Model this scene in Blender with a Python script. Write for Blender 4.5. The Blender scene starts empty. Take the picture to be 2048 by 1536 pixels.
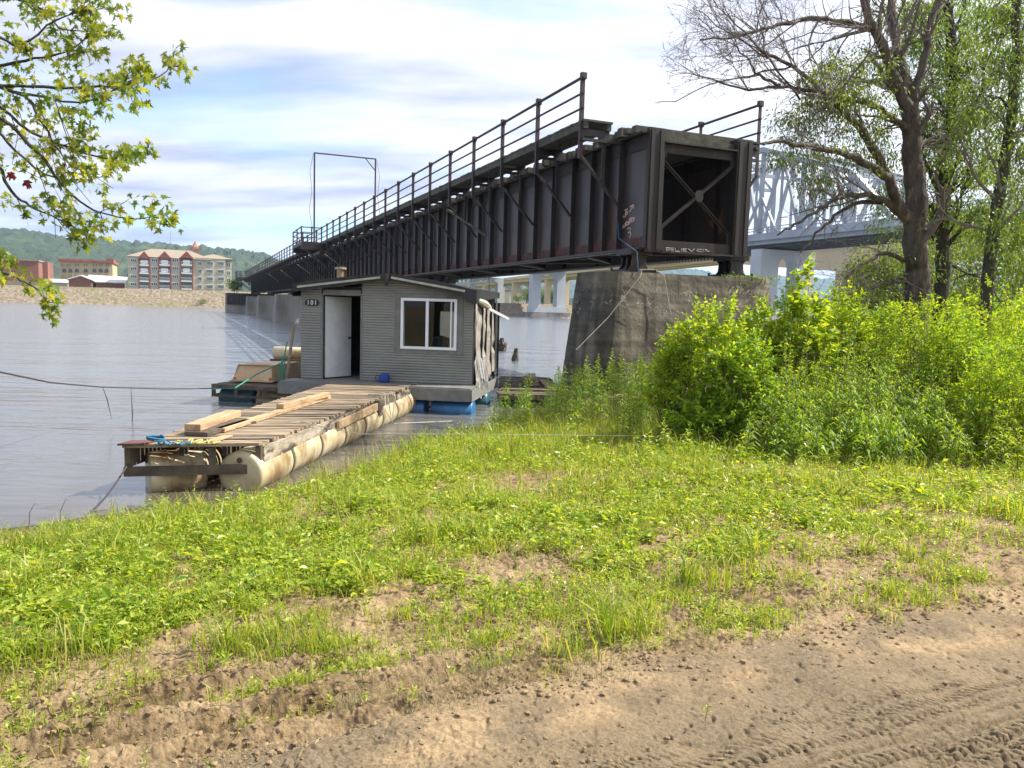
import bpy, math, random
import numpy as np
from mathutils import Vector, Matrix
random.seed(7)
RNG = np.random.default_rng(11)
SC = bpy.context.scene
COL = SC.collection

# ------------------------------------------------------------------ camera
EYE = 2.2
F = 1540.0
PITCH = math.atan(149.0/1540.0)
ROLL = 0.0285
_f = Vector((0, math.cos(PITCH), -math.sin(PITCH)))
_r0 = Vector((1, 0, 0)); _u0 = _r0.cross(_f)
R_IMG = _r0*math.cos(ROLL) + _u0*math.sin(ROLL)
U_IMG = _u0*math.cos(ROLL) - _r0*math.sin(ROLL)
cam_d = bpy.data.cameras.new("camera"); cam = bpy.data.objects.new("camera", cam_d); COL.objects.link(cam)
cam_d.sensor_width = 36; cam_d.lens = F/2048*36; cam_d.clip_start = 0.05; cam_d.clip_end = 12000
m = Matrix((( R_IMG.x, U_IMG.x, -_f.x, 0), (R_IMG.y, U_IMG.y, -_f.y, 0), (R_IMG.z, U_IMG.z, -_f.z, EYE), (0, 0, 0, 1)))
cam.matrix_world = m
SC.camera = cam
SC.render.resolution_x = 1024; SC.render.resolution_y = 768

# ------------------------------------------------------------------ world, sun, exposure
SUN_AZ = math.radians(77)      # to the right of the view direction (+Y)
SUN_EL = math.radians(48)
sdir = Vector((math.sin(SUN_AZ)*math.cos(SUN_EL), math.cos(SUN_AZ)*math.cos(SUN_EL), math.sin(SUN_EL)))
W = bpy.data.worlds.new("World"); SC.world = W; W.use_nodes = True
nt = W.node_tree; nt.nodes.clear(); N = nt.nodes.new; L = nt.links.new
out = N('ShaderNodeOutputWorld'); bg = N('ShaderNodeBackground'); bg.inputs['Strength'].default_value = 0.1
sky = N('ShaderNodeTexSky'); sky.sky_type = 'NISHITA'; sky.sun_disc = False
sky.sun_elevation = SUN_EL; sky.sun_rotation = SUN_AZ
tc = N('ShaderNodeTexCoord'); sep = N('ShaderNodeSeparateXYZ'); L(tc.outputs['Generated'], sep.inputs[0])
def mth(op, a, b=None, clamp=False):
    n = N('ShaderNodeMath'); n.operation = op; n.use_clamp = clamp
    for i, v in enumerate((a, b)):
        if v is None: continue
        if isinstance(v, (int, float)): n.inputs[i].default_value = v
        else: L(v, n.inputs[i])
    return n.outputs[0]
den = mth('ADD', mth('MAXIMUM', sep.outputs[2], 0.0), 0.16)
cx = mth('DIVIDE', sep.outputs[0], den); cy = mth('DIVIDE', sep.outputs[1], den)
cmb = N('ShaderNodeCombineXYZ'); L(mth('MULTIPLY', cx, 0.75), cmb.inputs[0]); L(mth('MULTIPLY', cy, 1.9), cmb.inputs[1])
n1 = N('ShaderNodeTexNoise'); n1.inputs['Scale'].default_value = 0.85; n1.inputs['Detail'].default_value = 7; n1.inputs['Roughness'].default_value = 0.52
n1.inputs['Distortion'].default_value = 0.35
off = N('ShaderNodeVectorMath'); off.operation = 'ADD'; off.inputs[1].default_value = (3.7, 8.1, 0); L(cmb.outputs[0], off.inputs[0]); L(off.outputs[0], n1.inputs['Vector'])
rmp = N('ShaderNodeValToRGB'); rmp.color_ramp.elements[0].position = 0.33; rmp.color_ramp.elements[0].color = (0.22, 0.22, 0.22, 1)
rmp.color_ramp.elements[1].position = 0.52; rmp.color_ramp.elements[1].color = (1, 1, 1, 1); L(n1.outputs[0], rmp.inputs[0])
# thicker, brighter veil toward the sun side (right)
side = mth('MULTIPLY', mth('ADD', sep.outputs[0], 0.30), 1.0)
msk = mth('ADD', rmp.outputs[0], mth('MAXIMUM', side, 0.0), clamp=True)
n2 = N('ShaderNodeTexNoise'); n2.inputs['Scale'].default_value = 1.6; n2.inputs['Detail'].default_value = 5
off2 = N('ShaderNodeVectorMath'); off2.operation = 'ADD'; off2.inputs[1].default_value = (13.7, 1.1, 0); L(cmb.outputs[0], off2.inputs[0]); L(off2.outputs[0], n2.inputs['Vector'])
cr = N('ShaderNodeValToRGB'); cr.color_ramp.elements[0].position = 0.36; cr.color_ramp.elements[0].color = (2.5, 2.7, 3.7, 1)
cr.color_ramp.elements[1].position = 0.60; cr.color_ramp.elements[1].color = (5.0, 5.0, 5.5, 1)
L(n2.outputs[0], cr.inputs[0])
glow = mth('MULTIPLY', mth('MAXIMUM', side, 0.0), 2.6)
addg = N('ShaderNodeMix'); addg.data_type = 'RGBA'; addg.blend_type = 'ADD'; addg.inputs[0].default_value = 1.0
L(cr.outputs[0], addg.inputs[6]); L(glow, addg.inputs[7])
mix = N('ShaderNodeMix'); mix.data_type = 'RGBA'; L(msk, mix.inputs[0])
skb = N('ShaderNodeMix'); skb.data_type = 'RGBA'; skb.blend_type = 'MULTIPLY'; skb.inputs[0].default_value = 1.0; skb.inputs[7].default_value = (0.95, 1.2, 1.35, 1)
L(sky.outputs[0], skb.inputs[6]); L(skb.outputs[2], mix.inputs[6]); L(addg.outputs[2], mix.inputs[7])
L(mix.outputs[2], bg.inputs[0]); L(bg.outputs[0], out.inputs[0])

sl = bpy.data.lights.new("sun", 'SUN'); sl.energy = 5.0; sl.angle = math.radians(0.6); sl.color = (1, 0.93, 0.82)
so = bpy.data.objects.new("sun", sl); COL.objects.link(so); so.rotation_euler = (-sdir).to_track_quat('-Z', 'Y').to_euler()
so.location = (30, 20, 60)
SC.view_settings.view_transform = 'Standard'; SC.view_settings.look = 'None'; SC.view_settings.gamma = 1.0
SC.view_settings.exposure = 1.12
try:
    SC.cycles.max_bounces = 6; SC.cycles.diffuse_bounces = 3; SC.cycles.transmission_bounces = 4
    SC.cycles.caustics_reflective = False; SC.cycles.caustics_refractive = False
except Exception: pass

# ------------------------------------------------------------------ coordinate helpers
def ray(px, py): return (_f + R_IMG*((px-1024)/F) + U_IMG*((768-py)/F))
_v = ray(392, 601); BA = math.atan2(-_v.x, _v.y); CA, SA = math.cos(BA), math.sin(BA)
BD = Vector((-SA, CA, 0)); BN = Vector((CA, SA, 0))
def B(u, t, z): return Vector((u*CA - t*SA, u*SA + t*CA, z))        # bridge frame -> world
def on_z(px, py, z):
    d = ray(px, py); s = (z-EYE)/d.z; return Vector((d.x*s, d.y*s, z))
def on_y(px, py, y):
    d = ray(px, py); s = y/d.y; return Vector((d.x*s, y, EYE+d.z*s))
def on_plane(px, py, p0, n):
    d = ray(px, py); e = Vector((0, 0, EYE)); s = (Vector(p0)-e).dot(n)/d.dot(n); return e+d*s
def on_t(px, py, t):
    p = on_plane(px, py, B(0, t, 0), BD); return p.dot(BN), p.z       # (u, z)
def on_u(px, py, u):
    p = on_plane(px, py, B(u, 0, 0), BN); return p.dot(BD), p.z       # (t, z)

# ------------------------------------------------------------------ noise
def _h(ix, iy, seed):
    n = (ix.astype(np.int64)*374761393 + iy.astype(np.int64)*668265263 + seed*1442695041) & 0x7fffffff
    n = ((n ^ (n >> 13))*1274126177) & 0x7fffffff
    return ((n ^ (n >> 16)) & 0xffff)/65535.0
def vnoise(x, y, seed=0):
    x = np.asarray(x, float); y = np.asarray(y, float)
    ix = np.floor(x); iy = np.floor(y); fx = x-ix; fy = y-iy
    fx = fx*fx*(3-2*fx); fy = fy*fy*(3-2*fy)
    a = _h(ix, iy, seed); b = _h(ix+1, iy, seed); c = _h(ix, iy+1, seed); d = _h(ix+1, iy+1, seed)
    return (a+(b-a)*fx)*(1-fy)+(c+(d-c)*fx)*fy
def fbm(x, y, o=4, seed=0, g=0.5):
    s = 0; a = 1; t = 0
    for i in range(o):
        s = s+a*vnoise(x*2**i, y*2**i, seed+i*17); t += a; a *= g
    return s/t
def sstep(a, b, x):
    t = np.clip((x-a)/(b-a), 0, 1); return t*t*(3-2*t)

# ------------------------------------------------------------------ mesh helpers
def new_mesh(name, V, faces_flat, counts, mat, smooth=False):
    me = bpy.data.meshes.new(name)
    V = np.asarray(V, dtype=np.float32).reshape(-1, 3); faces_flat = np.asarray(faces_flat, dtype=np.int32); counts = np.asarray(counts, dtype=np.int32)
    me.vertices.add(len(V)); me.vertices.foreach_set('co', V.ravel())
    me.loops.add(len(faces_flat)); me.loops.foreach_set('vertex_index', faces_flat)
    me.polygons.add(len(counts)); st = np.zeros(len(counts), dtype=np.int32); st[1:] = np.cumsum(counts)[:-1]
    me.polygons.foreach_set('loop_start', st); me.polygons.foreach_set('loop_total', counts)
    me.polygons.foreach_set('use_smooth', np.full(len(counts), bool(smooth)))
    me.update(calc_edges=True); me.validate(clean_customdata=False)
    if mat: me.materials.append(mat)
    return me
def wloc(p):
    return Vector(p.location) if p is not None and p.parent is None else (Vector((0, 0, 0)) if p is None else wloc(p.parent)+Vector(p.location))
def link(name, me, parent=None):
    o = bpy.data.objects.new(name, me); COL.objects.link(o)
    if parent is not None: o.parent = parent
    return o
def tag(o, label=None, cat=None, group=None, kind=None):
    if label: o['label'] = label
    if cat: o['category'] = cat
    if group: o['group'] = group
    if kind: o['kind'] = kind
    return o
def thing(name, loc, label, cat, group=None):
    o = bpy.data.objects.new(name, None); COL.objects.link(o); o.location = loc; o.empty_display_size = 0.2
    return tag(o, label, cat, group)
def solid(name, mb, mat, label, cat, group=None, loc=None):
    o = mb.build(name, mat, None, origin=loc); return tag(o, label, cat, group)
class MB:
    def __init__(s): s.v = []; s.f = []
    def add(s, vs, fs):
        k = len(s.v); s.v.extend([tuple(v) for v in vs]); s.f.extend([tuple(i+k for i in f) for f in fs])
    def box(s, c, X, Y, Z):          # centre and three half-axis vectors
        c, X, Y, Z = Vector(c), Vector(X), Vector(Y), Vector(Z)
        vs = [c+X*a+Y*b+Z*d for a in (-1, 1) for b in (-1, 1) for d in (-1, 1)]
        fs = [(0, 1, 3, 2), (4, 6, 7, 5), (0, 4, 5, 1), (2, 3, 7, 6), (0, 2, 6, 4), (1, 5, 7, 3)]
        if X.cross(Y).dot(Z) < 0: fs = [f[::-1] for f in fs]
        s.add(vs, fs)
    def abox(s, x0, x1, y0, y1, z0, z1): s.box(((x0+x1)/2, (y0+y1)/2, (z0+z1)/2), ((x1-x0)/2, 0, 0), (0, (y1-y0)/2, 0), (0, 0, (z1-z0)/2))
    def bbox(s, u0, u1, t0, t1, z0, z1): s.box(B((u0+u1)/2, (t0+t1)/2, (z0+z1)/2), BN*((u1-u0)/2), BD*((t1-t0)/2), Vector((0, 0, (z1-z0)/2)))
    def beam(s, a, b, w, h, up=(0, 0, 1)):
        a, b = Vector(a), Vector(b); d = (b-a); l = d.length; d.normalize(); upv = Vector(up)
        if abs(d.dot(upv)) > 0.98: upv = Vector((1, 0, 0))
        x = d.cross(upv).normalized(); y = x.cross(d).normalized()
        s.box((a+b)/2, x*w/2, d*l/2, y*h/2)
    def tube(s, pts, rad, n=8, caps=True):
        pts = [Vector(p) for p in pts]; m_ = len(pts); k = len(s.v)
        rad = rad if isinstance(rad, (list, tuple, np.ndarray)) else [rad]*m_
        ref = None
        for i, p in enumerate(pts):
            d = (pts[min(i+1, m_-1)]-pts[max(i-1, 0)])
            if d.length < 1e-9: d = Vector((0, 0, 1))
            d.normalize()
            if ref is None:
                ref = Vector((0, 0, 1)) if abs(d.z) < 0.9 else Vector((1, 0, 0))
                x = d.cross(ref).normalized()
            else: x = (x-d*x.dot(d)); x = x.normalized() if x.length > 1e-6 else d.orthogonal().normalized()
            y = d.cross(x)
            for j in range(n):
                a = 2*math.pi*j/n; s.v.append(tuple(p+(x*math.cos(a)+y*math.sin(a))*rad[i]))
        for i in range(m_-1):
            for j in range(n):
                s.f.append((k+i*n+j, k+i*n+(j+1) % n, k+(i+1)*n+(j+1) % n, k+(i+1)*n+j))
        if caps:
            s.f.append(tuple(k+j for j in range(n))[::-1]); s.f.append(tuple(k+(m_-1)*n+j for j in range(n)))
    def lathe(s, base, axis, prof, n=24):   # prof: (distance along axis, radius)
        base, axis = Vector(base), Vector(axis).normalized(); x = axis.orthogonal().normalized(); y = axis.cross(x); k = len(s.v)
        for (h, r) in prof:
            for j in range(n):
                a = 2*math.pi*j/n; s.v.append(tuple(base+axis*h+(x*math.cos(a)+y*math.sin(a))*max(r, 1e-4)))
        for i in range(len(prof)-1):
            for j in range(n): s.f.append((k+i*n+j, k+i*n+(j+1) % n, k+(i+1)*n+(j+1) % n, k+(i+1)*n+j))
        s.f.append(tuple(k+j for j in range(n))[::-1]); s.f.append(tuple(k+(len(prof)-1)*n+j for j in range(n)))
    def prism(s, poly, ext):               # poly: world points; ext: extrusion vector
        poly = [Vector(p) for p in poly]; n = len(poly); ext = Vector(ext)
        s.add(poly+[p+ext for p in poly], [tuple(range(n))[::-1], tuple(range(n, 2*n))]+[(i, (i+1) % n, n+(i+1) % n, n+i) for i in range(n)])
    def build(s, name, mat, parent=None, smooth=False, origin=None, bevel=0):
        v = np.array(s.v, dtype=np.float64).reshape(-1, 3)
        o0 = np.array(wloc(parent)) if parent is not None else (np.array(origin) if origin is not None else (np.array([v[:, 0].mean(), v[:, 1].mean(), v[:, 2].min()]) if len(v) else np.zeros(3)))
        me = new_mesh(name, v-o0, [i for f in s.f for i in f], [len(f) for f in s.f], mat, smooth)
        o = link(name, me, parent)
        if parent is None: o.location = o0
        if bevel:
            b = o.modifiers.new('bevel', 'BEVEL'); b.width = bevel; b.segments = 1; b.limit_method = 'ANGLE'
        return o

# ------------------------------------------------------------------ materials
def mat(name, c1, c2=None, scale=5.0, rough=0.8, bump=0.0, detail=6, metal=0.0, stretch=(1, 1, 1), c3=None, s3=1.0, p3=(0.55, 0.7), bscale=None, lo=0.35, hi=0.65, spec=0.5, dist=0.02):
    m = bpy.data.materials.new(name); m.use_nodes = True; nt = m.node_tree; b = nt.nodes['Principled BSDF']
    b.inputs['Roughness'].default_value = rough; b.inputs['Metallic'].default_value = metal; b.inputs['Specular IOR Level'].default_value = spec
    if c2 is None: c2 = tuple(x*0.75 for x in c1)
    tc = nt.nodes.new('ShaderNodeTexCoord'); mp = nt.nodes.new('ShaderNodeMapping'); mp.inputs['Scale'].default_value = stretch
    nt.links.new(tc.outputs['Object'], mp.inputs[0])
    def noise(sc, det=detail):
        n = nt.nodes.new('ShaderNodeTexNoise'); n.inputs['Scale'].default_value = sc; n.inputs['Detail'].default_value = det; n.inputs['Roughness'].default_value = 0.6
        nt.links.new(mp.outputs[0], n.inputs['Vector']); return n
    n = noise(scale); r = nt.nodes.new('ShaderNodeValToRGB'); r.color_ramp.elements[0].position = lo; r.color_ramp.elements[1].position = hi
    r.color_ramp.elements[0].color = (*c1, 1); r.color_ramp.elements[1].color = (*c2, 1); nt.links.new(n.outputs[0], r.inputs[0]); colr = r.outputs[0]
    if c3:
        n3 = noise(s3); r3 = nt.nodes.new('ShaderNodeValToRGB'); r3.color_ramp.elements[0].position = p3[0]; r3.color_ramp.elements[1].position = p3[1]
        nt.links.new(n3.outputs[0], r3.inputs[0]); mx = nt.nodes.new('ShaderNodeMix'); mx.data_type = 'RGBA'; nt.links.new(r3.outputs[0], mx.inputs[0])
        nt.links.new(colr, mx.inputs[6]); mx.inputs[7].default_value = (*c3, 1); colr = mx.outputs[2]
    nt.links.new(colr, b.inputs['Base Color'])
    if bump:
        nb = noise(bscale or scale*3, 8); bp = nt.nodes.new('ShaderNodeBump'); bp.inputs['Strength'].default_value = bump; bp.inputs['Distance'].default_value = dist
        nt.links.new(nb.outputs[0], bp.inputs['Height']); nt.links.new(bp.outputs[0], b.inputs['Normal'])
    return m
def leafmat(name, cols, trans=0.45, rough=0.45, tcol=(1.5, 1.35, 0.5)):
    m = bpy.data.materials.new(name); m.use_nodes = True; nt = m.node_tree; nt.nodes.clear(); N = nt.nodes.new; Lk = nt.links.new
    o = N('ShaderNodeOutputMaterial'); g = N('ShaderNodeNewGeometry'); r = N('ShaderNodeValToRGB')
    els = r.color_ramp.elements
    for i, c in enumerate(cols):
        e = els[i] if i < 2 else els.new(0.5)
        e.position = i/(len(cols)-1) if len(cols) > 1 else 0
        e.color = (*c, 1)
    els2 = sorted(range(len(els)), key=lambda i: els[i].position)
    Lk(g.outputs['Random Per Island'], r.inputs[0])
    b = N('ShaderNodeBsdfPrincipled'); b.inputs['Roughness'].default_value = rough; b.inputs['Specular IOR Level'].default_value = 0.4; Lk(r.outputs[0], b.inputs['Base Color'])
    t = N('ShaderNodeBsdfTranslucent'); mx = N('ShaderNodeMix'); mx.data_type = 'RGBA'; mx.blend_type = 'MULTIPLY'; mx.inputs[0].default_value = 1
    Lk(r.outputs[0], mx.inputs[6]); mx.inputs[7].default_value = (*tcol, 1); Lk(mx.outputs[2], t.inputs[0])
    s = N('ShaderNodeMixShader'); s.inputs[0].default_value = trans; Lk(b.outputs[0], s.inputs[1]); Lk(t.outputs[0], s.inputs[2]); Lk(s.outputs[0], o.inputs[0])
    return m
M = {}
M['steel'] = mat('dark_steel', (0.017, 0.014, 0.014), (0.030, 0.023, 0.021), 1.6, 0.5, 0.3, c3=(0.075, 0.035, 0.025), s3=2.6, p3=(0.56, 0.72), stretch=(1, 1, 0.35))
M['web'] = mat('girder_web', (0.066, 0.059, 0.061), (0.033, 0.028, 0.028), 0.9, 0.42, 0.3, c3=(0.085, 0.045, 0.032), s3=1.9, p3=(0.49, 0.66), stretch=(1, 1, 0.22))  # paler than the stiffeners: sheen of sky and water put into the colour
M['rust'] = mat('rusty_steel', (0.12, 0.045, 0.035), (0.06, 0.03, 0.028), 5, 0.75, 0.3)
M['railing'] = mat('railing_steel', (0.050, 0.024, 0.030), (0.030, 0.018, 0.022), 4, 0.6)
M['tie'] = mat('old_timber', (0.10, 0.10, 0.075), (0.045, 0.045, 0.035), 4, 0.9, 0.5, stretch=(1, 1, 1))
M['conc'] = mat('old_concrete', (0.24, 0.21, 0.16), (0.13, 0.115, 0.085), 2.6, 0.9, 0.9, c3=(0.07, 0.065, 0.05), s3=0.9, p3=(0.50, 0.72), stretch=(1, 1, 1.6), bscale=9, detail=10)
def pier_mat():
    m = mat('board_marked_concrete', (0.20, 0.18, 0.138), (0.115, 0.102, 0.076), 1.5, 0.92, 0.8, c3=(0.045, 0.042, 0.034), s3=0.8, p3=(0.47, 0.66), stretch=(1, 1, 1.0), bscale=10, detail=10)
    nt = m.node_tree; b = nt.nodes['Principled BSDF']; N = nt.nodes.new; Lk = nt.links.new; src = b.inputs['Base Color'].links[0].from_socket; tc = N('ShaderNodeTexCoord')
    def nz(sc, st, det=6, vec=None):
        mp = N('ShaderNodeMapping'); mp.inputs['Scale'].default_value = st; Lk(vec or tc.outputs['Object'], mp.inputs[0]); n = N('ShaderNodeTexNoise'); n.inputs['Scale'].default_value = sc; n.inputs['Detail'].default_value = det; Lk(mp.outputs[0], n.inputs[0]); return n
    def rmp(x, a, b_, ca, cb):
        r = N('ShaderNodeValToRGB'); r.color_ramp.elements[0].position = a; r.color_ramp.elements[1].position = b_; r.color_ramp.elements[0].color = (ca, ca, ca, 1); r.color_ramp.elements[1].color = (cb, cb, cb, 1); Lk(x, r.inputs[0]); return r.outputs[0]
    def mul(a, b_, f=1.0):
        q = N('ShaderNodeMix'); q.data_type = 'RGBA'; q.blend_type = 'MULTIPLY'; q.inputs[0].default_value = f; Lk(a, q.inputs[6]); Lk(b_, q.inputs[7]); return q.outputs[2]
    c = mul(src, rmp(nz(1.0, (0.25, 0.25, 7.0)).outputs[0], 0.38, 0.6, 0.72, 1.15)); c = mul(c, rmp(nz(1.2, (3.0, 3.0, 0.35)).outputs[0], 0.36, 0.56, 0.62, 1.08))
    sp = N('ShaderNodeSeparateXYZ'); Lk(tc.outputs['Object'], sp.inputs[0])
    def mt(op, x_, y_, cl=False):
        n = N('ShaderNodeMath'); n.operation = op; n.use_clamp = cl
        for i, v in enumerate((x_, y_)):
            if isinstance(v, (int, float)): n.inputs[i].default_value = v
            else: Lk(v, n.inputs[i])
        return n.outputs[0]
    wob = nz(2.2, (1, 1, 1), 5); add = N('ShaderNodeVectorMath'); add.operation = 'MULTIPLY_ADD'; Lk(wob.outputs['Color'], add.inputs[0]); add.inputs[1].default_value = (0.9, 0.9, 0.9); Lk(tc.outputs['Object'], add.inputs[2])
    vo = N('ShaderNodeTexVoronoi'); vo.feature = 'DISTANCE_TO_EDGE'; vo.inputs['Scale'].default_value = 2.3; Lk(add.outputs[0], vo.inputs['Vector'])
    vein = rmp(vo.outputs[0], 0.004, 0.020, 0.85, 0.0); z = sp.outputs[2]      # object z: 0 at the pier bottom, 4.2 at its top
    band = mt('MULTIPLY', mt('MULTIPLY', mt('SUBTRACT', z, 3.0), 4.0, True), mt('MULTIPLY', mt('SUBTRACT', 4.05, z), 5.0, True)); pat = rmp(nz(2.6, (1, 1, 1), 4).outputs[0], 0.42, 0.56, 0.0, 1.0)
    fac = mt('MULTIPLY', mt('MULTIPLY', vein, band), pat); q = N('ShaderNodeMix'); q.data_type = 'RGBA'; Lk(fac, q.inputs[0]); Lk(c, q.inputs[6]); q.inputs[7].default_value = (0.46, 0.44, 0.38, 1); Lk(q.outputs[2], b.inputs['Base Color'])
    return m
M['pierface'] = pier_mat()
M['conc2'] = mat('pier_concrete', (0.30, 0.28, 0.25), (0.19, 0.18, 0.16), 0.5, 0.9, 0.3, c3=(0.12, 0.11, 0.10), s3=0.35, p3=(0.5, 0.7), stretch=(1, 1, 0.4))
M['crack'] = mat('pale_efflorescence', (0.34, 0.32, 0.27), (0.24, 0.22, 0.18), 9, 0.95)
M['truss'] = mat('grey_truss_paint', (0.36, 0.40, 0.45), (0.28, 0.31, 0.35), 0.3, 0.6)
M['hwyconc'] = mat('pale_blue_concrete', (0.50, 0.54, 0.58), (0.42, 0.45, 0.48), 0.15, 0.8)
M['beige'] = mat('beige_concrete', (0.62, 0.50, 0.33), (0.55, 0.44, 0.29), 0.1, 0.85)
M['underdeck'] = mat('under_deck', (0.10, 0.10, 0.11), (0.06, 0.06, 0.07), 0.5, 0.8)
M['siding'] = mat('grey_siding', (0.225, 0.23, 0.205), (0.19, 0.19, 0.17), 1.5, 0.5, 0.0, stretch=(1, 1, 1.5), c3=(0.15, 0.145, 0.125), s3=1.2, p3=(0.5, 0.8))
M['trimgrey'] = mat('grey_paint', (0.19, 0.19, 0.175), (0.13, 0.13, 0.12), 6, 0.7)
M['membrane'] = mat('black_membrane', (0.009, 0.0095, 0.010), (0.018, 0.018, 0.019), 4, 0.5, 0.5)
M['strip'] = mat('cream_strip', (0.42, 0.42, 0.34), (0.3, 0.3, 0.24), 6, 0.6)
M['white'] = mat('white_paint', (0.72, 0.74, 0.74), (0.6, 0.62, 0.62), 3, 0.45)
M['sheeting'] = mat('weathered_sheeting', (0.30, 0.28, 0.25), (0.15, 0.135, 0.12), 4, 0.8, 0.2)
M['vinyl'] = mat('white_vinyl', (0.78, 0.8, 0.82), (0.7, 0.72, 0.74), 3, 0.35)
M['black'] = mat('black_paint', (0.012, 0.012, 0.013), (0.02, 0.02, 0.02), 5, 0.5)
M['dark'] = mat('cabin_interior', (0.03, 0.03, 0.032), (0.015, 0.015, 0.015), 3, 0.9)
M['plank'] = mat('weathered_plank', (0.36, 0.28, 0.18), (0.17, 0.125, 0.08), 3.0, 0.85, 0.5, stretch=(0.7, 6, 6), c3=(0.06, 0.045, 0.035), s3=1.3, p3=(0.55, 0.72), bscale=9)
M['plankdark'] = mat('rotten_plank', (0.12, 0.095, 0.065), (0.05, 0.04, 0.03), 4.0, 0.9, 0.6, c3=(0.2, 0.17, 0.13), s3=3, p3=(0.6, 0.8))
M['fascia'] = mat('peeling_fascia', (0.40, 0.35, 0.27), (0.20, 0.16, 0.12), 5.0, 0.9, 0.6, c3=(0.05, 0.04, 0.03), s3=3.2, p3=(0.5, 0.6), stretch=(1, 0.6, 2))
M['fresh'] = mat('fresh_lumber', (0.44, 0.31, 0.18), (0.28, 0.185, 0.10), 3, 0.8, 0.3, stretch=(4, 1, 4), c3=(0.2, 0.13, 0.08), s3=4, p3=(0.6, 0.7))
M['drum'] = mat('cream_drum', (0.52, 0.46, 0.31), (0.36, 0.28, 0.15), 2.2, 0.38, 0.1, c3=(0.20, 0.12, 0.055), s3=2.3, p3=(0.50, 0.66))
M['band'] = mat('dark_band', (0.09, 0.085, 0.07), (0.05, 0.05, 0.04), 8, 0.7)
M['bluedrum'] = mat('blue_drum', (0.02, 0.13, 0.30), (0.015, 0.08, 0.20), 3, 0.4)
M['tealdrum'] = mat('teal_drum', (0.02, 0.10, 0.13), (0.015, 0.06, 0.09), 3, 0.5)
M['bag'] = mat('blue_bag', (0.02, 0.05, 0.28), (0.012, 0.03, 0.18), 8, 0.6, 0.4)
M['tan'] = mat('tan_hull_paint', (0.52, 0.36, 0.20), (0.42, 0.29, 0.16), 3, 0.55, 0.1, c3=(0.62, 0.46, 0.28), s3=1.6, p3=(0.5, 0.7))
M['orange'] = mat('orange_reflector', (0.6, 0.16, 0.05), None, 6, 0.4)
M['gropeblue'] = mat('blue_rope', (0.03, 0.14, 0.24), (0.02, 0.09, 0.16), 30, 0.8)
M['gropeyellow'] = mat('yellow_rope', (0.50, 0.46, 0.10), (0.35, 0.32, 0.06), 30, 0.8)
M['gropegreen'] = mat('green_rope', (0.02, 0.25, 0.17), (0.02, 0.16, 0.10), 30, 0.8)
M['ropewhite'] = mat('pale_rope', (0.45, 0.42, 0.34), (0.3, 0.28, 0.22), 30, 0.9)
M['ropedark'] = mat('dark_rope', (0.05, 0.045, 0.05), (0.03, 0.028, 0.03), 30, 0.9)
M['bark'] = mat('tree_bark', (0.125, 0.105, 0.085), (0.05, 0.042, 0.034), 5, 0.95, 1.0, stretch=(1.6, 1.6, 0.5), c3=(0.21, 0.17, 0.13), s3=6, p3=(0.55, 0.66), bscale=14, dist=0.05)
M['bark2'] = mat('dark_bark', (0.07, 0.062, 0.048), (0.03, 0.028, 0.022), 7, 0.95, 1.0, stretch=(1.6, 1.6, 0.5), bscale=16, dist=0.05)
M['twig'] = mat('bare_twig', (0.20, 0.17, 0.16), (0.13, 0.11, 0.10), 9, 0.9)
M['stem'] = mat('green_stem', (0.10, 0.14, 0.04), (0.12, 0.09, 0.04), 9, 0.8)
M['soil'] = mat('soil_clod', (0.27, 0.19, 0.10), (0.13, 0.09, 0.05), 20, 0.95, 0.4)
M['brick'] = mat('red_brick', (0.22, 0.095, 0.07), (0.17, 0.075, 0.055), 0.4, 0.9)
M['yellowstone'] = mat('yellow_stone', (0.42, 0.35, 0.22), (0.36, 0.30, 0.19), 0.3, 0.85)
M['siding_beige'] = mat('beige_siding', (0.40, 0.375, 0.30), (0.36, 0.34, 0.275), 0.2, 0.8)
M['roof_tan'] = mat('tan_shingle', (0.25, 0.21, 0.16), (0.21, 0.18, 0.135), 1, 0.9)
M['redtrim'] = mat('red_panel', (0.24, 0.06, 0.05), (0.20, 0.05, 0.045), 1, 0.8)
M['roof_white'] = mat('white_metal_roof', (0.62, 0.63, 0.62), (0.5, 0.5, 0.5), 0.3, 0.5)
M['roof_red'] = mat('red_tile_edge', (0.30, 0.08, 0.06), None, 1, 0.8)
M['mast'] = mat('mast_metal', (0.35, 0.36, 0.38), None, 3, 0.5)
M['spire'] = mat('copper_spire', (0.30, 0.16, 0.12), (0.24, 0.14, 0.10), 1, 0.7)
M['flower'] = mat('red_seed', (0.28, 0.03, 0.04), (0.18, 0.02, 0.02), 12, 0.8)
M['graffiti'] = mat('pale_pink_paint', (0.62, 0.44, 0.40), (0.45, 0.30, 0.27), 12, 0.7)
M['graffiti_w'] = mat('white_spray', (0.50, 0.50, 0.46), (0.34, 0.34, 0.31), 12, 0.7)
M['graffiti_o'] = mat('orange_spray', (0.30, 0.13, 0.02), (0.16, 0.07, 0.015), 8, 0.7)
M['graffiti_r'] = mat('faded_red_spray', (0.20, 0.065, 0.045), (0.10, 0.035, 0.03), 9, 0.8)
def glass(name, tint=(0.02, 0.03, 0.03)):
    m = bpy.data.materials.new(name); m.use_nodes = True; b = m.node_tree.nodes['Principled BSDF']
    b.inputs['Base Color'].default_value = (*tint, 1); b.inputs['Roughness'].default_value = 0.04; b.inputs['Specular IOR Level'].default_value = 0.7
    return m
M['pane'] = glass('dark_window_glass', (0.03, 0.035, 0.045))
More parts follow.
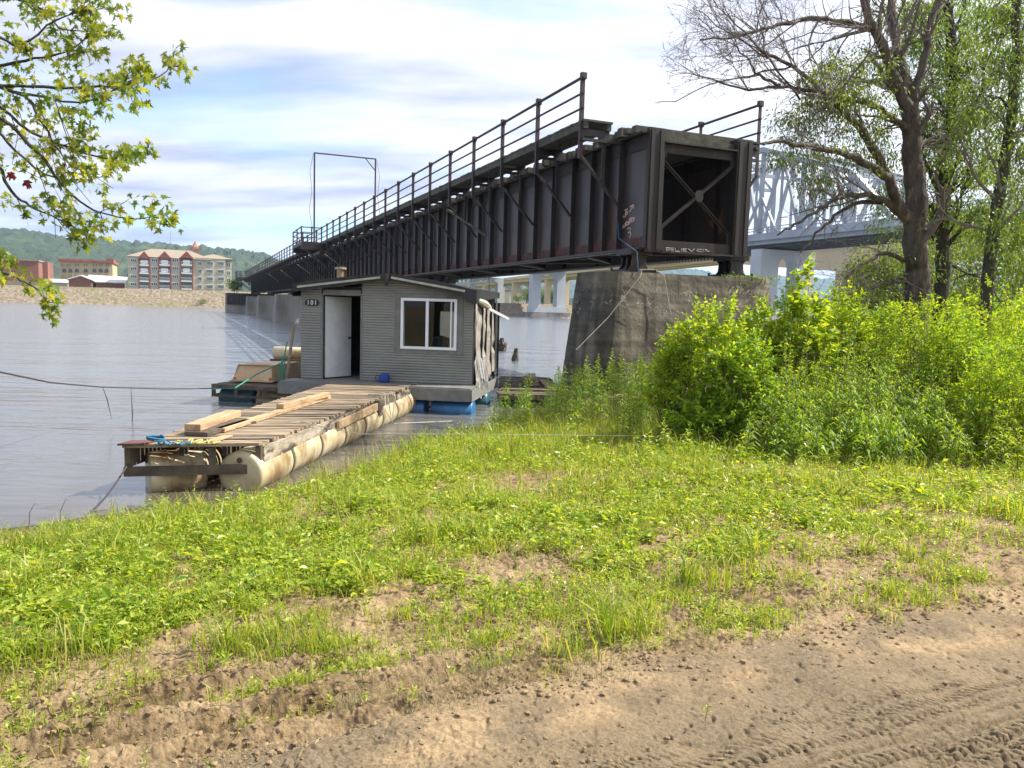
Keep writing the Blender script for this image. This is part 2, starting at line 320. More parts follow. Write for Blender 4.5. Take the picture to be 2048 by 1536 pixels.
def clearglass():
    m = bpy.data.materials.new('cabin_glass'); m.use_nodes = True; nt = m.node_tree; nt.nodes.clear(); N = nt.nodes.new
    o = N('ShaderNodeOutputMaterial'); t = N('ShaderNodeBsdfTransparent'); t.inputs[0].default_value = (0.75, 0.8, 0.78, 1); g = N('ShaderNodeBsdfGlossy'); g.inputs['Roughness'].default_value = 0.02
    f = N('ShaderNodeFresnel'); f.inputs[0].default_value = 1.38; s = N('ShaderNodeMixShader'); nt.links.new(f.outputs[0], s.inputs[0]); nt.links.new(t.outputs[0], s.inputs[1]); nt.links.new(g.outputs[0], s.inputs[2]); nt.links.new(s.outputs[0], o.inputs[0])
    return m
M['glass'] = clearglass()
M['leaf_tree'] = leafmat('tree_leaf', [(0.06, 0.10, 0.025), (0.11, 0.17, 0.035), (0.19, 0.24, 0.045)], 0.55)
M['leaf_dark'] = leafmat('dark_leaf', [(0.06, 0.115, 0.035), (0.10, 0.17, 0.04), (0.17, 0.24, 0.05)], 0.55)
M['leaf_maple'] = leafmat('maple_leaf', [(0.06, 0.12, 0.022), (0.14, 0.22, 0.028), (0.22, 0.31, 0.035), (0.32, 0.32, 0.04)], 0.58)
M['leaf_shrub'] = leafmat('shrub_leaf', [(0.10, 0.21, 0.024), (0.20, 0.33, 0.03), (0.34, 0.44, 0.045)], 0.60)
M['leaf_bright'] = leafmat('bright_shrub_leaf', [(0.14, 0.26, 0.022), (0.26, 0.38, 0.028), (0.40, 0.46, 0.035)], 0.58)
M['leaf_weed'] = leafmat('weed_leaf', [(0.12, 0.22, 0.035), (0.21, 0.34, 0.045), (0.34, 0.44, 0.07)], 0.55, 0.35)
M['leaf_ground'] = leafmat('ground_leaf', [(0.09, 0.18, 0.014), (0.20, 0.32, 0.016), (0.34, 0.44, 0.022), (0.46, 0.50, 0.09)], 0.52, 0.38)
M['grass'] = leafmat('grass_blade', [(0.10, 0.18, 0.018), (0.22, 0.33, 0.022), (0.36, 0.45, 0.03), (0.42, 0.40, 0.12)], 0.5, 0.4)
M['straw'] = leafmat('dry_grass', [(0.22, 0.20, 0.10), (0.30, 0.26, 0.15), (0.17, 0.20, 0.08)], 0.3, tcol=(1, 1, 0.8))

# ------------------------------------------------------------------ ground
SHORE = [(-60, -6), (-20, 0.5), (-10, 4.2), (-6.5, 6.0), (-4.9, 6.95), (-3.7, 7.75), (-2.9, 8.7), (-2.25, 9.7), (-1.5, 11.6), (-0.75, 13.4), (0.2, 15.4), (0.9, 17.3), (1.7, 20.5), (3.2, 25), (8, 34), (24, 55), (70, 90), (260, 200), (900, 500)]
def shore_sd(x, y):
    x = np.asarray(x, float); y = np.asarray(y, float); best = np.full(x.shape, 1e9); sg = np.ones(x.shape)
    for (ax, ay), (bx, by) in zip(SHORE[:-1], SHORE[1:]):
        dx, dy = bx-ax, by-ay; t = np.clip(((x-ax)*dx+(y-ay)*dy)/(dx*dx+dy*dy), 0, 1)
        d = np.hypot(x-ax-t*dx, y-ay-t*dy); cr = dx*(y-ay)-dy*(x-ax); m = d < best
        best = np.where(m, d, best); sg = np.where(m, np.where(cr < 0, 1, -1), sg)
    return best*sg
TD = np.array([0.91, 0.4146]); TP = np.array([-0.4146, 0.91])
def zbase(x, y):
    s = shore_sd(x, y)+0.35*(fbm(np.asarray(x)*1.3, np.asarray(y)*1.3, 3, 5)-0.5)
    zl = 0.60*(1-np.exp(-np.maximum(s, 0)/3.4)) + 0.25*sstep(9, 30, s)
    zw = -0.16*np.maximum(-s, 0); zw = np.maximum(zw, -3)
    return np.where(s > 0, zl, zw)+0.012
def track_bend(x, y):  # coordinate across the track, gently curved
    p = x*TP[0]+y*TP[1]; q = x*TD[0]+y*TD[1]
    return p+0.012*(q-1.5)**2-0.03, q
def zf(x, y, fine=True):
    x = np.asarray(x, float); y = np.asarray(y, float)
    z = zbase(x, y); s = shore_sd(x, y); land = sstep(0.05, 0.6, s)
    z = z+land*0.10*(fbm(x*0.7, y*0.7, 3, 40)-0.5)
    near = land*(np.hypot(x, y) < 14)
    z = z+near*0.05*(fbm(x*3, y*3, 3, 50)-0.5)
    p, q = track_bend(x, y)
    # old ruts through the turf, left side
    for pc, w, d, q0, q1 in ((3.28, 0.07, 0.085, -1.9, 1.3), (3.58, 0.085, 0.095, -2.5, 0.7), (3.05, 0.05, 0.03, -0.2, 1.4), (4.25, 0.07, 0.03, 0.2, 2.6)):
        wv = pc+0.06*np.sin(q*2.1+pc)
        z = z-near*d*np.exp(-((p-wv)/w)**2)*sstep(q0-0.4, q0, q)*(1-sstep(q1, q1+0.5, q))*(0.6+0.8*fbm(x*6, y*6, 2, 60))
        z = z+near*d*0.5*np.exp(-((p-wv-0.11)/0.05)**2)*sstep(q0-0.4, q0, q)*(1-sstep(q1, q1+0.5, q))
    if fine:
        tr = near*(1-sstep(2.82, 3.0, p+0.1*(fbm(x*2.5, y*2.5, 2, 70)-0.5)))
        rough = near*(1-tr)
        z = z+rough*0.045*(fbm(x*12, y*12, 3, 80)-0.5)+rough*0.030*(fbm(x*38, y*38, 2, 83)-0.5)*sstep(0.35, 0.6, fbm(x*2.7, y*2.7, 2, 86))+rough*0.012*(vnoise(x*90, y*90, 84)-0.5)
        patch = sstep(0.52, 0.72, fbm(x*2.2, y*2.2, 3, 90))
        z = z+tr*0.013*(fbm(x*26, y*26, 4, 91, 0.6)-0.5)+tr*0.03*(fbm(x*4, y*4, 2, 98)-0.5)+tr*patch*0.016*np.maximum(fbm(x*50, y*50, 2, 95)-0.5, 0)*2-tr*0.07*np.maximum(vnoise(x*30+9, y*30, 97)-0.78, 0)
        # smooth longitudinal tyre grooves (upper part of the track)
        for pc in (2.78, 2.73, 2.69, 2.64, 2.58, 2.53):
            z = z-tr*0.013*np.exp(-((p-pc-0.008*np.sin(q*3))/0.011)**2)*sstep(0.6, 1.6, q)*(0.4+vnoise(q*3, p*9, 7))
        # tread bars
        for ib, (pc, w, per, dp, sl, q0) in enumerate(((2.25, 0.020, 0.037, 0.014, 1.0, 0.4), (2.165, 0.026, 0.040, 0.022, 1.1, 0.5), (2.085, 0.026, 0.040, 0.026, 0.9, 0.6), (2.00, 0.022, 0.044, 0.028, 1.3, 0.8), (1.925, 0.024, 0.044, 0.032, 0.8, 0.9), (1.84, 0.026, 0.046, 0.036, 1.1, 1.1), (1.75, 0.028, 0.046, 0.036, 0.9, 1.2), (1.66, 0.026, 0.048, 0.03, -0.5, 1.4), (1.57, 0.03, 0.05, 0.026, 0.9, 1.5))):
            m_ = np.exp(-((p-pc)/w)**6)*sstep(q0-0.35, q0+0.25, q)
            ph = (q+sl*(p-pc)+0.010*vnoise(q*18, p*30, 3))/per+0.37*ib
            bar = sstep(0.55, 0.85, np.sin(ph*2*math.pi))
            var = sstep(0.38, 0.56, fbm(q*2.6+ib*3.7, p*5, 3, 101))*(0.5+vnoise(q*25, p*3, 102+ib))
            z = z-tr*m_*dp*1.7*bar*(0.05+1.0*var)
        for pc, w, dp in ((2.09, 0.008, 0.020), (1.998, 0.010, 0.026), (1.905, 0.011, 0.034), (1.81, 0.012, 0.036), (1.71, 0.012, 0.028)):
            z = z-tr*dp*np.exp(-((p-pc-0.01*np.sin(q*2.2))/w)**2)*sstep(0.9, 1.4, q)*(0.5+0.7*vnoise(q*5, pc*9, 5))
    return z
def build_ground():
    fr = np.radians(np.linspace(-44, 46, 1000)); bk = np.radians(np.linspace(46, 316, 120))[1:-1]
    th = np.concatenate([fr, bk])
    r = np.concatenate([np.geomspace(0.9, 2.2, 60)[:-1], np.geomspace(2.2, 6, 560)[:-1], np.geomspace(6, 40, 260), np.geomspace(40, 3600, 46)[1:]])
    T, Rr = np.meshgrid(th, r); X = np.sin(T)*Rr; Y = np.cos(T)*Rr
    Z = zf(X, Y)
    nrow, ncol = X.shape
    V = np.stack([X, Y, Z], -1).reshape(-1, 3)
    c0 = len(V); V = np.vstack([V, [[0, 0, float(zf(np.array([0.]), np.array([0.]))[0])]]])
    i = np.arange(nrow-1)[:, None]*ncol; j = np.arange(ncol)[None, :]; j2 = (j+1) % ncol
    Q = np.stack([i+j, i+j2, i+ncol+j2, i+ncol+j], -1).reshape(-1, 4)
    Q = Q[:, ::-1]
    tri = np.stack([np.full(ncol, c0), j2[0], j[0]], -1)[:, ::-1]
    flat = np.concatenate([Q.ravel(), tri.ravel()]); cnt = np.concatenate([np.full(len(Q), 4), np.full(len(tri), 3)])
    # material
    mm = bpy.data.materials.new('river_bank_soil'); mm.use_nodes = True; nt = mm.node_tree; b = nt.nodes['Principled BSDF']; b.inputs['Roughness'].default_value = 0.92; b.inputs['Specular IOR Level'].default_value = 0.25
    N = nt.nodes.new; Lk = nt.links.new
    at = N('ShaderNodeVertexColor'); at.layer_name = 'zone'; sp = N('ShaderNodeSeparateColor'); Lk(at.outputs[0], sp.inputs[0])
    tc = N('ShaderNodeTexCoord')
    def nz(sc, det=8, rg=0.6):
        n = N('ShaderNodeTexNoise'); n.inputs['Scale'].default_value = sc; n.inputs['Detail'].default_value = det; n.inputs['Roughness'].default_value = rg; Lk(tc.outputs['Object'], n.inputs[0]); return n.outputs[0]
    def ramp(i_, a, b_, ca, cb):
        r_ = N('ShaderNodeValToRGB'); r_.color_ramp.elements[0].position = a; r_.color_ramp.elements[1].position = b_; r_.color_ramp.elements[0].color = (*ca, 1); r_.color_ramp.elements[1].color = (*cb, 1); Lk(i_, r_.inputs[0]); return r_.outputs[0]
    def mixc(f, a, b_):
        m_ = N('ShaderNodeMix'); m_.data_type = 'RGBA'; Lk(f, m_.inputs[0]); Lk(a, m_.inputs[6]); Lk(b_, m_.inputs[7]); return m_.outputs[2]
    dry = ramp(nz(1.7), 0.36, 0.62, (0.27, 0.195, 0.112), (0.37, 0.272, 0.158))
    grit = ramp(nz(48, 5), 0.38, 0.60, (0.13, 0.083, 0.042), (0.52, 0.39, 0.22))
    g_ = N('ShaderNodeMix'); g_.data_type = 'RGBA'; g_.inputs[0].default_value = 0.35; Lk(dry, g_.inputs[6]); Lk(grit, g_.inputs[7])
    damp = ramp(nz(60, 4), 0.3, 0.62, (0.125, 0.094, 0.057), (0.235, 0.182, 0.113))
    track = mixc(ramp(nz(1.1, 5), 0.44, 0.54, (0, 0, 0), (1, 1, 1)), g_.outputs[2], damp)
    # the smooth damp mud lies in the middle of the track
    tm = mixc(sp.outputs[1], track, damp)
    turf = ramp(nz(22), 0.36, 0.62, (0.065, 0.043, 0.024), (0.30, 0.212, 0.108))
    turf2 = mixc(ramp(nz(2.3), 0.42, 0.6, (0, 0, 0), (1, 1, 1)), turf, g_.outputs[2])
    c_ = mixc(sp.outputs[0], turf2, tm)
    mud = ramp(nz(9), 0.4, 0.6, (0.055, 0.04, 0.028), (0.10, 0.072, 0.05))
    c_ = mixc(sp.outputs[2], c_, mud)
    Lk(c_, b.inputs['Base Color'])
    bp = N('ShaderNodeBump'); bp.inputs['Strength'].default_value = 0.9; bp.inputs['Distance'].default_value = 0.016; Lk(nz(95, 6, 0.75), bp.inputs['Height']); Lk(bp.outputs[0], b.inputs['Normal'])
    me = new_mesh('ground', V, flat, cnt, mm, True)
    x, y = V[:, 0], V[:, 1]; p, q = track_bend(x, y); s = shore_sd(x, y)
    tr = (1-sstep(2.82, 3.05, p+0.25*(fbm(x*2.5, y*2.5, 3, 70)-0.5)))*(s > 3)
    dm = (1-sstep(2.42, 2.6, p+0.2*(fbm(x*1.7, y*1.7, 3, 71)-0.5)))*0.8
    wet = 1-sstep(0.1, 1.1, s+0.5*(fbm(x*2, y*2, 3, 72)-0.5))
    ca = me.color_attributes.new('zone', 'FLOAT_COLOR', 'POINT')
    ca.data.foreach_set('color', np.stack([tr, dm, wet, np.ones_like(tr)], -1).astype(np.float32).ravel())
    o = link('ground', me); tag(o, kind='structure')
build_ground()
def zat(x, y): return float(zf(np.array([x]), np.array([y]), False)[0])

# ------------------------------------------------------------------ water
def build_water():
    m = bpy.data.materials.new('river_water'); m.use_nodes = True; nt = m.node_tree; b = nt.nodes['Principled BSDF']
    b.inputs['Base Color'].default_value = (0.085, 0.085, 0.075, 1); b.inputs['Roughness'].default_value = 0.10; b.inputs['IOR'].default_value = 2.3
    N = nt.nodes.new; Lk = nt.links.new
    tc = N('ShaderNodeTexCoord')
    def nz(sc, st, det=3, rot=BA):
        mp = N('ShaderNodeMapping'); mp.inputs['Scale'].default_value = st; mp.inputs['Rotation'].default_value = (0, 0, -rot); Lk(tc.outputs['Object'], mp.inputs[0])
        n = N('ShaderNodeTexNoise'); n.inputs['Scale'].default_value = sc; n.inputs['Detail'].default_value = det; Lk(mp.outputs[0], n.inputs[0]); return n.outputs[0]
    a = nz(1.9, (0.35, 1.5, 1), 6, -0.1); c = nz(0.22, (0.5, 1.6, 1), 3); 
    sepx = N('ShaderNodeSeparateXYZ'); Lk(tc.outputs['Object'], sepx.inputs[0])
    def mt(op, x_, y_, cl=False):
        n = N('ShaderNodeMath'); n.operation = op; n.use_clamp = cl
        for i, v in enumerate((x_, y_)):
            if isinstance(v, (int, float)): n.inputs[i].default_value = v
            else: Lk(v, n.inputs[i])
        return n.outputs[0]
    # calm water in the lee of the bank, ripples further out
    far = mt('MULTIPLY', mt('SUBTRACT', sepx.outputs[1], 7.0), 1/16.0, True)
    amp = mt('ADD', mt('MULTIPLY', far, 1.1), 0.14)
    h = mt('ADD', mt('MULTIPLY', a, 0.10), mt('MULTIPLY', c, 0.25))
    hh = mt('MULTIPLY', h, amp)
    wc = N('ShaderNodeMix'); wc.data_type = 'RGBA'; Lk(far, wc.inputs[0]); wc.inputs[6].default_value = (0.075, 0.060, 0.040, 1); wc.inputs[7].default_value = (0.15, 0.17, 0.19, 1); Lk(wc.outputs[2], b.inputs['Base Color'])  # brown silt inshore; further out, sky reflection put into the pale blue colour
    bp = N('ShaderNodeBump'); bp.inputs['Strength'].default_value = 1.0; bp.inputs['Distance'].default_value = 1.0; Lk(hh, bp.inputs['Height']); Lk(bp.outputs[0], b.inputs['Normal'])
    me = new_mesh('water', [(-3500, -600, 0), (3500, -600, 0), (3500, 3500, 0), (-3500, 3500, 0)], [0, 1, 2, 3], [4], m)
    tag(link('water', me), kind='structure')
build_water()

# ------------------------------------------------------------------ far shore: levee slope, land, hills
def t_w(u): return 267-0.40*np.clip(u, -220, 150)
def z_top(u): return 5.6-1.3*sstep(10, 90, u)
def build_levee():
    us = np.concatenate([np.linspace(-420, 160, 900), np.linspace(160, 800, 160)[1:]]); ts = np.linspace(0, 1, 26)
    U, S = np.meshgrid(us, ts); Tt = t_w(U)-3+17*S
    Z = -0.8+(z_top(U)+0.8)*S
    Z = Z+(0.55*(fbm(U*0.9, Tt*0.9, 3, 200)-0.5)+0.35*(vnoise(U*2.2, Tt*2.2, 210)-0.5))*sstep(0, 0.1, S)*(1-sstep(0.93, 1, S)); Tt = Tt+1.5*(vnoise(U*0.05, S*0, 3)-0.5)*(1-S)
    X = U*CA-Tt*SA; Y = U*SA+Tt*CA; V = np.stack([X, Y, Z], -1).reshape(-1, 3); nr, nc = U.shape
    i = np.arange(nr-1)[:, None]*nc; j = np.arange(nc-1)[None, :]; Q = np.stack([i+j, i+j+1, i+nc+j+1, i+nc+j], -1).reshape(-1)
    mm = mat('riprap', (0.25, 0.205, 0.145), (0.13, 0.10, 0.065), 1.1, 0.95, 0.6, c3=(0.15, 0.14, 0.06), s3=0.12, p3=(0.5, 0.62), bscale=2, dist=0.4)
    tag(link('riverbank', new_mesh('riverbank', V, Q, np.full(len(Q)//4, 4), mm)), kind='structure')
    g = mat('far_land', (0.10, 0.13, 0.05), (0.16, 0.15, 0.08), 0.05, 0.95)
    mb = MB(); ue = [-1500]+list(np.linspace(-220, 150, 24))+[1600]
    for a, b_ in zip(ue[:-1], ue[1:]):
        mb.add([B(a, float(t_w(a))+13.7, float(z_top(a))-0.1), B(b_, float(t_w(b_))+13.7, float(z_top(b_))-0.1), B(b_*1.0, 3550, 4.4), B(a*1.0, 3550, 4.4)], [(0, 1, 2, 3)])
    o = mb.build('far_land', g, origin=(0, 0, 0)); tag(o, kind='structure')
build_levee()
def build_hill(name, tab, T, depth, seed, m):
    px = np.array([p for p, _ in tab], float); py = np.array([q for _, q in tab], float)
    pts = [on_t(a, b_, T) for a, b_ in tab]; uu = np.array([p[0] for p in pts]); zz = np.array([p[1] for p in pts])
    nu = 520; us = np.linspace(uu[0], uu[-1], nu); ns = 34
    S = np.linspace(0, 1.25, ns)[:, None]; U = np.repeat(us[None, :], ns, 0); Zr = np.interp(us, uu, zz)[None, :]
    sp = T/1500.0
    prof = np.where(S < 1, np.sin(np.clip(S, 0, 1)*math.pi/2)**0.9, 1-(S-1)*0.8)
    Tt = T-depth+depth*S+0*U
    Z = 4+(Zr-4)*prof
    Z = Z*(0.86+0.22*fbm(U/(90*sp), Tt/(90*sp), 3, seed)*prof + 0.03*(1-prof)) + 9*sp*(vnoise(U/(9*sp), Tt/(9*sp), seed+5)-0.4)*np.minimum(prof*2, 1)+5*sp*(vnoise(U/(4.5*sp), Tt/(5*sp), seed+9)-0.5)
    X = U*CA-Tt*SA; Y = U*SA+Tt*CA; V = np.stack([X, Y, Z], -1).reshape(-1, 3)
    i = np.arange(ns-1)[:, None]*nu; j = np.arange(nu-1)[None, :]; Q = np.stack([i+j, i+j+1, i+nu+j+1, i+nu+j], -1).reshape(-1)
    tag(link(name, new_mesh(name, V, Q, np.full(len(Q)//4, 4), m)), kind='structure')
M['hill'] = mat('wooded_hill', (0.013, 0.030, 0.014), (0.034, 0.060, 0.024), 0.035, 0.95, 1.0, detail=8, c3=(0.065, 0.09, 0.035), s3=0.012, p3=(0.55, 0.7), bscale=0.1, dist=8)
build_hill('hills', [(-500, 440), (-200, 452), (0, 467), (60, 472), (100, 470), (160, 482), (200, 480), (260, 490), (340, 494), (400, 496), (430, 500), (480, 507), (520, 519), (560, 536), (620, 552), (700, 560), (800, 566), (900, 570)], 1500, 700, 300, M['hill'])
build_hill('hills', [(640, 585), (760, 575), (900, 562), (1000, 560), (1080, 556), (1150, 560), (1220, 556), (1290, 543), (1330, 540), (1370, 543), (1400, 549), (1440, 557), (1500, 556), (1560, 552), (1600, 554), (1640, 560), (1800, 556), (1950, 560), (2100, 565), (2400, 570)], 3200, 900, 340, M['hill'])

# ------------------------------------------------------------------ far buildings
def C8(x, y): return x/3.303, 450+y/3.303
def uz(x, y, T): a, b_ = C8(x, y); return on_t(a, b_, T)
def far_window(root, u0, u1, z0, z1, T, mframe, fr=0.16, panes=1, pane_mat=None):
    mb = MB(); mb.bbox(u0, u1, T-0.16, T-0.02, z0, z1); w = mb.build('window', mframe, root)
    pb = MB(); wd = (u1-u0-fr*(panes+1))/panes
    for k in range(panes):
        a = u0+fr+k*(wd+fr); pb.bbox(a, a+wd, T-0.20, T-0.162, z0+fr, z1-fr)
    pb.build('pane', pane_mat or M['pane'], w)
def apartment():
    T = 300.0; root = thing('apartment_building', B(-6, T, 5.3), 'long beige apartment block with three red gables and a tan roof on the far bank', 'building')
    uL, zE = uz(845, 205, T); uM, _ = uz(1275, 205, T); uC, _ = uz(1490, 205, T); uR, _ = uz(1533, 205, T); _, z0 = uz(845, 432, T); zE2 = uz(1400, 222, T)[1]
    z0 = min(z0, 5.2)
    mb = MB(); mb.bbox(uL, uM, T, T+16, z0, zE); mb.bbox(uM+0.01, uC, T+0.3, T+16, z0, zE2); mb.bbox(uC+0.01, uR, T+2.2, T+15, z0, zE2-0.05); mb.build('wall', M['siding_beige'], root)
    # roof: hipped
    rb = MB(); zr = uz(960, 165, T)[1]; zr2 = uz(1400, 212, T)[1]+1.5
    def hip(u0, u1, t0, t1, zb, zt, inset):
        e = 0.5; P = [B(u0-e, t0-e, zb), B(u1+e, t0-e, zb), B(u1+e, t1+e, zb), B(u0-e, t1+e, zb), B(u0+inset, (t0+t1)/2, zt), B(u1-inset, (t0+t1)/2, zt)]
        rb.add(P, [(0, 1, 5, 4), (1, 2, 5), (2, 3, 4, 5), (3, 0, 4), (3, 2, 1, 0)])
    hip(uL, uM+6, T, T+16, zE+0.02, zr+1.0, 7); hip(uM+1, uR, T+0.6, T+15, zE2+0.03, zr2, 6)
    rb.build('roof', M['roof_tan'], root)
    rows = [(234, 12), (287, 12), (340, 12), (391, 12)]
    for xc in (883, 1020, 1159):
        for yc, h in rows:
            u0, z1 = uz(xc-22, yc-h, T); u1, zb = uz(xc+22, yc+h, T); far_window(root, u0, u1, zb, z1, T, M['white'], 0.14, 3)
    T2 = T+0.3
    for xc, w, n in ((1321, 14, 2), (1387, 21, 3), (1460, 21, 3)):
        for yc in (254, 306, 355, 407):
            u0, z1 = uz(xc-w, yc-13, T2); u1, zb = uz(xc+w, yc+13, T2); far_window(root, u0, u1, zb, z1, T2, M['white'], 0.14, n)
    for yc in (264, 318, 366):
        T3 = T+2.2; u0, z1 = uz(1497, yc-17, T3); u1, zb = uz(1525, yc+17, T3); far_window(root, u0, u1, zb, z1, T3, M['white'], 0.2, 2)
    for i, (x0, x1) in enumerate(((922, 983), (1053, 1122), (1197, 1268))):
        for x in (x0-4, x1+4):
            u0, zt = uz(x-3.5, 212, T); u1, _ = uz(x+3.5, 212, T); pb = MB(); pb.bbox(u0, u1, T-0.45, T-0.01, z0, zt); pb.build('pilaster', M['redtrim'] if i == 1 else M['roof_red'] if x > x0 and i == 2 else M['redtrim'], root)
        gb = MB(); ua, zg = uz(x0-3, 217, T); ub, zt = uz(x1+3, 188, T)
        gb.prism([B(ua, T-0.6, zg), B(ub, T-0.6, zg), B(ub, T-0.6, zg+0.35), B((ua+ub)/2, T-0.6, zt+0.7), B(ua, T-0.6, zg+0.35)], BD*3.5); gb.build('gable', M['redtrim'], root)
        for r, (yt, yb) in enumerate(((222, 262), (276, 316), (328, 368), (378, 420))):
            u0, z1 = uz(x0, yt, T); u1, zb = uz(x1, yb, T)
            bb = MB(); bb.bbox(u0, u1, T-0.12, T-0.03, zb, z1); bal = bb.build('balcony', M['pane'] if (i+r) % 2 or r > 1 else M['underdeck'], root)
            sb = MB(); sb.bbox(u0, u1, T-0.5, T-0.13, zb-0.45, zb-0.03); sb.build('slab', M['white'], bal)
            rl = MB(); rl.bbox(u0, u1, T-0.5, T-0.44, zb+0.9, zb+1.0)
            for k in range(9): a = u0+(u1-u0)*(k+0.5)/9; rl.bbox(a-0.03, a+0.03, T-0.49, T-0.45, zb-0.02, zb+0.89)
            rl.build('railing', M['white'], bal)
            if r < 2:
                q = MB(); c = (u0+u1)/2; q.bbox(c-1.1, c+1.1, T-0.2, T-0.122, zb+0.1, z1-0.5); dd = q.build('window', M['white'], bal)
    # light trim between floors
apartment()
def yellow_block():
    T = 345.0; u0, zt = uz(392, 238, T); u1, _ = uz(742, 238, T); z0 = 5.0
    root = thing('stone_building', B((u0+u1)/2, T, z0), 'yellow stone building with round-arched windows and a red cornice beyond the levee', 'building')
    mb = MB(); mb.bbox(u0, u1, T, T+20, z0, zt); mb.build('wall', M['yellowstone'], root)
    cb = MB(); cb.bbox(u0-0.5, u1+0.5, T-0.7, T+20.5, zt+0.01, zt+0.9); cb.build('cornice', M['roof_red'], root)
    tb = MB(); ta, tz = uz(700, 232, T); tb.bbox(ta, u1+0.3, T+2, T+12, zt+0.95, zt+1.9); tb.build('parapet', M['brick'], root)
    for xc in (412, 445, 462, 500, 517, 557, 574, 618, 636, 660, 676, 702, 716):
        a, zb = uz(xc-5, 273, T); b_, zz = uz(xc+5, 256, T); far_window(root, a, b_, zb, zz, T, M['yellowstone'], 0.12, 1)
    for xc in (425, 465, 508, 567, 625, 665, 705):
        a, zb = uz(xc-13, 313, T); b_, zz = uz(xc+13, 300, T); c = (a+b_)/2; r = (b_-a)/2
        w = MB(); pl = [B(c-r, T-0.12, zb), B(c+r, T-0.12, zb)]+[B(c+r*math.cos(k*math.pi/8), T-0.12, zz+r*math.sin(k*math.pi/8)) for k in range(9)]
        w.prism(pl, BD*0.1); w.build('window', M['pane'], root)
        for d in (-0.5, 0.5):
            aa, zb2 = uz(xc-3+d*16, 344, T); bb, zz2 = uz(xc+4+d*16, 323, T); far_window(root, aa, bb, zb2, zz2, T, M['yellowstone'], 0.12, 1)
yellow_block()
def brick_blocks():
    T = 320.0; u0, zt = uz(-180, 222, T); u1, _ = uz(252, 236, T); z0 = 5.0
    root = thing('brick_warehouse', B(u1-10, T, z0), 'large plain red brick building at the left edge of the far bank', 'building')
    mb = MB(); mb.bbox(u0, u1, T, T+14, z0, zt); mb.build('wall', M['brick'], root)
    c = MB(); c.bbox(u0, u1+0.3, T-0.3, T+14.3, zt+0.01, zt+0.5); c.build('parapet', M['roof_tan'], root)
    c = MB(); u2, z2 = uz(300, 245, T+10); c.bbox(u1+0.02, u2+1, T+8, T+20, z0, z2); c.build('wing', M['brick'], root)
    c = MB(); a, zz = uz(300, 376, T-3); c.bbox(u0, a, T-6, T-0.02, z0, zz); c.build('loading_annex', M['roof_tan'], root)
    # low gabled brick building
    T = 308.0; ua, ze = uz(452, 362, T); ub, _ = uz(604, 366, T); uc, _ = uz(655, 375, T); up, zp = uz(532, 339, T)
    root = thing('brick_shed', B((ua+ub)/2, T, z0), 'low red brick gabled shed with a white metal roof left of the apartment block', 'building')
    g = MB(); g.prism([B(ua, T, z0), B(ub, T, z0), B(ub, T, ze), B(up, T, zp), B(ua, T, ze)], BD*16); g.build('wall', M['brick'], root)
    r = MB(); r.prism([B(ua-0.6, T-0.5, ze-0.1), B(up, T-0.5, zp+0.1), B(ub+0.6, T-0.5, ze-0.1), B(ub+0.6, T-0.5, ze+0.25), B(up, T-0.5, zp+0.5), B(ua-0.6, T-0.5, ze+0.25)], BD*17); r.build('roof', M['roof_white'], root)
    T = 312.0; root = thing('brick_annex', B(ub+9, T, z0), 'low red brick annex under a long pale roof beside the gabled shed', 'building')
    ua, ze = uz(657, 380, T); ub2, _ = uz(815, 380, T); g = MB(); g.bbox(ua-1, ub2, T, T+10, z0, ze); g.build('wall', M['brick'], root)
    r = MB(); zt = uz(700, 350, T)[1]; uw = uz(560, 345, T)[0]
    r.add([B(uw, T-0.4, ze+0.05), B(ub2+1, T-0.4, ze+0.05), B(ub2+0.5, T+12, zt+0.6), B(uw, T+12, zt+0.9), B(uw, T-0.4, ze+0.3), B(ub2+1, T-0.4, ze+0.3), B(ub2+0.5, T+12, zt+0.9), B(uw, T+12, zt+1.2)], [(3, 2, 1, 0), (4, 5, 6, 7), (0, 1, 5, 4), (1, 2, 6, 5), (2, 3, 7, 6), (3, 0, 4, 7)]); r.build('roof', M['roof_white'], root)
    d = MB(); a, zd = uz(690, 385, T); d.bbox(a, a+2.2, T-0.1, T-0.01, z0+0.1, zd-0.2); d.build('door', M['brick'], root)
    T = 324.0; ua, zt = uz(300, 358, T); ub, zb = uz(447, 405, T)
    root = thing('low_warehouse', B((ua+ub)/2, T, z0), 'low grey-roofed warehouse between the big brick building and the gabled shed', 'building')
    g = MB(); g.bbox(ua, ub, T, T+8, z0, zt-1.2); g.build('wall', M['siding_beige'], root); r = MB()
    r.prism([B(ua-0.4, T-0.4, zt-1.18), B(ub+0.4, T-0.4, zt-1.18), B(ub+0.4, T-0.4, zt-0.9), B(ua-0.4, T-0.4, zt-0.9)], BD*9+Vector((0, 0, 1.3))); r.build('roof', M['roof_white'], root)
    # courthouse spire behind the apartments
    T = 430.0; ua, zb = uz(1255, 182, T); ub, zs = uz(1325, 158, T); uc, zt = uz(1290, 102, T)
    root = thing('spired_tower', B(uc, T, 5), 'church-like tower with a slim reddish spire rising behind the apartment roof', 'tower')
    g = MB(); g.bbox(ua, ub, T, T+9, 5, zs); g.build('wall', M['spire'], root)
    for u in (ua+0.6, ub-0.6): q = MB(); q.bbox(u-0.5, u+0.5, T-0.3, T+0.8, zs+0.01, zs+1.6); q.build('turret', M['spire'], root)
    s_ = MB(); s_.lathe(B(uc, T+4.5, zs+0.01), (0, 0, 1), [(0, 2.6), (1.2, 2.4), (1.6, 1.6), ((zt-zs)*0.9, 0.35), (zt-zs, 0.1)], 8); s_.build('spire', M['spire'], root)
    T = 1380.0; a, b_ = on_t(341.3, 463, T); _, zb = on_t(341.3, 500, T)
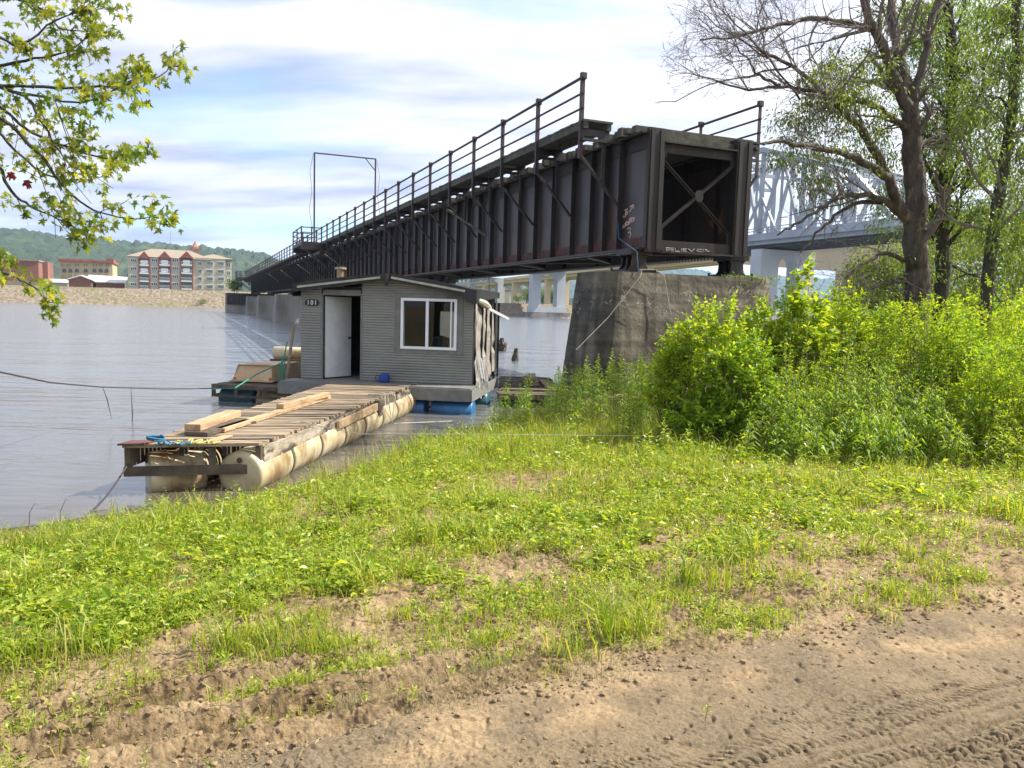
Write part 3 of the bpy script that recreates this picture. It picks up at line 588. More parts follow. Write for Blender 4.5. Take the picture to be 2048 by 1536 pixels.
    mb = MB(); mb.tube([B(a, T, zb-6), B(a, T, b_)], [0.55, 0.35], 5)
    for k in range(6): z = zb+(b_-zb)*k/6; mb.beam(B(a-0.9, T, z), B(a+0.9, T, z), 0.3, 0.3)
    solid('radio_mast', mb, M['mast'], 'tall thin radio mast on the ridge above the apartment block', 'mast')
brick_blocks()

# ------------------------------------------------------------------ highway truss bridge and concrete bridge beyond
HU0, HU1, HZ = 99.0, 111.0, 16.2
def hwy():
    root = thing('truss_bridge', B(105, 119.5, 0), 'grey steel cantilever truss road bridge seen through the trees on the right', 'bridge')
    dk = MB(); dk.bbox(HU0-1, HU1+1, 20, 420, HZ+0.2, HZ+1.5); dk.build('deck', M['truss'], root)
    ud = MB(); 
    for k in range(5): u = HU0+1+k*2.4; ud.bbox(u-0.2, u+0.2, 20, 420, HZ-1.0, HZ+0.19)
    ud.build('stringers', M['underdeck'], root)
    pan = 10.75; t0 = 119.5-3*pan; nodes = [t0+pan*k for k in range(17)]      # 87.2 .. 259
    def ztop(t):
        d = min(abs(t-119.5), abs(t-119.5-10*pan)); 
        inner = 119.5 < t < 119.5+10*pan
        return HZ+17.2-(d*0.34 if not inner else 10.5*(1-math.cos(min(d/(5*pan), 1)*math.pi/2))*0.9)
    for side, u in (('near', HU0), ('far', HU1)):
        tb = MB()
        for k in range(len(nodes)-1):
            a, b_ = nodes[k], nodes[k+1]; za = ztop(a) if 0 < k < len(nodes)-1 else HZ; zb = ztop(b_) if k+1 < len(nodes)-1 else HZ
            tb.beam(B(u, a, za), B(u, b_, zb), 0.9, 0.9); tb.beam(B(u, a, HZ), B(u, b_, HZ), 0.7, 1.0)
            mid = (a+b_)/2
            if 0 < k: tb.beam(B(u, a, HZ+0.5), B(u, a, za), 0.8, 0.7)
            if 0 < k < len(nodes)-2:
                zm = (za+zb)/2
                tb.beam(B(u, a, HZ+0.5), B(u, mid, zm), 0.55, 0.55) if k % 2 else tb.beam(B(u, mid, zm), B(u, b_, HZ+0.5), 0.55, 0.55)
                if k % 2: tb.beam(B(u, a, za*0.5+HZ*0.5), B(u, mid, HZ+0.5), 0.4, 0.4); tb.beam(B(u, mid, zm), B(u, b_, HZ+.5), 0.55, 0.55)
                else: tb.beam(B(u, a, HZ+.5), B(u, mid, zm), 0.55, 0.55); tb.beam(B(u, mid, HZ+0.5), B(u, b_, zb*0.5+HZ*0.5), 0.4, 0.4)
                tb.beam(B(u, mid, HZ+0.5), B(u, mid, zm), 0.42, 0.42)
        tb.build('truss', M['truss'], root)
    xb = MB()
    for k in range(1, len(nodes)-1):
        a = nodes[k]; z = ztop(a)-0.3; xb.beam(B(HU0+0.4, a, z), B(HU1-0.4, a, z), 0.6, 0.7)
        zl = max(z-4.5, HZ+6.2); xb.beam(B(HU0+0.4, a, zl), B(HU1-0.4, a, zl), 0.5, 0.6)
        xb.beam(B(HU0+0.4, a, zl), B(105, a, z), 0.35, 0.35); xb.beam(B(HU1-0.4, a, zl), B(105, a, z), 0.35, 0.35)
        if k < len(nodes)-2: b_ = nodes[k+1]; zb = ztop(b_)-0.3; xb.beam(B(HU0+.4, a, z), B(HU1-.4, b_, zb), 0.35, 0.35); xb.beam(B(HU1-.4, a, z), B(HU0+.4, b_, zb), 0.35, 0.35)
    xb.build('cross_bracing', M['truss'], root)
    lb = MB()
    for k in range(26):
        a = 262+k*5; lb.beam(B(HU0, a, HZ-4.2), B(HU0, a+2.5, HZ-0.5), 0.35, 0.35); lb.beam(B(HU0, a+2.5, HZ-0.5), B(HU0, a+5, HZ-4.2), 0.35, 0.35)
    lb.beam(B(HU0, 262, HZ-4.3), B(HU0, 392, HZ-4.3), 0.5, 0.5); lb.build('deck_truss', M['truss'], root)
    rl = MB()
    for z in (2.0, 2.5): rl.beam(B(HU0-0.9, 20, HZ+z), B(HU0-0.9, 420, HZ+z), 0.12, 0.16)
    for k in range(134): rl.bbox(HU0-1.0, HU0-0.8, 20+k*3, 20.2+k*3, HZ+1.51, HZ+2.6)
    rl.build('railing', M['truss'], root)
    # piers
    def pier(t, zb, zt, u0, u1, col, label, m, wt=3.0, arch=2.0, plinth=True, name='bridge_pier', arches=1, group=None):
        r = thing(name, B((u0+u1)/2, t, zb), label, 'bridge pier', group)
        w = u1-u0; nc = arches+1; xs = [u0+col/2+(w-col)*k/(nc-1) for k in range(nc)]
        for x in xs: cb = MB(); cb.bbox(x-col/2, x+col/2, t-wt/2, t+wt/2, zb, zt-arch-1); cb.build('column', m, r)
        ab = MB()
        for a, b_ in zip(xs[:-1], xs[1:]):
            L0, L1 = a+col/2, b_-col/2; pts = [B(L0-0.001, t-wt/2, zt-arch-1), B(L0-0.001, t-wt/2, zt)] + [B(L1+0.001, t-wt/2, zt), B(L1+.001, t-wt/2, zt-arch-1)]
            arc = [B((L0+L1)/2+(L1-L0)/2*math.cos(q*math.pi/12), t-wt/2, zt-arch-1+arch*math.sin(q*math.pi/12)*0.95) for q in range(0, 13)]
            # arch spandrel as strips
            for q in range(12):
                p0, p1 = arc[q], arc[q+1]; ab.prism([p0, Vector((p0.x, p0.y, zt)), Vector((p1.x, p1.y, zt)), p1], BD*wt)
        for x in xs: ab.bbox(x-col/2, x+col/2, t-wt/2, t+wt/2, zt-arch-0.999, zt)
        ab.build('cap_beam', m, r)
        if plinth:
            pb = MB(); pb.bbox(u0-1.5, u1+1.5, t-wt/2-1.2, t+wt/2+1.2, zb-2, zb+1.6); pb.build('plinth', M['conc2'], r)
            qb = MB(); qb.bbox(u0-0.4, u1+0.4, t-wt/2-0.3, t+wt/2+0.3, zb+1.61, zb+3.4); qb.build('base', m, r)
        return r
    pier(226, 0.0, 14.9, 98.5, 110.0, 2.9, 'pale blue-grey twin-column road bridge pier standing in the river left of the old stone pier', M['hwyconc'])
    pier(119.5, 0.0, 14.9, 98.5, 111.5, 4.2, 'pale grey arched road bridge pier behind the bushes right of the girder end', M['hwyconc'], arch=2.2)
    pier(288, 4.2, 14.5, 98.8, 113, 2.4, 'pale grey road bridge pier on the far bank just right of the houseboat roof', M['hwyconc'], arch=1.5, plinth=False)
    # newer concrete bridge
    r = thing('concrete_bridge', B(164, 160, 0), 'beige concrete girder bridge running behind the grey truss bridge', 'bridge')
    zc = lambda t: 23.3-(t-160)*0.0165
    d = MB(); d.prism([B(157, 20, zc(20)-1.5), B(157, 470, zc(470)-1.5), B(157, 470, zc(470)), B(157, 20, zc(20))], BN*14)
    d.build('deck', M['beige'], r)
    h = MB()
    for u in (158.5, 163.5, 168.5):
        prof = [(20, zc(20)-1.52), (330, zc(330)-1.52), (330, zc(330)-2.8), (215, zc(215)-2.6), (185, 17.0), (164, 15.2), (152, 15.2), (130, 17.2), (100, zc(100)-3.2), (20, zc(20)-3.2)]
        h.prism([B(u, a, z) for a, z in prof], BN*1.2)
    for u in (158, 160.5, 163, 165.5, 168, 170): h.prism([B(u, a, z) for a, z in ((330.1, zc(330)-3.0), (470, zc(470)-3.0), (470, zc(470)-1.52), (330.1, zc(330)-1.52))], BN*0.4)
    h.build('girder', M['beige'], r)
    pier(158, 0, 15.18, 158, 170, 4.5, 'beige concrete bridge pier half hidden by the trees, behind the truss bridge', M['beige'], plinth=False, arch=1.2)
    g = 'arched beige bents of the concrete bridge'
    pier(386, 4.2, zc(386)-3.05, 157.3, 170.2, 2.4, 'beige arched bridge bent with a pale building behind it, left of the twin-column pier', M['beige'], wt=1.8, arch=4, plinth=False, name='bridge_bent', group=g)
    pier(345, 4.2, zc(345)-3.05, 158, 170.8, 2.6, 'beige arched bridge bent seen through the twin-column pier', M['beige'], wt=1.8, arch=4, plinth=False, name='bridge_bent', group=g)
    pier(430, 4.2, zc(430)-3.05, 156.8, 170.2, 2.4, 'farthest beige arched bent, showing between the grey columns by the houseboat roof', M['beige'], wt=1.8, arch=4, plinth=False, name='bridge_bent', group=g)
hwy()
def far_houses():
    T = 500.0
    for (x0, x1, yt, label, m_) in ((1018, 1052, 583, 'pale grey building framed by the beige arch of the far bridge', 'siding_beige'), (974, 996, 586, 'small white building with grey windows behind the bridge bent', 'white')):
        u0, zt = on_t(x0, yt, T); u1, _ = on_t(x1, yt, T)
        r = thing('far_building', B((u0+u1)/2, T, 4.2), label, 'building'); g = MB(); g.bbox(u0, u1, T, T+12, 4.2, zt); g.build('wall', M[m_], r)
        q = MB(); q.bbox(u0-0.5, u1+0.5, T-0.4, T+12.4, zt+0.01, zt+0.9); q.build('roof', M['roof_red'], r)
        for k in range(3):
            for zz in (5.5, 9.5):
                a = u0+(u1-u0)*(k+0.7)/3.4; far_window(r, a, a+1.6, zz, zz+2, T, M['white'], 0.2, 1)
far_houses()

# ------------------------------------------------------------------ old railway girder bridge
GL, GR, GZ0, GZ1 = 10.63, 13.74, 3.82, 6.76
T0, TE = 17.15, 168.0
U_RL, U_RR = 9.27, 14.93
def railway():
    R = thing('railway_bridge', B((GL+GR)/2, T0, 3.2), 'rusty black plate girder railway bridge cut off above the bank, with outrigger walkways', 'bridge')
    spans = [(T0, 43.9), (44.1, 69.2), (69.4, 94.4), (94.6, 121.9), (122.1, 149.9), (150.1, TE)]
    for i, (a, b_) in enumerate(spans):
        for u, o in ((GL, -1), (GR, 1)):
            g = MB(); g.bbox(u-0.012, u+0.012, a, b_, GZ0+0.06, GZ1-0.06); girder = g.build('girder', M['web'], R)
            f = MB(); f.bbox(u-0.23, u+0.23, a, b_, GZ0, GZ0+0.05); f.bbox(u-0.23, u+0.23, a, b_, GZ1-0.05, GZ1)
            for s in (-1, 1): f.bbox(u+s*0.013, u+s*0.045, a, b_, GZ1-0.40, GZ1-0.052) if s > 0 else f.bbox(u-0.045, u-0.013, a, b_, GZ1-0.40, GZ1-0.052)
            if i < 2:
                for k in range(int((b_-a)/0.16)):
                    t = a+0.08+k*0.16
                    for s in (-0.17, 0.17): f.box(B(u+s, t, GZ0-0.0125), BN*0.022, BD*0.022, (0, 0, 0.012))
            f.build('flange', M['steel'], girder)
            f = MB(); x0, x1 = (u-0.045, u-0.013) if o < 0 else (u+0.013, u+0.045); f.bbox(x0, x1, a, b_, GZ0+0.052, GZ0+0.34)
            if i < 2 and o < 0:
                n = int((b_-a)/0.115)
                for k in range(n):
                    for rr in (0, 1, 2):
                        t = a+0.06+k*0.115+(0.055 if rr % 2 else 0); z = GZ0+0.12+rr*0.075
                        f.box(B(u-0.053, t, z), BN*0.008, BD*0.014, (0, 0, 0.014))
            f.build('bottom_angle', M['rust'], girder)
    # web stiffeners
    ts = [18.3, 19.1, 19.9]+[21.1+1.375*k for k in range(107)]
    ts = [t for t in ts if t < TE-0.5]; rest = MB()
    for k, t in enumerate(ts):
        def stf(mb, u, o):
            mb.bbox(u+o*0.046 if o > 0 else u-0.21, u+0.21 if o > 0 else u-0.046, t-0.012, t+0.012, GZ0+0.051, GZ1-0.051)
            mb.bbox(min(u+o*0.046, u+o*0.07), max(u+o*0.046, u+o*0.07), t+0.013, t+0.11, GZ0+0.051, GZ1-0.051)
        if k < 92: mb = MB(); stf(mb, GL, -1); mb.build('stiffener', M['steel'], R)
        else: stf(rest, GL, -1)
        if k < 8: mb = MB(); stf(mb, GR, 1); mb.build('stiffener', M['steel'], R)
        else: stf(rest, GR, 1)
        if k % 2 == 0: rest.bbox(GL+0.046, GL+0.2, t-0.012, t+0.012, GZ0+0.06, GZ1-0.06); rest.bbox(GR-0.2, GR-0.046, t-0.012, t+0.012, GZ0+0.06, GZ1-0.06)
    o = rest.build('stiffener', M['steel'], R); o['kind'] = 'stuff'
    # end posts (wide flanged columns at the cut end)
    for u, w0, w1 in ((GL, -0.05, 0.42), (GR, -0.44, 0.05)):
        p = MB(); p.bbox(u+w0, u+w1, T0-0.05, T0-0.01, GZ0-0.05, GZ1+0.10); 
        p.bbox(u+w0, u+w0+0.04, T0-0.008, T0+(0.09 if w0 > -.2 else 0.3), GZ0-0.03, GZ1+0.09); p.bbox(u+w1-0.04, u+w1, T0-0.008, T0+0.3, GZ0+0.06, GZ1-0.06)
        for du in (w0+0.10, w1-0.10): p.bbox(u+du-0.05, u+du+0.05, T0-0.075, T0-0.051, GZ0, GZ1+0.05)
        p.build('end_post', M['steel'], R)
    # end cross frame
    iu0, iu1 = GL+0.43, GR-0.45
    x = MB(); x.beam(B(iu0+0.02, T0+0.1, 6.42), B(iu1-0.02, T0+0.1, 6.42), 0.07, 0.24); x.beam(B(iu0, T0+0.02, 6.54), B(iu1, T0+0.02, 6.54), 0.2, 0.035)
    x.build('top_strut', M['steel'], R)
    x = MB(); x.bbox(iu0, iu1, T0+0.02, T0+0.06, GZ0-0.02, GZ0+0.27); x.bbox(iu0, iu1, T0-0.12, T0+0.015, GZ0-0.05, GZ0-0.01); x.build('bottom_strut', M['steel'], R)
    for (a, za, b_, zb) in ((iu0-0.15, 6.30, iu1+0.1, 4.30), (iu0-0.1, 4.28, iu1+0.2, 6.33)):
        x = MB(); s = 0.03 if za > 5 else 0.0; x.beam(B(a, T0+0.10+s*2, za), B(b_, T0+0.10+s*2, zb), 0.03, 0.10, up=BD.cross(Vector((b_-a, 0, zb-za))).normalized() if False else (0, 0, 1)); 
        x.beam(B(a, T0+0.07+s*2, za), B(b_, T0+0.07+s*2, zb), 0.07, 0.02); x.build('cross_brace', M['steel'], R)
    x = MB(); c = B((iu0+iu1)/2+0.05, T0+0.05, 5.30); x.prism([c+BN*a+Vector((0, 0, z)) for a, z in ((-.12, -.08), (-.06, -.15), (.07, -.15), (.13, -.06), (.12, .09), (.05, .15), (-.07, .13), (-.13, .06))], BD*0.02); x.build('gusset', M['steel'], R)
    for a, b_, z0, z1 in ((iu0-0.42, iu0+0.10, 3.83, 4.45), (iu1-0.12, iu1+0.42, 3.83, 4.45), (iu0-.4, iu0+0.12, 6.2, 6.5), (iu1-0.12, iu1+0.4, 6.15, 6.5)):
        x = MB(); x.bbox(a, b_, T0+0.062, T0+0.075, z0, z1); x.build('gusset', M['steel'], R)
    # lateral bracing under and inside frames
    x = MB(); t = T0+1.4; k = 0
    while t < 95:
        a, b_ = (GL+.24, GR-.24) if k % 2 else (GR-.24, GL+.24); x.beam(B(a, t, GZ0+0.12), B(b_, t+2.75, GZ0+0.12), 0.09, 0.09)
        x.beam(B(GL+.24, t, GZ0+0.22), B(GR-.24, t, GZ0+0.22), 0.09, 0.09); t += 2.75; k += 1
    x.build('lateral_bracing', M['steel'], R)
    x = MB(); t = T0+4.1
    while t < 95:
        x.beam(B(GL+.2, t, GZ0+0.4), B(GR-.2, t, GZ1-0.4), 0.08, 0.08); x.beam(B(GR-.2, t+.1, GZ0+0.4), B(GL+.2, t+.1, GZ1-0.4), 0.08, 0.08); t += 4.1
    x.build('inner_frames', M['steel'], R)
    # timber deck: closely spaced ties between and over the girders
    x = MB(); t = T0+0.35; rnd = random.Random(3)
    x.bbox(GL-0.1, GR+0.1, T0+1.2, TE, GZ1+0.004, GZ1+0.03)
    while t < 60:
        w = 0.2+rnd.random()*0.03; e = rnd.uniform(-0.12, 0.1); x.bbox(GL-0.22+e, GR+0.2, t, t+w, GZ1+0.032, GZ1+0.22+rnd.uniform(-0.05, 0.04)); t += w+(0.03 if rnd.random() < 0.75 else 0.16)
    x.bbox(GL-0.2, GR+0.2, 60.2, TE, GZ1+0.04, GZ1+0.2)
    x.build('ties', M['tie'], R)
    x = MB(); x.bbox(iu0+0.02, iu1+0.05, T0+0.12, T0+0.36, GZ1-0.32, GZ1-0.02); x.build('end_timber', M['tie'], R)
    # outrigger walkways, brackets, railing posts and rails
    posts = [18.3+2.8*k for k in range(54) if 18.3+2.8*k < TE+0.5]
    PT = 6.91                                   # walkway underside
    for u_r, g, o, nparts in ((U_RL, GL, 1, 54), (U_RR, GR, -1, 40)):
        stuffp, stuffb = MB(), MB()
        for k, t in enumerate(posts):
            if g == GL and abs(t-66.5) < 2.2: pass
            u0 = u_r; ui = u_r+o*0.66
            pb = MB() if k < nparts and (g == GL or k < 40) else stuffp
            pb.bbox(u0-0.05, u0+0.05, t-0.012, t+0.012, 6.15, 8.25); pb.bbox(min(u0-o*0.05, u0-o*0.035), max(u0-o*0.05, u0-o*0.035), t+0.013, t+0.08, 6.15, 8.25)
            pb.bbox(u0-0.075, u0+0.075, t-0.06, t+0.06, 8.14, 8.30)
            if pb is not stuffp: pb.build('railing_post', M['railing'], R)
            bb = MB() if k < 36 else stuffb
            bb.bbox(ui-0.045, ui+0.045, t-0.012, t+0.012, 5.60, PT-0.22)                       # inner hanger
            bb.bbox(min(u0, g-o*0.2), max(u0, g-o*0.2), t-0.08, t+0.0, 6.60, 6.67)               # horizontal arm
            bb.beam(B(u0, t-0.03, 6.20), B(g-o*0.22, t-0.03, 5.02), 0.1, 0.06)                  # diagonal strut
            # haunched plate under the walkway
            pl = [B(u0, t-0.02, PT-0.002), B(u0, t-0.02, PT-.25), B(u0+o*0.10, t-0.02, PT-.18), B(ui-o*0.14, t-0.02, PT-.18), B(ui-o*0.04, t-0.02, PT-.27), B(ui+o*0.05, t-0.02, PT-.27), B(ui+o*0.14, t-0.02, PT-.16), B(ui+o*0.16, t-0.02, PT-0.002)]
            bb.prism(pl if o > 0 else pl[::-1], BD*0.03)
            if bb is not stuffb: bb.build('bracket', M['steel'], R)
        if stuffp.v: q = stuffp.build('railing_post', M['railing'], R); q['kind'] = 'stuff'
        if stuffb.v: q = stuffb.build('bracket', M['steel'], R); q['kind'] = 'stuff'
        ts0 = 18.28
        for z, r in ((8.20, 0.040), (7.80, 0.030), (7.42, 0.030)):
            h = MB(); segs = [(posts[0]-0.1, TE)]
            for a, b_ in segs: 
                pts = [B(u_r, t+0.05, z) for t in [posts[0]-0.12]+posts[1:]]; h.tube(pts, r, 8)
            h.build('handrail', M['railing'], R)
        wk = MB(); ua, ub = sorted((u_r+o*0.02, u_r+o*0.82)); 
        wk.bbox(ua, ua+0.12, 18.2, TE, PT, PT+0.17); wk.bbox(ub-0.12, ub, 18.2, TE, PT, PT+0.17)
        rnd = random.Random(5+o); t = 18.18
        while t < 60:
            wdt = 0.19; wk.bbox(ua-rnd.uniform(0, .03), ub+rnd.uniform(0, .04), t, t+wdt, PT+0.172, PT+0.225+rnd.uniform(-.01, .01)); t += wdt+0.02
        wk.bbox(ua, ub, 60.1, TE, PT+0.172, PT+0.22)
        wk.build('walkway', M['tie'], R)
    # side platforms on the left
    for ta, tb, uo in ((63.8, 69.4, 7.8), (164.5, 169, 7.6)):
        p = MB(); p.bbox(uo, U_RL-0.06, ta, tb, PT-0.05, PT+0.22); p.bbox(uo, GL-0.3, ta, ta+0.25, PT-0.4, PT-0.06); p.bbox(uo, GL-0.3, tb-0.25, tb, PT-0.4, PT-0.06)
        p.beam(B(uo+0.1, ta+.1, PT-0.2), B(GL-0.25, ta+.1, 4.6), 0.12, 0.12); p.beam(B(uo+0.1, tb-.1, PT-0.2), B(GL-0.25, tb-.1, 4.6), 0.12, 0.12); p.bbox(U_RL-0.06, GL-0.25, ta, tb, 6.2, 6.45)
        plat = p.build('platform', M['steel'], R)
        for z, r in ((8.25, 0.045), (7.85, 0.035), (7.46, 0.035)):
            h = MB(); h.tube([B(U_RL-0.05, ta, z), B(uo, ta, z), B(uo, tb, z), B(U_RL-0.05, tb, z)], r, 6); h.build('handrail', M['railing'], plat)
        for u, t in ((uo, ta), (uo, (ta+tb)/2), (uo, tb), (uo+0.8, ta), (uo+0.8, tb)):
            h = MB(); h.bbox(u-0.05, u+0.05, t-0.04, t+0.04, PT+0.222, 8.32); h.build('railing_post', M['railing'], plat)
    # loose diagonal struts hanging off the web
    for t, dt in ((30.0, -3.4), (62.0, -5), (80, -6), (96, -6), (112, -7)):
        h = MB(); h.beam(B(U_RL+0.05, t, 6.1), B(GL-0.24, t+dt*0.5, 5.0), 0.07, 0.09); h.build('loose_strut', M['tie'], R)
    # bearings
    for t in (T0+0.55, 43.2, 44.8, 68.6, 70.1, 93.8, 95.4, 121.3, 122.8, 149.3):
        for u in (GL, GR):
            b_ = MB(); b_.bbox(u-0.32, u+0.32, t-0.38, t+0.38, 3.70, 3.815)
            pr = [(-.30, 3.32), (.30, 3.32), (.22, 3.42), (.20, 3.62), (.27, 3.70), (-.27, 3.70), (-.20, 3.62), (-.22, 3.42)]
            for s in (-0.28, -0.02, 0.24): b_.prism([B(u+a, t+s, z-0.002) for a, z in pr], BD*0.04)
            b_.bbox(u-0.1, u+0.1, t-0.22, t+0.22, 3.32, 3.69)
            b_.bbox(u-0.52, u+0.52, t-0.45, t+0.45, 3.205, 3.27); b_.bbox(u-0.42, u+0.42, t-0.4, t+0.4, 3.272, 3.318)
            for su in (-0.45, 0.45):
                for st in (-0.36, 0.36): b_.tube([B(u+su, t+st, 3.27), B(u+su, t+st, 3.37)], 0.03, 8)
            b_.build('bearing', M['steel'], R)
    # thin portal frame on the deck
    p = MB(); zt = 14.15; p.tube([B(8.85, 64.2, PT), B(8.85, 64.2, zt)], 0.07, 6); p.tube([B(13.75, 64.2, PT), B(13.75, 64.2, zt)], 0.07, 6); p.tube([B(8.80, 64.2, zt+0.01), B(13.8, 64.2, zt+0.01)], 0.06, 6); p.beam(B(12.9, 64.2, zt), B(13.75, 64.2, zt-0.95), 0.06, 0.06)
    p.build('portal_frame', M['railing'], R)
    w = MB()
    for u, s in ((8.75, -1), (13.85, 1)): w.tube([B(u, 64.2, zt-0.1), B(u+s*0.25, 64.2, zt-1.4), B(u+s*0.1, 64.2, zt-3), B(u+s*.3, 64.2, zt-4.5), B(u+s*0.02, 64.2, zt-6)], 0.015, 4)
    w.build('loose_wire', M['railing'], R)
    # ---- graffiti
    def strokes(name, m, P, lines, w):
        mb = MB()
        for ln in lines:
            pts = [P(*q) for q in ln]; mb.tube(pts, w, 5)
        mb.build(name, m, R)
    def arc(cx, cy, rx, ry, a0, a1, n=10): return [(cx+rx*math.cos(math.radians(a0+(a1-a0)*i/n)), cy+ry*math.sin(math.radians(a0+(a1-a0)*i/n))) for i in range(n+1)]
    # on the web near the end post: pixel positions of the letters, projected once onto the web plane
    def PW(x, y): px, py = 1189+x/6.4, 360+y/6.4; t, z = on_u(px, py, GL-0.018); return B(GL-0.018, t, z)
    J = [[(392, 385), (425, 372)], [(408, 378), (400, 430), (395, 470), (378, 482), (368, 462)], arc(412, 425, 12, 20, 0, 360),
         [(452, 345), (498, 318)], [(478, 332), (470, 380), (460, 400), (446, 398)], arc(496, 345, 12, 18, 0, 360),
         [(350, 548), (352, 600), (362, 618), (376, 580), (384, 606), (398, 590), (396, 545)], arc(418, 555, 14, 22, 0, 360), [(432, 530), (438, 575)], [(448, 490), (452, 562)], [(466, 480), (468, 552)], arc(486, 510, 13, 24, 0, 360), [(499, 486), (500, 530), (508, 528)], [(512, 512), (514, 470)],
         [(420, 625), (450, 612), (466, 630), (440, 668), (432, 676)], [(432, 676), (462, 672), (468, 700), (450, 740), (412, 805)]]
    strokes('graffiti', M['graffiti'], PW, J, 0.018)
    def PB(x, y): px, py = 1200+x/6.4, 360+y/6.4; u, z = on_t(px, py, T0+0.018); return B(u, T0+0.018, z)
    Bt = [[(842, 868), (900, 872), (862, 888), (898, 896), (846, 900)], [(846, 868), (850, 900)], [(948, 872), (906, 872), (908, 908), (950, 910)], [(906, 888), (940, 890)], [(962, 872), (964, 912), (1024, 914)],
          [(1040, 878), (1042, 914)], [(1110, 878), (1058, 878), (1060, 914), (1112, 914)], [(1058, 896), (1104, 896)], [(1128, 880), (1168, 914), (1210, 880)],
          [(1300, 888), (1246, 888), (1232, 900), (1262, 902)], [(1262, 902), (1234, 908), (1262, 918), (1300, 916)], arc(1322, 902, 10, 12, 0, 360), [(1345, 890), (1368, 892), (1350, 902), (1374, 906), (1352, 916)], [(1372, 910), (1396, 914)]]
    strokes('graffiti', M['graffiti_w'], PB, Bt, 0.008)
    U2 = [[(760, 935), (768, 958), (790, 956), (794, 936)], [(802, 958), (802, 936), (820, 956), (822, 936)], [(840, 936), (840, 958)], [(852, 936), (880, 936)], [(866, 936), (866, 958)], arc(910, 948, 14, 11, 0, 360), [(935, 938), (935, 962), (960, 960), (964, 940), (936, 936)], arc(1000, 948, 14, 12, 0, 360),
          [(1080, 938), (1080, 962), (1108, 958), (1104, 938), (1080, 936)], [(1145, 936), (1120, 936), (1120, 960), (1146, 960)], [(1160, 936), (1190, 936)], [(1175, 936), (1175, 962)], [(1205, 936), (1205, 962)], [(1222, 962), (1222, 938), (1242, 960), (1242, 938)], [(1262, 938), (1262, 960)], [(1285, 936), (1310, 936)], [(1298, 936), (1298, 960)], [(1325, 936), (1336, 948), (1350, 934)], [(1336, 948), (1334, 962)]]
    def PB2(x, y): px, py = 1200+x/6.4, 360+(y-12)/6.4; u, z = on_t(px, py, T0+0.018); return B(u, T0+0.018, z)
    strokes('graffiti', M['graffiti_r'], PB2, U2, 0.009)
    # vertical faded letters on the right end post
    def PR(x, y): px, py = 1200+x/6.4, 360+y/6.4; u, z = on_t(px, py, T0-0.078); return B(u, T0-0.052, z)
    V2 = [[(1738, 238), (1785, 238), (1785, 262), (1738, 262)], [(1740, 262), (1782, 300)], [(1742, 330), (1780, 330)], [(1728, 560), (1772, 560)], [(1728, 600), (1728, 640), (1772, 640), (1772, 600), (1728, 600)], [(1724, 690), (1768, 690), (1768, 730), (1724, 730)], [(1700, 820), (1762, 828)], [(1740, 826), (1736, 900)]]
    strokes('graffiti', M['graffiti_r'], PR, V2, 0.012)
    # orange spray patch inside the right girder
    def PO(x, y): px, py = 1200+x/6.4, 360+y/6.4; t, z = on_u(px, py, GR-0.03); return B(GR-0.03, t, z)
    mb = MB(); poly = [(1390, 520), (1440, 505), (1500, 500), (1530, 470), (1555, 400), (1575, 365), (1580, 410), (1562, 470), (1560, 560), (1556, 680), (1500, 690), (1450, 640), (1400, 580)]
    mb.prism([PO(*q) for q in poly], BN*(-0.004)); mb.build('graffiti', M['graffiti_o'], R)
railway()

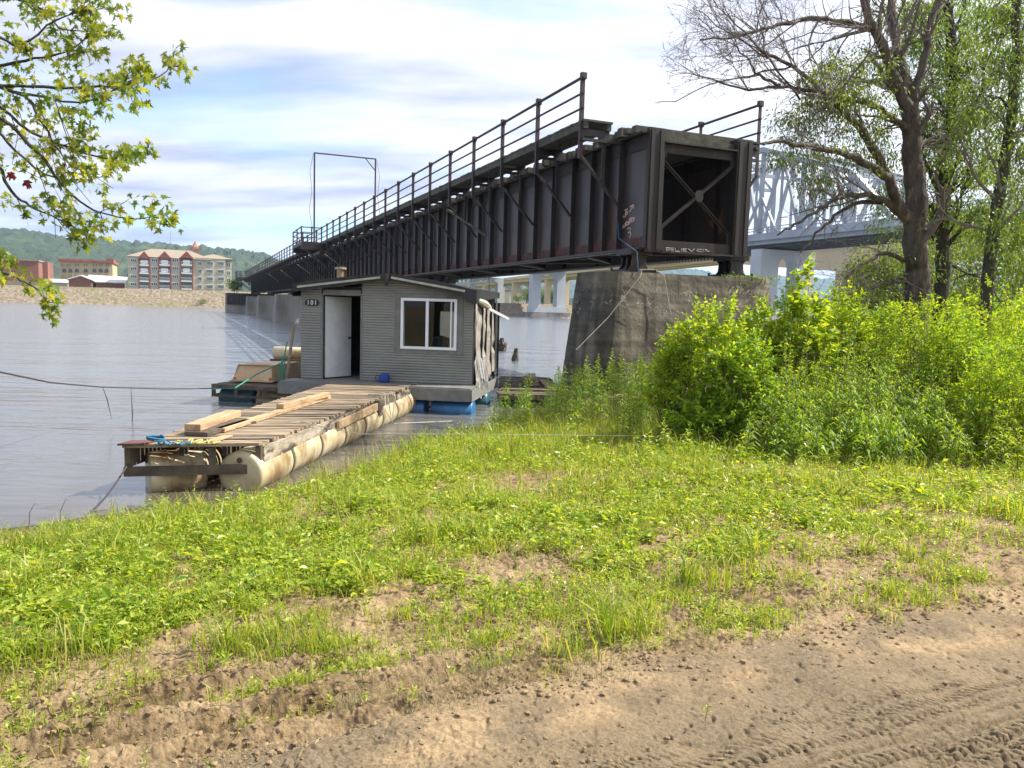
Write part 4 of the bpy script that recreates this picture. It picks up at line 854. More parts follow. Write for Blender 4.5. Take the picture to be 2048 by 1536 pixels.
def old_piers():
    G = 'concrete piers of the old railway bridge'
    def profile(u0, u1, t0, t1, r, n=6):
        pts = []
        for cu, ct, a0 in ((u1-r, t0+r, -90), (u1-r, t1-r, 0), (u0+r, t1-r, 90), (u0+r, t0+r, 180)):
            for i in range(n+1): a = math.radians(a0+90*i/n); pts.append((cu+r*math.cos(a), ct+r*math.sin(a)))
        return pts
    def pier(u0, u1, t0, t1, ztop, zbot, batter, r, m_, label, detail=False):
        root = thing('bridge_pier', B((u0+u1)/2, (t0+t1)/2, zbot), label, 'bridge pier', G)
        mb = MB(); nz_ = 28 if detail else 6; k0 = None
        rows = []
        for k in range(nz_+1):
            z = ztop-(ztop-zbot)*k/nz_; e = batter*(ztop-z); pr = profile(u0-e, u1+e, t0-e, t1+e, r)
            P = []
            for i in range(len(pr)):
                a, b_ = pr[i], pr[(i+1) % len(pr)]; ln = math.hypot(b_[0]-a[0], b_[1]-a[1]); ns = max(1, int(ln/0.25)) if detail else 1
                for q in range(ns): P.append((a[0]+(b_[0]-a[0])*q/ns, a[1]+(b_[1]-a[1])*q/ns))
            rows.append((P, z))
        npt = min(len(P) for P, _ in rows); V = []; cu, ct = (u0+u1)/2, (t0+t1)/2
        for P, z in rows:
            idx = [int(i*len(P)/npt) for i in range(npt)]
            for i in idx:
                u, t = P[i]; d = 0.0
                if detail: d = 0.05*(float(fbm(np.array([u*1.3+t]), np.array([z*1.8+t*0.3]), 4, 400)[0])-0.5)+0.015*(float(vnoise(np.array([u*9]), np.array([z*9+t*9]), 410)[0])-0.5)
                f_ = 1+d/2.2; V.append(B(cu+(u-cu)*f_, ct+(t-ct)*f_, z))
        Fc = []
        for k in range(nz_):
            for i in range(npt): Fc.append((k*npt+i, (k+1)*npt+i, (k+1)*npt+(i+1) % npt, k*npt+(i+1) % npt))
        Fc.append(tuple(range(npt)))
        mb.add(V, Fc); mb.build('shaft', m_, root)
        return root
    r0 = pier(9.22, 14.35, 16.55, 18.45, 3.2, -1.0, 0.085, 0.42, M['pierface'], 'weathered concrete pier in front, carrying the cut end of the black girder', True)
    names = {0: 'second concrete pier of the old railway bridge, hidden behind the houseboat roof', 1: 'third concrete pier of the old railway bridge, behind the cabin',
             2: 'concrete railway pier showing just left of the houseboat cabin', 3: 'smaller concrete railway pier further out, left of the one beside the cabin', 4: 'last concrete railway pier before the dark timber one'}
    for i, t in enumerate((44.0, 69.3, 94.5, 122.0, 150.0)):
        pier(8.6, 15.2, t-1.5, t+1.5, 3.2, -2.0, 0.06, 0.3, M['conc2'], names[i])
    # timber fender pier at the far end
    root = thing('timber_pier', B(9.5, 168, 0), 'dark timber-sheathed pier under the far end of the railway bridge', 'bridge pier')
    u0 = on_t(453, 600, 164)[0]; u1 = 14.0
    b = MB(); b.bbox(u0, u1, 164.2, 172, -2, 1.6); b.build('lower_sheathing', M['conc2'], root)
    b = MB(); n = 26
    for k in range(n): a = u0+(u1-u0)*k/n; b.bbox(a+0.02, a+(u1-u0)/n-0.02, 163.9+0.1*(k % 2), 172, 1.61, 3.9)
    b.build('upper_sheathing', M['steel'], root)
old_piers()

# ------------------------------------------------------------------ houseboat
HR = Vector((-0.86, 16.5, 0)); HX = Vector((-0.99, 0.139, 0)).normalized()*-1; HBK = Vector((0.139, 0.99, 0)).normalized()   # HX: left->right along the front
HW = 3.87; HL = HR-HX*HW; DZ = 0.55; HD = 2.7
def Hp(a, b_, z): return HL+HX*a+HBK*b_+Vector((0, 0, z))
def Hwall(px, py):
    p = on_plane(px, py, Hp(0, 0, 1), -HBK); q = p-HL; return q.dot(HX), p.z
def hroof(a):     # underside height of the shallow gable roof
    pk = 2.02; return 2.80-0.23*(pk-a)/pk if a < pk else 2.80-0.26*(a-pk)/(HW-pk)
def houseboat():
    R = thing('houseboat', Hp(HW/2, HD/2, 0), 'small grey corrugated houseboat with an open white door and wide window beside the dock', 'houseboat')
    def Hb(mb, a0, a1, b0, b1, z0, z1): mb.box(Hp((a0+a1)/2, (b0+b1)/2, (z0+z1)/2), HX*((a1-a0)/2), HBK*((b1-b0)/2), (0, 0, (z1-z0)/2))
    d0, dz1 = Hwall(647, 590); d1, _ = Hwall(722, 590); w0, wz1 = Hwall(803, 593); w1, wz0 = Hwall(913, 704)
    wz1 = Hwall(858, 597)[1]; wz0 = Hwall(858, 699)[1]
    # corrugated siding (front): strips extruded along the wall
    def corr(mb, a0, a1, z0, z1fn, pitch=0.058, amp=0.013, b0=0.0, Pf=None):
        Pf = Pf or Hp
        n = int(round((max(z1fn(a0), z1fn(a1), z1fn((a0+a1)/2))-z0)/pitch)); sub = 6; xs = [a0, a1] if not (a0 < 2.02 < a1) else [a0, 2.02, a1]
        for xa, xb in zip(xs[:-1], xs[1:]):
            pv = None
            for k in range(n*sub+1):
                z = z0+k*pitch/sub; zz = [min(z, z1fn(x)) for x in (xa, xb)]
                d = -amp*abs(math.sin(math.pi*k/sub))**0.6
                cur = (Pf(xa, b0+d, zz[0]), Pf(xb, b0+d, zz[1]))
                if pv and (zz[0] > pz[0]+1e-6 or zz[1] > pz[1]+1e-6): mb.add([pv[0], pv[1], cur[1], cur[0]], [(0, 1, 2, 3)])
                pv = cur; pz = zz
    mb = MB(); top = lambda a: hroof(a)-0.02
    corr(mb, 0.0, d0-0.04, DZ, top); corr(mb, d1+0.03, w0-0.14, DZ, top); corr(mb, w1+0.14, HW, DZ, top)
    corr(mb, w0-0.14, w1+0.14, DZ, lambda a: wz0-0.10); corr(mb, w0-.14, w1+.14, wz1+0.10, top)
    mb.build('siding', M['siding'], R)
    # wall core behind the siding, side and back walls
    c = MB(); th = 0.06
    Hb(c, 0.0, d0, 0.012, th, DZ, 2.5); Hb(c, d1, w0, 0.012, th, DZ, 2.55); Hb(c, w1, HW, 0.012, th, DZ, 2.5); Hb(c, w0, w1, 0.012, th, DZ, wz0); Hb(c, w0, w1, 0.012, th, wz1, 2.6); Hb(c, d0, d1, 0.012, th, dz1, 2.58)
    Hb(c, 0.0, th, th+0.002, HD, DZ, 2.5); Hb(c, HW-th, HW, th+.002, HD, DZ, 2.5); 
    Hb(c, th+.002, 1.05, HD-th, HD, DZ, 2.55); Hb(c, 1.6, 2.5, HD-th, HD, DZ, 2.6); Hb(c, 3.5, HW-th-.002, HD-th, HD, DZ, 2.5); Hb(c, 1.052, 1.598, HD-th, HD, 2.2, 2.6); Hb(c, 2.502, 3.498, HD-th, HD, DZ, 1.2); Hb(c, 2.502, 3.498, HD-th, HD, 2.1, 2.6)
    c.build('wall', M['dark'], R)
    f = MB(); Hb(f, -0.02, HW+0.02, -0.02, HD+0.3, DZ-0.05, DZ-0.002); f.build('floor', M['trimgrey'], R)
    # trims: corner, around door, around window
    f = MB(); Hb(f, d0-0.045, d0-0.005, -0.02, 0.03, DZ, dz1+0.02); Hb(f, d1+0.0, d1+0.035, -0.022, 0.03, DZ, dz1+.05); Hb(f, d0-0.005, d1-0.001, -0.018, 0.03, dz1, dz1+0.12)
    f.build('door_frame', M['trimgrey'], R)
    f = MB(); e = 0.135
    Hb(f, w0-e, w0-.002, -0.015, 0.01, wz0-0.1, wz1+0.1); Hb(f, w1+.002, w1+e, -0.015, 0.01, wz0-.1, wz1+.1); Hb(f, w0, w1, -0.015, 0.01, wz1+0.002, wz1+0.1); Hb(f, w0, w1, -0.015, 0.01, wz0-0.1, wz0-0.002)
    f.build('window_surround', M['trimgrey'], R)
    W_ = MB(); fr = 0.058
    Hb(W_, w0, w1, -0.045, 0.05, wz0, wz0+fr); Hb(W_, w0, w1, -0.045, 0.05, wz1-fr, wz1); Hb(W_, w0, w0+fr, -0.044, 0.049, wz0+fr, wz1-fr); Hb(W_, w1-fr, w1, -0.044, 0.049, wz0+fr, wz1-fr)
    wm = w0+(w1-w0)*0.47; Hb(W_, wm-0.03, wm+0.03, -0.03, 0.045, wz0+fr, wz1-fr); Hb(W_, w1-fr-0.09, w1-fr-.06, -0.01, 0.03, wz0+fr, wz1-fr)
    win = W_.build('window', M['vinyl'], R)
    for a, b_, o in ((w0+fr, wm-0.03, 0.0), (wm+0.03, w1-fr, 0.015)):
        g = MB(); Hb(g, a, b_, 0.0+o, 0.004+o, wz0+fr, wz1-fr); g.build('pane', M['glass'], win)
    # open door leaf swung inwards
    D = MB(); ang = math.radians(66); dl = 0.78; dv = HX*math.cos(ang)+HBK*math.sin(ang); dn = dv.cross(Vector((0, 0, 1)))
    p0 = Hp(d0+0.03, 0.05, 0); D.box(p0+dv*(dl/2)+Vector((0, 0, (DZ+0.03+dz1-0.03)/2)), dv*dl/2, dn*0.02, (0, 0, (dz1-DZ-0.06)/2)); dr = D.build('door', M['white'], R)
    h = MB(); h.tube([p0+dv*0.7+dn*0.02+Vector((0, 0, 1.45)), p0+dv*0.7+dn*0.09+Vector((0, 0, 1.45))], 0.025, 8); h.build('handle', M['black'], dr)
    # roof
    r = MB(); ov = 0.08; pk = 2.02
    prof = [(-ov, hroof(0)-0.03), (0.5, hroof(0.5)+0.03), (pk, 2.80+0.02), (3.3, hroof(3.3)+0.03), (HW+ov, hroof(HW)-0.03)]
    up = [(a, z+0.07) for a, z in prof]
    for i in range(4):
        (a0, z0), (a1, z1) = prof[i], prof[i+1]
        r.prism([Hp(a0, -0.22, z0), Hp(a1, -0.22, z1), Hp(a1, -0.22, z1+0.07), Hp(a0, -0.22, z0+0.07)], HBK*(HD+0.22))
    roof = r.build('roof', M['membrane'], R)
    # drooping membrane valance at the front and sides
    v = MB(); n = 60; rnd = random.Random(2); pv = None
    for k in range(n+1):
        a = -ov-0.02+(HW+2*ov+0.04)*k/n; zt = np.interp(a, [p[0] for p in prof], [p[1] for p in prof])+0.075; low = zt-0.17-0.03*math.sin(a*2.2)-(0.10 if a > HW-0.15 else 0.0)+rnd.uniform(-.008, .008)
        cur = (Hp(a, -0.235-rnd.uniform(0, .012), zt), Hp(a, -0.235+rnd.uniform(-.015, .015), low))
        if pv: v.add([pv[0], pv[1], cur[1], cur[0]], [(0, 1, 2, 3)])
        pv = cur
    for side in (-ov-0.02, HW+ov+0.02):
        z = hroof(0)+0.04; v.add([Hp(side, -0.235, z), Hp(side, -0.235, z-0.26), Hp(side, HD+0.1, z-0.14), Hp(side, HD+.1, z)], [(0, 1, 2, 3)])
    v.build('valance', M['membrane'], roof)
    v = MB()
    for (a0, a1) in ((0.02, 1.88), (2.12, 3.72)):
        z0 = np.interp(a0, [p[0] for p in prof], [p[1] for p in prof])+0.0; z1 = np.interp(a1, [p[0] for p in prof], [p[1] for p in prof])
        v.beam(Hp(a0, -0.262, z0-0.005), Hp(a1, -0.262, z1-0.005), 0.02, 0.045)
    v.build('batten', M['strip'], roof)
    v = MB(); v.lathe(Hp(2.02, -0.27, 2.62), (0, 0, 1), [(0, 0.03), (0.14, 0.05), (0.27, 0.045)], 8); v.build('ridge_cap', M['membrane'], roof)
    # stove pipe
    v = MB(); a, z = Hwall(640, 560); b_ = 0.9; v.lathe(Hp(a+0.13, b_, 2.6), (0, 0, 1), [(0, 0.085), (0.40, 0.085), (0.405, 0.13), (0.45, 0.13), (0.455, 0.06)], 14)
    pipe = v.build('stove_pipe', M['drum'], R, smooth=False); v = MB(); v.beam(Hp(a+0.25, b_, 2.65), Hp(a+0.2, b_, 3.1), 0.03, 0.02); v.build('strap', M['rust'], pipe); 
    v = MB(); v.lathe(Hp(a+0.13, b_, 3.0), (0, 0, 1), [(0, 0.092), (0.05, 0.092)], 14); v.build('collar', M['rust'], pipe)
    # house number plate
    ps = []; c0 = Hwall(625, 605.5); pl = MB()
    oval = [(0.165*math.copysign(abs(math.cos(q))**0.7, math.cos(q)), 0.075*math.copysign(abs(math.sin(q))**0.8, math.sin(q))) for q in [i*math.pi/14 for i in range(28)]]
    pl.prism([Hp(c0[0]+x, -0.03, c0[1]+z) for x, z in oval], HBK*0.018); plate = pl.build('number_plate', M['black'], R)
    tx = bpy.data.curves.new('number', 'FONT'); tx.body = '101'; tx.size = 0.135; tx.align_x = 'CENTER'; tx.align_y = 'CENTER'; tx.extrude = 0.003; tx.space_character = 1.25
    to = bpy.data.objects.new('number', tx); COL.objects.link(to); dg = bpy.context.evaluated_depsgraph_get(); me = bpy.data.meshes.new_from_object(to.evaluated_get(dg)); bpy.data.objects.remove(to)
    me.materials.clear(); me.materials.append(M['vinyl']); to = bpy.data.objects.new('number', me); COL.objects.link(to); to.parent = plate
    to.matrix_local = Matrix.Translation(Hp(c0[0], -0.035, c0[1])-wloc(plate)) @ Matrix((( HX.x, 0, -HBK.x, 0), (HX.y, 0, -HBK.y, 0), (0, 1, 0, 0), (0, 0, 0, 1)))
    # deck, skirt, floats
    dk = MB()
    for k in range(7): b0 = -0.66+k*0.094; Hb(dk, -0.18, HW+0.1, b0, b0+0.088, DZ-0.045, DZ-0.003-0.002*(k % 2))
    dk.build('deck', M['trimgrey'], R)
    sk = MB(); Hb(sk, -0.22, HW+0.14, -0.70, -0.665, 0.27, DZ-0.03); Hb(sk, HW+0.105, HW+0.14, -0.664, HD, 0.27, DZ-0.052); Hb(sk, -0.22, -0.185, -0.664, HD, 0.27, DZ-.052); Hb(sk, -0.18, HW+0.1, -0.66, HD, 0.30, 0.34)
    sk.build('skirt', M['trimgrey'], R)
    for i, (a, b_, m_, rr) in enumerate(((3.12, -0.40, 'bluedrum', 0.25), (2.1, -0.4, 'bluedrum', .25), (0.4, -0.4, 'tealdrum', .25), (3.12, 1.4, 'tealdrum', .25), (1.3, 1.4, 'bluedrum', .25))):
        v = MB(); v.lathe(Hp(a, b_, 0.03), HX, [(0, rr*0.9), (0.02, rr), (0.28, rr), (0.30, rr*1.03), (0.32, rr), (0.58, rr), (0.6, rr*1.03), (0.62, rr), (0.86, rr), (0.88, rr*0.9)], 28); q = v.build('float_drum', M[m_], R, smooth=True)
    # right hand side: pale sheeting, lattice strips and clutter fixed to the wall
    rnd = random.Random(4); SX = HW+0.012
    s_ = MB(); 
    for k, (b0, b1, z0, z1) in enumerate(((0.0, 0.10, DZ-.1, 2.4), (0.16, 0.62, 0.5, 2.25), (0.75, 1.15, 0.6, 2.3), (1.3, 1.75, 0.5, 2.2), (1.95, 2.3, 0.7, 2.2), (2.5, 2.8, 0.6, 2.1))):
        n = 10; pv = None
        for q in range(n+1):
            z = z0+(z1-z0)*q/n; j0, j1 = rnd.uniform(-.03, .03), rnd.uniform(-.04, .04); o = 0.02+0.08*(1-q/n)*rnd.random()
            cur = (Hp(SX+o, b0+j0, z), Hp(SX+o+rnd.uniform(0, .03), b1+j1, z))
            if pv: s_.add([pv[0], pv[1], cur[1], cur[0]], [(0, 1, 2, 3)])
            pv = cur
    s_.build('side_sheeting', M['sheeting'], R)
    s_ = MB()
    for b0 in (0.66, 1.2, 1.85, 2.4, 3.0): s_.beam(Hp(SX+0.05, b0, 0.5), Hp(SX+0.05, b0+rnd.uniform(-.05, .05), 2.35), 0.07, 0.05)
    s_.build('side_battens', M['dark'], R)
    s_ = MB()
    for q in range(9):
        z = 0.5+rnd.random()*0.3; b0 = rnd.uniform(-.2, 1.0); s_.tube([Hp(SX+0.08, b0, z+.5), Hp(SX+0.16, b0+.1, z), Hp(SX+0.1, b0+.25, z-.25), Hp(SX+.12, b0+.1, z-.3)], 0.008, 5)
    s_.build('hanging_cords', M['vinyl'], R)
    s_ = MB(); s_.tube([Hp(HW+0.05, 0.1, 2.38), Hp(HW+0.14, 0.5, 2.30), Hp(HW+0.16, 1.0, 2.22)], [0.05, 0.09, 0.06], 8); s_.build('rolled_cover', M['ropewhite'], R)
    s_ = MB(); p = on_y(967, 612, 17.2); q = on_y(1017, 638, 17.6); s_.beam(p, q, 0.045, 0.06); s_.build('side_pole', M['white'], R)
    # interior things glimpsed through door and window
    s_ = MB(); Hb(s_, 0.9, 1.3, 2.2, 2.7, DZ+.01, 1.45); s_.build('cabinet', M['black'], R)
    s_ = MB(); s_.lathe(Hp(2.95, 0.9, DZ+0.01), (0, 0, 1), [(0, 0.2), (0.4, 0.22), (0.62, 0.2), (0.7, 0.26), (0.95, 0.2), (1.0, 0.05)], 12); s_.build('chair', M['black'], R)
    # blue bag on the deck
    a_ = Hwall(773, 740)[0]; p = Hp(a_, -0.16, DZ); B0 = MB(); 
    bx = thing('cooler_bag', (p.x, p.y, DZ), 'small blue soft bag with a dark strap on the houseboat deck below the window', 'bag')
    n = 16; ring = []; 
    for k in range(5):
        z = DZ+0.004+[0, 0.03, 0.10, 0.16, 0.175][k]; s = [0.92, 1.0, 1.0, 0.9, 0.55][k]; ring.append([p+HX*(0.115*s*math.copysign(abs(math.cos(a))**0.5, math.cos(a)))+HBK*(0.075*s*math.copysign(abs(math.sin(a))**0.5, math.sin(a)))+Vector((0, 0, z-p.z+(0.02 if math.cos(a) > 0 else 0)*(k > 2))) for a in [2*math.pi*i/n for i in range(n)]])
    V = [v_ for r_ in ring for v_ in r_]; Fc = [(k*n+i, k*n+(i+1) % n, (k+1)*n+(i+1) % n, (k+1)*n+i) for k in range(4) for i in range(n)]+[tuple(range(n))[::-1], tuple(4*n+i for i in range(n))]
    B0.add(V, Fc); B0.build('body', M['bag'], bx)
    B0 = MB(); B0.tube([p+HX*-0.12+HBK*-0.02+Vector((0, 0, z)) + HX*(-dx) for z, dx in ((0.14, 0), (0.16, 0.05), (0.10, 0.07), (0.04, 0.05), (0.012, 0.0))], 0.009, 6); B0.build('strap', M['black'], bx)
houseboat()

# ------------------------------------------------------------------ dock on barrels
DN0 = Vector((-4.32, 8.62, 0)); DN1 = Vector((-2.93, 8.98, 0)); DF1 = Vector((-2.08, 16.3, 0)); DF0 = Vector((-3.82, 16.35, 0))
def Dp(a, l, z):        # a 0..1 across, l 0..1 along
    p = DN0*(1-a)*(1-l)+DN1*a*(1-l)+DF1*a*l+DF0*(1-a)*l; return Vector((p.x, p.y, z))
DTOP = 0.55
def dock():
    R = thing('floating_dock', Dp(0.5, 0.5, 0), 'weathered plank dock floating on cream barrels, running from the bank to the houseboat', 'dock')
    rnd = random.Random(12); mats = [M['plank'], M['plank'], M['plankdark']]
    n = 86; L_ = (DF1-DN1).length; dz = 0.0
    # planks (one mesh each would be hundreds: the deck boards are the surface of the deck)
    good, bad = MB(), MB()
    for k in range(n):
        l0 = (k+0.06)/n; l1 = (k+0.90+rnd.uniform(-.03, .04))/n; j = rnd.uniform(-.02, .012)
        right = 1.0+rnd.uniform(-.015, .012); left = rnd.uniform(-.012, .015)
        if k > 20 and rnd.random() < 0.25: right += rnd.uniform(-.02, .02)
        z = DTOP+rnd.uniform(-.005, .004); tw = rnd.uniform(-0.004, .004); mb = bad if rnd.random() < 0.16 else good
        a, b_, c, d = Dp(left, l0, z), Dp(right, l0+tw, z+rnd.uniform(-.004, .004)), Dp(right, l1+tw, z), Dp(left, l1, z)
        mb.add([a-Vector((0, 0, .035)), b_-Vector((0, 0, .035)), c-Vector((0, 0, .035)), d-Vector((0, 0, .035)), a, b_, c, d], [(3, 2, 1, 0), (4, 5, 6, 7), (0, 1, 5, 4), (1, 2, 6, 5), (2, 3, 7, 6), (3, 0, 4, 7)])
    good.build('deck_planks', M['plank'], R); bad.build('dark_planks', M['plankdark'], R)
    Y = (DF1-DN1).normalized(); Xd = (DN1-DN0).normalized(); up = Vector((0, 0, 1))
    # fascia boards along the right side, split in lengths
    for (l0, l1, zt, zb, m_) in ((0.0, 0.46, 0.505, 0.29, 'fascia'), (0.465, 0.80, 0.50, 0.33, 'plankdark'), (0.805, 0.97, 0.50, 0.30, 'fascia')):
        f = MB(); a, b_ = Dp(1.0, l0, 0), Dp(1.0, l1, 0); f.box((a+b_)/2+up*(zt+zb)/2, (b_-a)/2, Xd*0.022, up*(zt-zb)/2); f.build('side_board', M[m_], R)
    f = MB(); a, b_ = Dp(1.03, 0.33, 0), Dp(1.03, 0.60, 0); f.box((a+b_)/2+up*0.42+Xd*0.02, (b_-a)/2+up*0.02, Xd*0.02, up*0.062); f.build('repair_board', M['fresh'], R)
    f = MB(); a, b_ = Dp(0.0, 0.0, 0), Dp(0.0, 0.98, 0); f.box((a+b_)/2+up*0.40, (b_-a)/2, Xd*0.022, up*0.10); f.build('side_board', M['plankdark'], R)
    for a_ in (0.33, 0.66):
        f = MB(); a, b_ = Dp(a_, 0.02, 0), Dp(a_, 0.98, 0); f.box((a+b_)/2+up*0.44, (b_-a)/2, Xd*0.022, up*0.07); f.build('joist', M['plankdark'], R)
    # near end: thin top board, lower cross bar, end posts
    f = MB(); a, b_ = Dp(-0.02, 0, 0), Dp(1.0, 0, 0); f.box((a+b_)/2-Y*0.045+up*0.545, (b_-a)/2, Y*0.04, up*0.018); f.build('end_plank', M['plank'], R)
    f = MB(); f.box((a+b_)/2-Y*0.05+up*0.25, (b_-a)/2, Y*0.02, up*0.055); f.build('end_bar', M['plankdark'], R)
    for aa, zc, hz in ((0.0, 0.36, 0.17), (0.98, 0.39, 0.13), (0.62, 0.40, 0.11)): f = MB(); q = Dp(aa, 0, 0); f.box(q-Y*0.02+up*zc, Xd*0.03, Y*0.025, up*hz); f.build('end_stud', M['plankdark'], R)
    f = MB(); q = Dp(0.05, 0, 0); f.box(q-Y*0.01+up*0.574+Xd*0.02, Xd*0.14, Y*0.13, up*0.01); f.build('end_patch', M['rust'], R)
    # barrels
    def barrel(c, ax, ln, r):
        v = MB(); h = ln
        prof = [(0, r*0.86), (0.012, r*0.98), (0.035, r*1.0), (0.05, r*1.0), (h*0.30, r), (h*0.31, r*1.035), (h*0.335, r*1.035), (h*0.345, r), (h*0.66, r), (h*0.67, r*1.035), (h*.695, r*1.035), (h*.705, r), (h-0.05, r), (h-0.03, r), (h-0.012, r*.98), (h, r*0.86)]
        v.lathe(c, ax, prof, 36); o = v.build('barrel', M['drum'], R, smooth=True)
        v = MB(); v.lathe(Vector(c)-ax*0.004, ax, [(0, r*0.80), (0.003, r*0.84), (0.009, r*0.86)], 28); side = ax.orthogonal().normalized(); v.build('barrel_lid', M['drum'], o)
        v = MB(); v.lathe(Vector(c)-ax*0.02+up*r*0.62, ax, [(0, 0.02), (0.0, 0.032), (0.014, 0.032)], 14); v.build('bung', M['rust'], o)
        return o
    LB = 0.93
    pr = Dp(0.835, 0, 0)-Y*0.03; ax = (Dp(0.90, 1, 0)-Dp(0.835, 0, 0)).normalized()
    for k in range(8):
        c = pr+ax*(k*(LB+0.06))+up*(0.19+0.01*rnd.uniform(-1, 1)); barrel(c, ax, LB, 0.275)
        s_ = MB(); s_.lathe(c+ax*(LB+0.012), ax, [(0, 0.25), (0.0, 0.272), (0.045, 0.272), (0.045, .25)], 28); s_.build('strap', M['band'], R)
    pl = Dp(0.24, 0, 0)-Y*0.05; ax2 = (Dp(0.1, 1, 0)-Dp(0.18, 0, 0)).normalized()
    # first left barrel lies across, the rest in line
    c = Dp(0.05, 0.02, 0.15); barrel(Dp(0.06, 0.025, 0.16), (Xd*0.93+Y*0.36).normalized(), 0.62, 0.27)
    for k in range(7): barrel(pl+ax2*(0.55+k*(LB+0.1))+up*0.15, ax2, LB, 0.27)
    # frayed posts at the houseboat end
    f = MB(); q = Dp(1.02, 0.985, 0.42); f.box(q, Xd*0.06, Y*0.05, up*0.16); f.build('end_post', M['fascia'], R)
    f = MB(); q = Dp(1.03, 0.62, 0.40); f.box(q, Xd*0.05, Y*0.1, up*0.14); f.build('side_post', M['plankdark'], R)
dock()
def lumber():
    up = Vector((0, 0, 1)); t = DTOP+0.006; G = 'loose timbers lying on the dock'
    def plank(px0, py0, px1, py1, w, h, z, mat_, label, name='timber', g=G):
        a, b_ = on_z(px0, py0, z), on_z(px1, py1, z); mb = MB(); d = (b_-a).normalized(); s = d.cross(up)
        mb.box((a+b_)/2+up*h/2, (b_-a)/2, s*w/2, up*h/2); o = mb.build(name, mat_, bevel=0.004); tag(o, label, 'timber', g); return o
    plank(440, 864, 655, 797, 0.13, 0.05, t, M['fresh'], 'long pale sawn plank lying lengthwise along the left edge of the dock')
    plank(392, 872, 480, 845, 0.30, 0.05, t+0.0, M['plankdark'], 'dark flat board underneath the short block at the near end of the dock')
    plank(385, 862, 468, 832, 0.20, 0.085, t+0.052, M['fresh'], 'short thick squared timber block on top of a dark board on the dock')
    plank(560, 818, 654, 793, 0.12, 0.075, t+0.052, M['fresh'], 'brown split beam lying over the far end of the long pale plank')
    plank(418, 886, 458, 873, 0.10, 0.025, t+0.0, M['fresh'], 'small thin offcut of wood beside the yellow rope')
    plank(470, 851, 510, 846, 0.07, 0.03, t, M['rust'], 'small reddish wood scrap under the long pale plank')
    # rope coils
    rnd = random.Random(8)
    def squiggle(px, py, w, h, n, z, seed):
        r = random.Random(seed); pts = []; 
        for k in range(n): x = px+w*(k/n-0.5)+r.uniform(-w*.14, w*.14); y = py+h*math.sin(k*1.9)*0.5+r.uniform(-h*.2, h*.2); p = on_z(x, y, z); pts.append(p+up*r.uniform(0, 0.015))
        # smooth
        q = []
        for i in range(len(pts)-1):
            for s_ in range(4):
                u = s_/4; p0, p1, p2, p3 = pts[max(i-1, 0)], pts[i], pts[i+1], pts[min(i+2, len(pts)-1)]
                q.append(0.5*((2*p1)+(p2-p0)*u+(2*p0-5*p1+4*p2-p3)*u*u+(3*p1-p0-3*p2+p3)*u**3))
        return q
    mb = MB(); mb.tube(squiggle(400, 884, 90, 9, 26, t+0.012, 1), 0.007, 6); solid('rope', mb, M['gropeyellow'], 'tangled yellow rope heaped on the near end of the dock', 'rope')
    mb = MB(); mb.tube(squiggle(350, 887, 70, 7, 20, t+0.014, 2), 0.009, 6); p = on_z(312, 889, t+0.02); mb.tube([p+Vector((0.09*math.cos(a), 0.09*math.sin(a), 0.02+0.045*abs(math.sin(a*0.5))+0.003*a)) for a in np.linspace(0, 14, 40)], 0.012, 6)
    solid('rope', mb, M['gropeblue'], 'coiled blue rope at the near left corner of the dock', 'rope')
    mb = MB(); p = Dp(1.0, 0.20, DTOP+0.01); mb.tube([p+Vector(v_) for v_ in ((-.25, -.1, .02), (-.1, 0, .03), (.0, .02, .02), (.05, .05, -.04), (.02, .1, -.06), (-.03, .0, -.02), (.04, -.05, .0))]+[on_y(720, 868, 9.9), on_y(980, 869, 9.9), on_y(1300, 872, 10.2), on_y(1420, 880, 10.2)], 0.005, 5)
    solid('mooring_line', mb, M['ropewhite'], 'thin pale line stretched from the dock edge across to the bushes', 'rope')
    mb = MB(); p = Dp(1.02, 0.66, DTOP+0.02); r2 = [p+Vector(v_) for v_ in ((-.3, .2, .01), (-.05, 0, .03), (.05, -.02, 0), (.15, -.5, -.2), (.35, -.9, -.35))]+[on_z(905, 842, 0.03), on_z(960, 880, 0.05)]
    mb.tube(r2, 0.009, 5); mb.tube([p+Vector(v_) for v_ in ((-.1, .3, .02), (.1, .3, .06), (.22, .1, .0), (.2, 0, -.3), (.18, 0, -.45), (.15, .03, -.3), (.08, .1, .0))], 0.009, 6)
    solid('mooring_line', mb, M['ropewhite'], 'looped pale rope tied to the right side of the dock and trailing into the water', 'rope')
    mb = MB(); a = Dp(0.0, 0.0, 0.36); b_ = on_z(85, 1052, 0.10); b_ = Vector((b_.x, b_.y, zat(b_.x, b_.y)+0.02)); mb.tube([a*(1-k/12)+b_*(k/12)-up*0.22*math.sin(math.pi*k/12) for k in range(13)], 0.011, 6)
    solid('mooring_line', mb, M['ropedark'], 'dark line from the near left corner of the dock down to the muddy shore', 'rope')
    mb = MB(); a = on_y(-260, 690, 7.0); b_ = on_y(425, 777, 16.9); c = on_y(200, 772, 12.4)
    P = [a, on_y(-120, 722, 7.9), on_y(0, 744, 9.0), on_y(100, 765, 10.8), on_y(200, 774, 12.8), on_y(330, 778, 15.0), b_]; mb.tube(P, 0.012, 6)
    solid('mooring_line', mb, M['ropedark'], 'long slack line sagging over the water from the left edge to the small raft', 'rope')
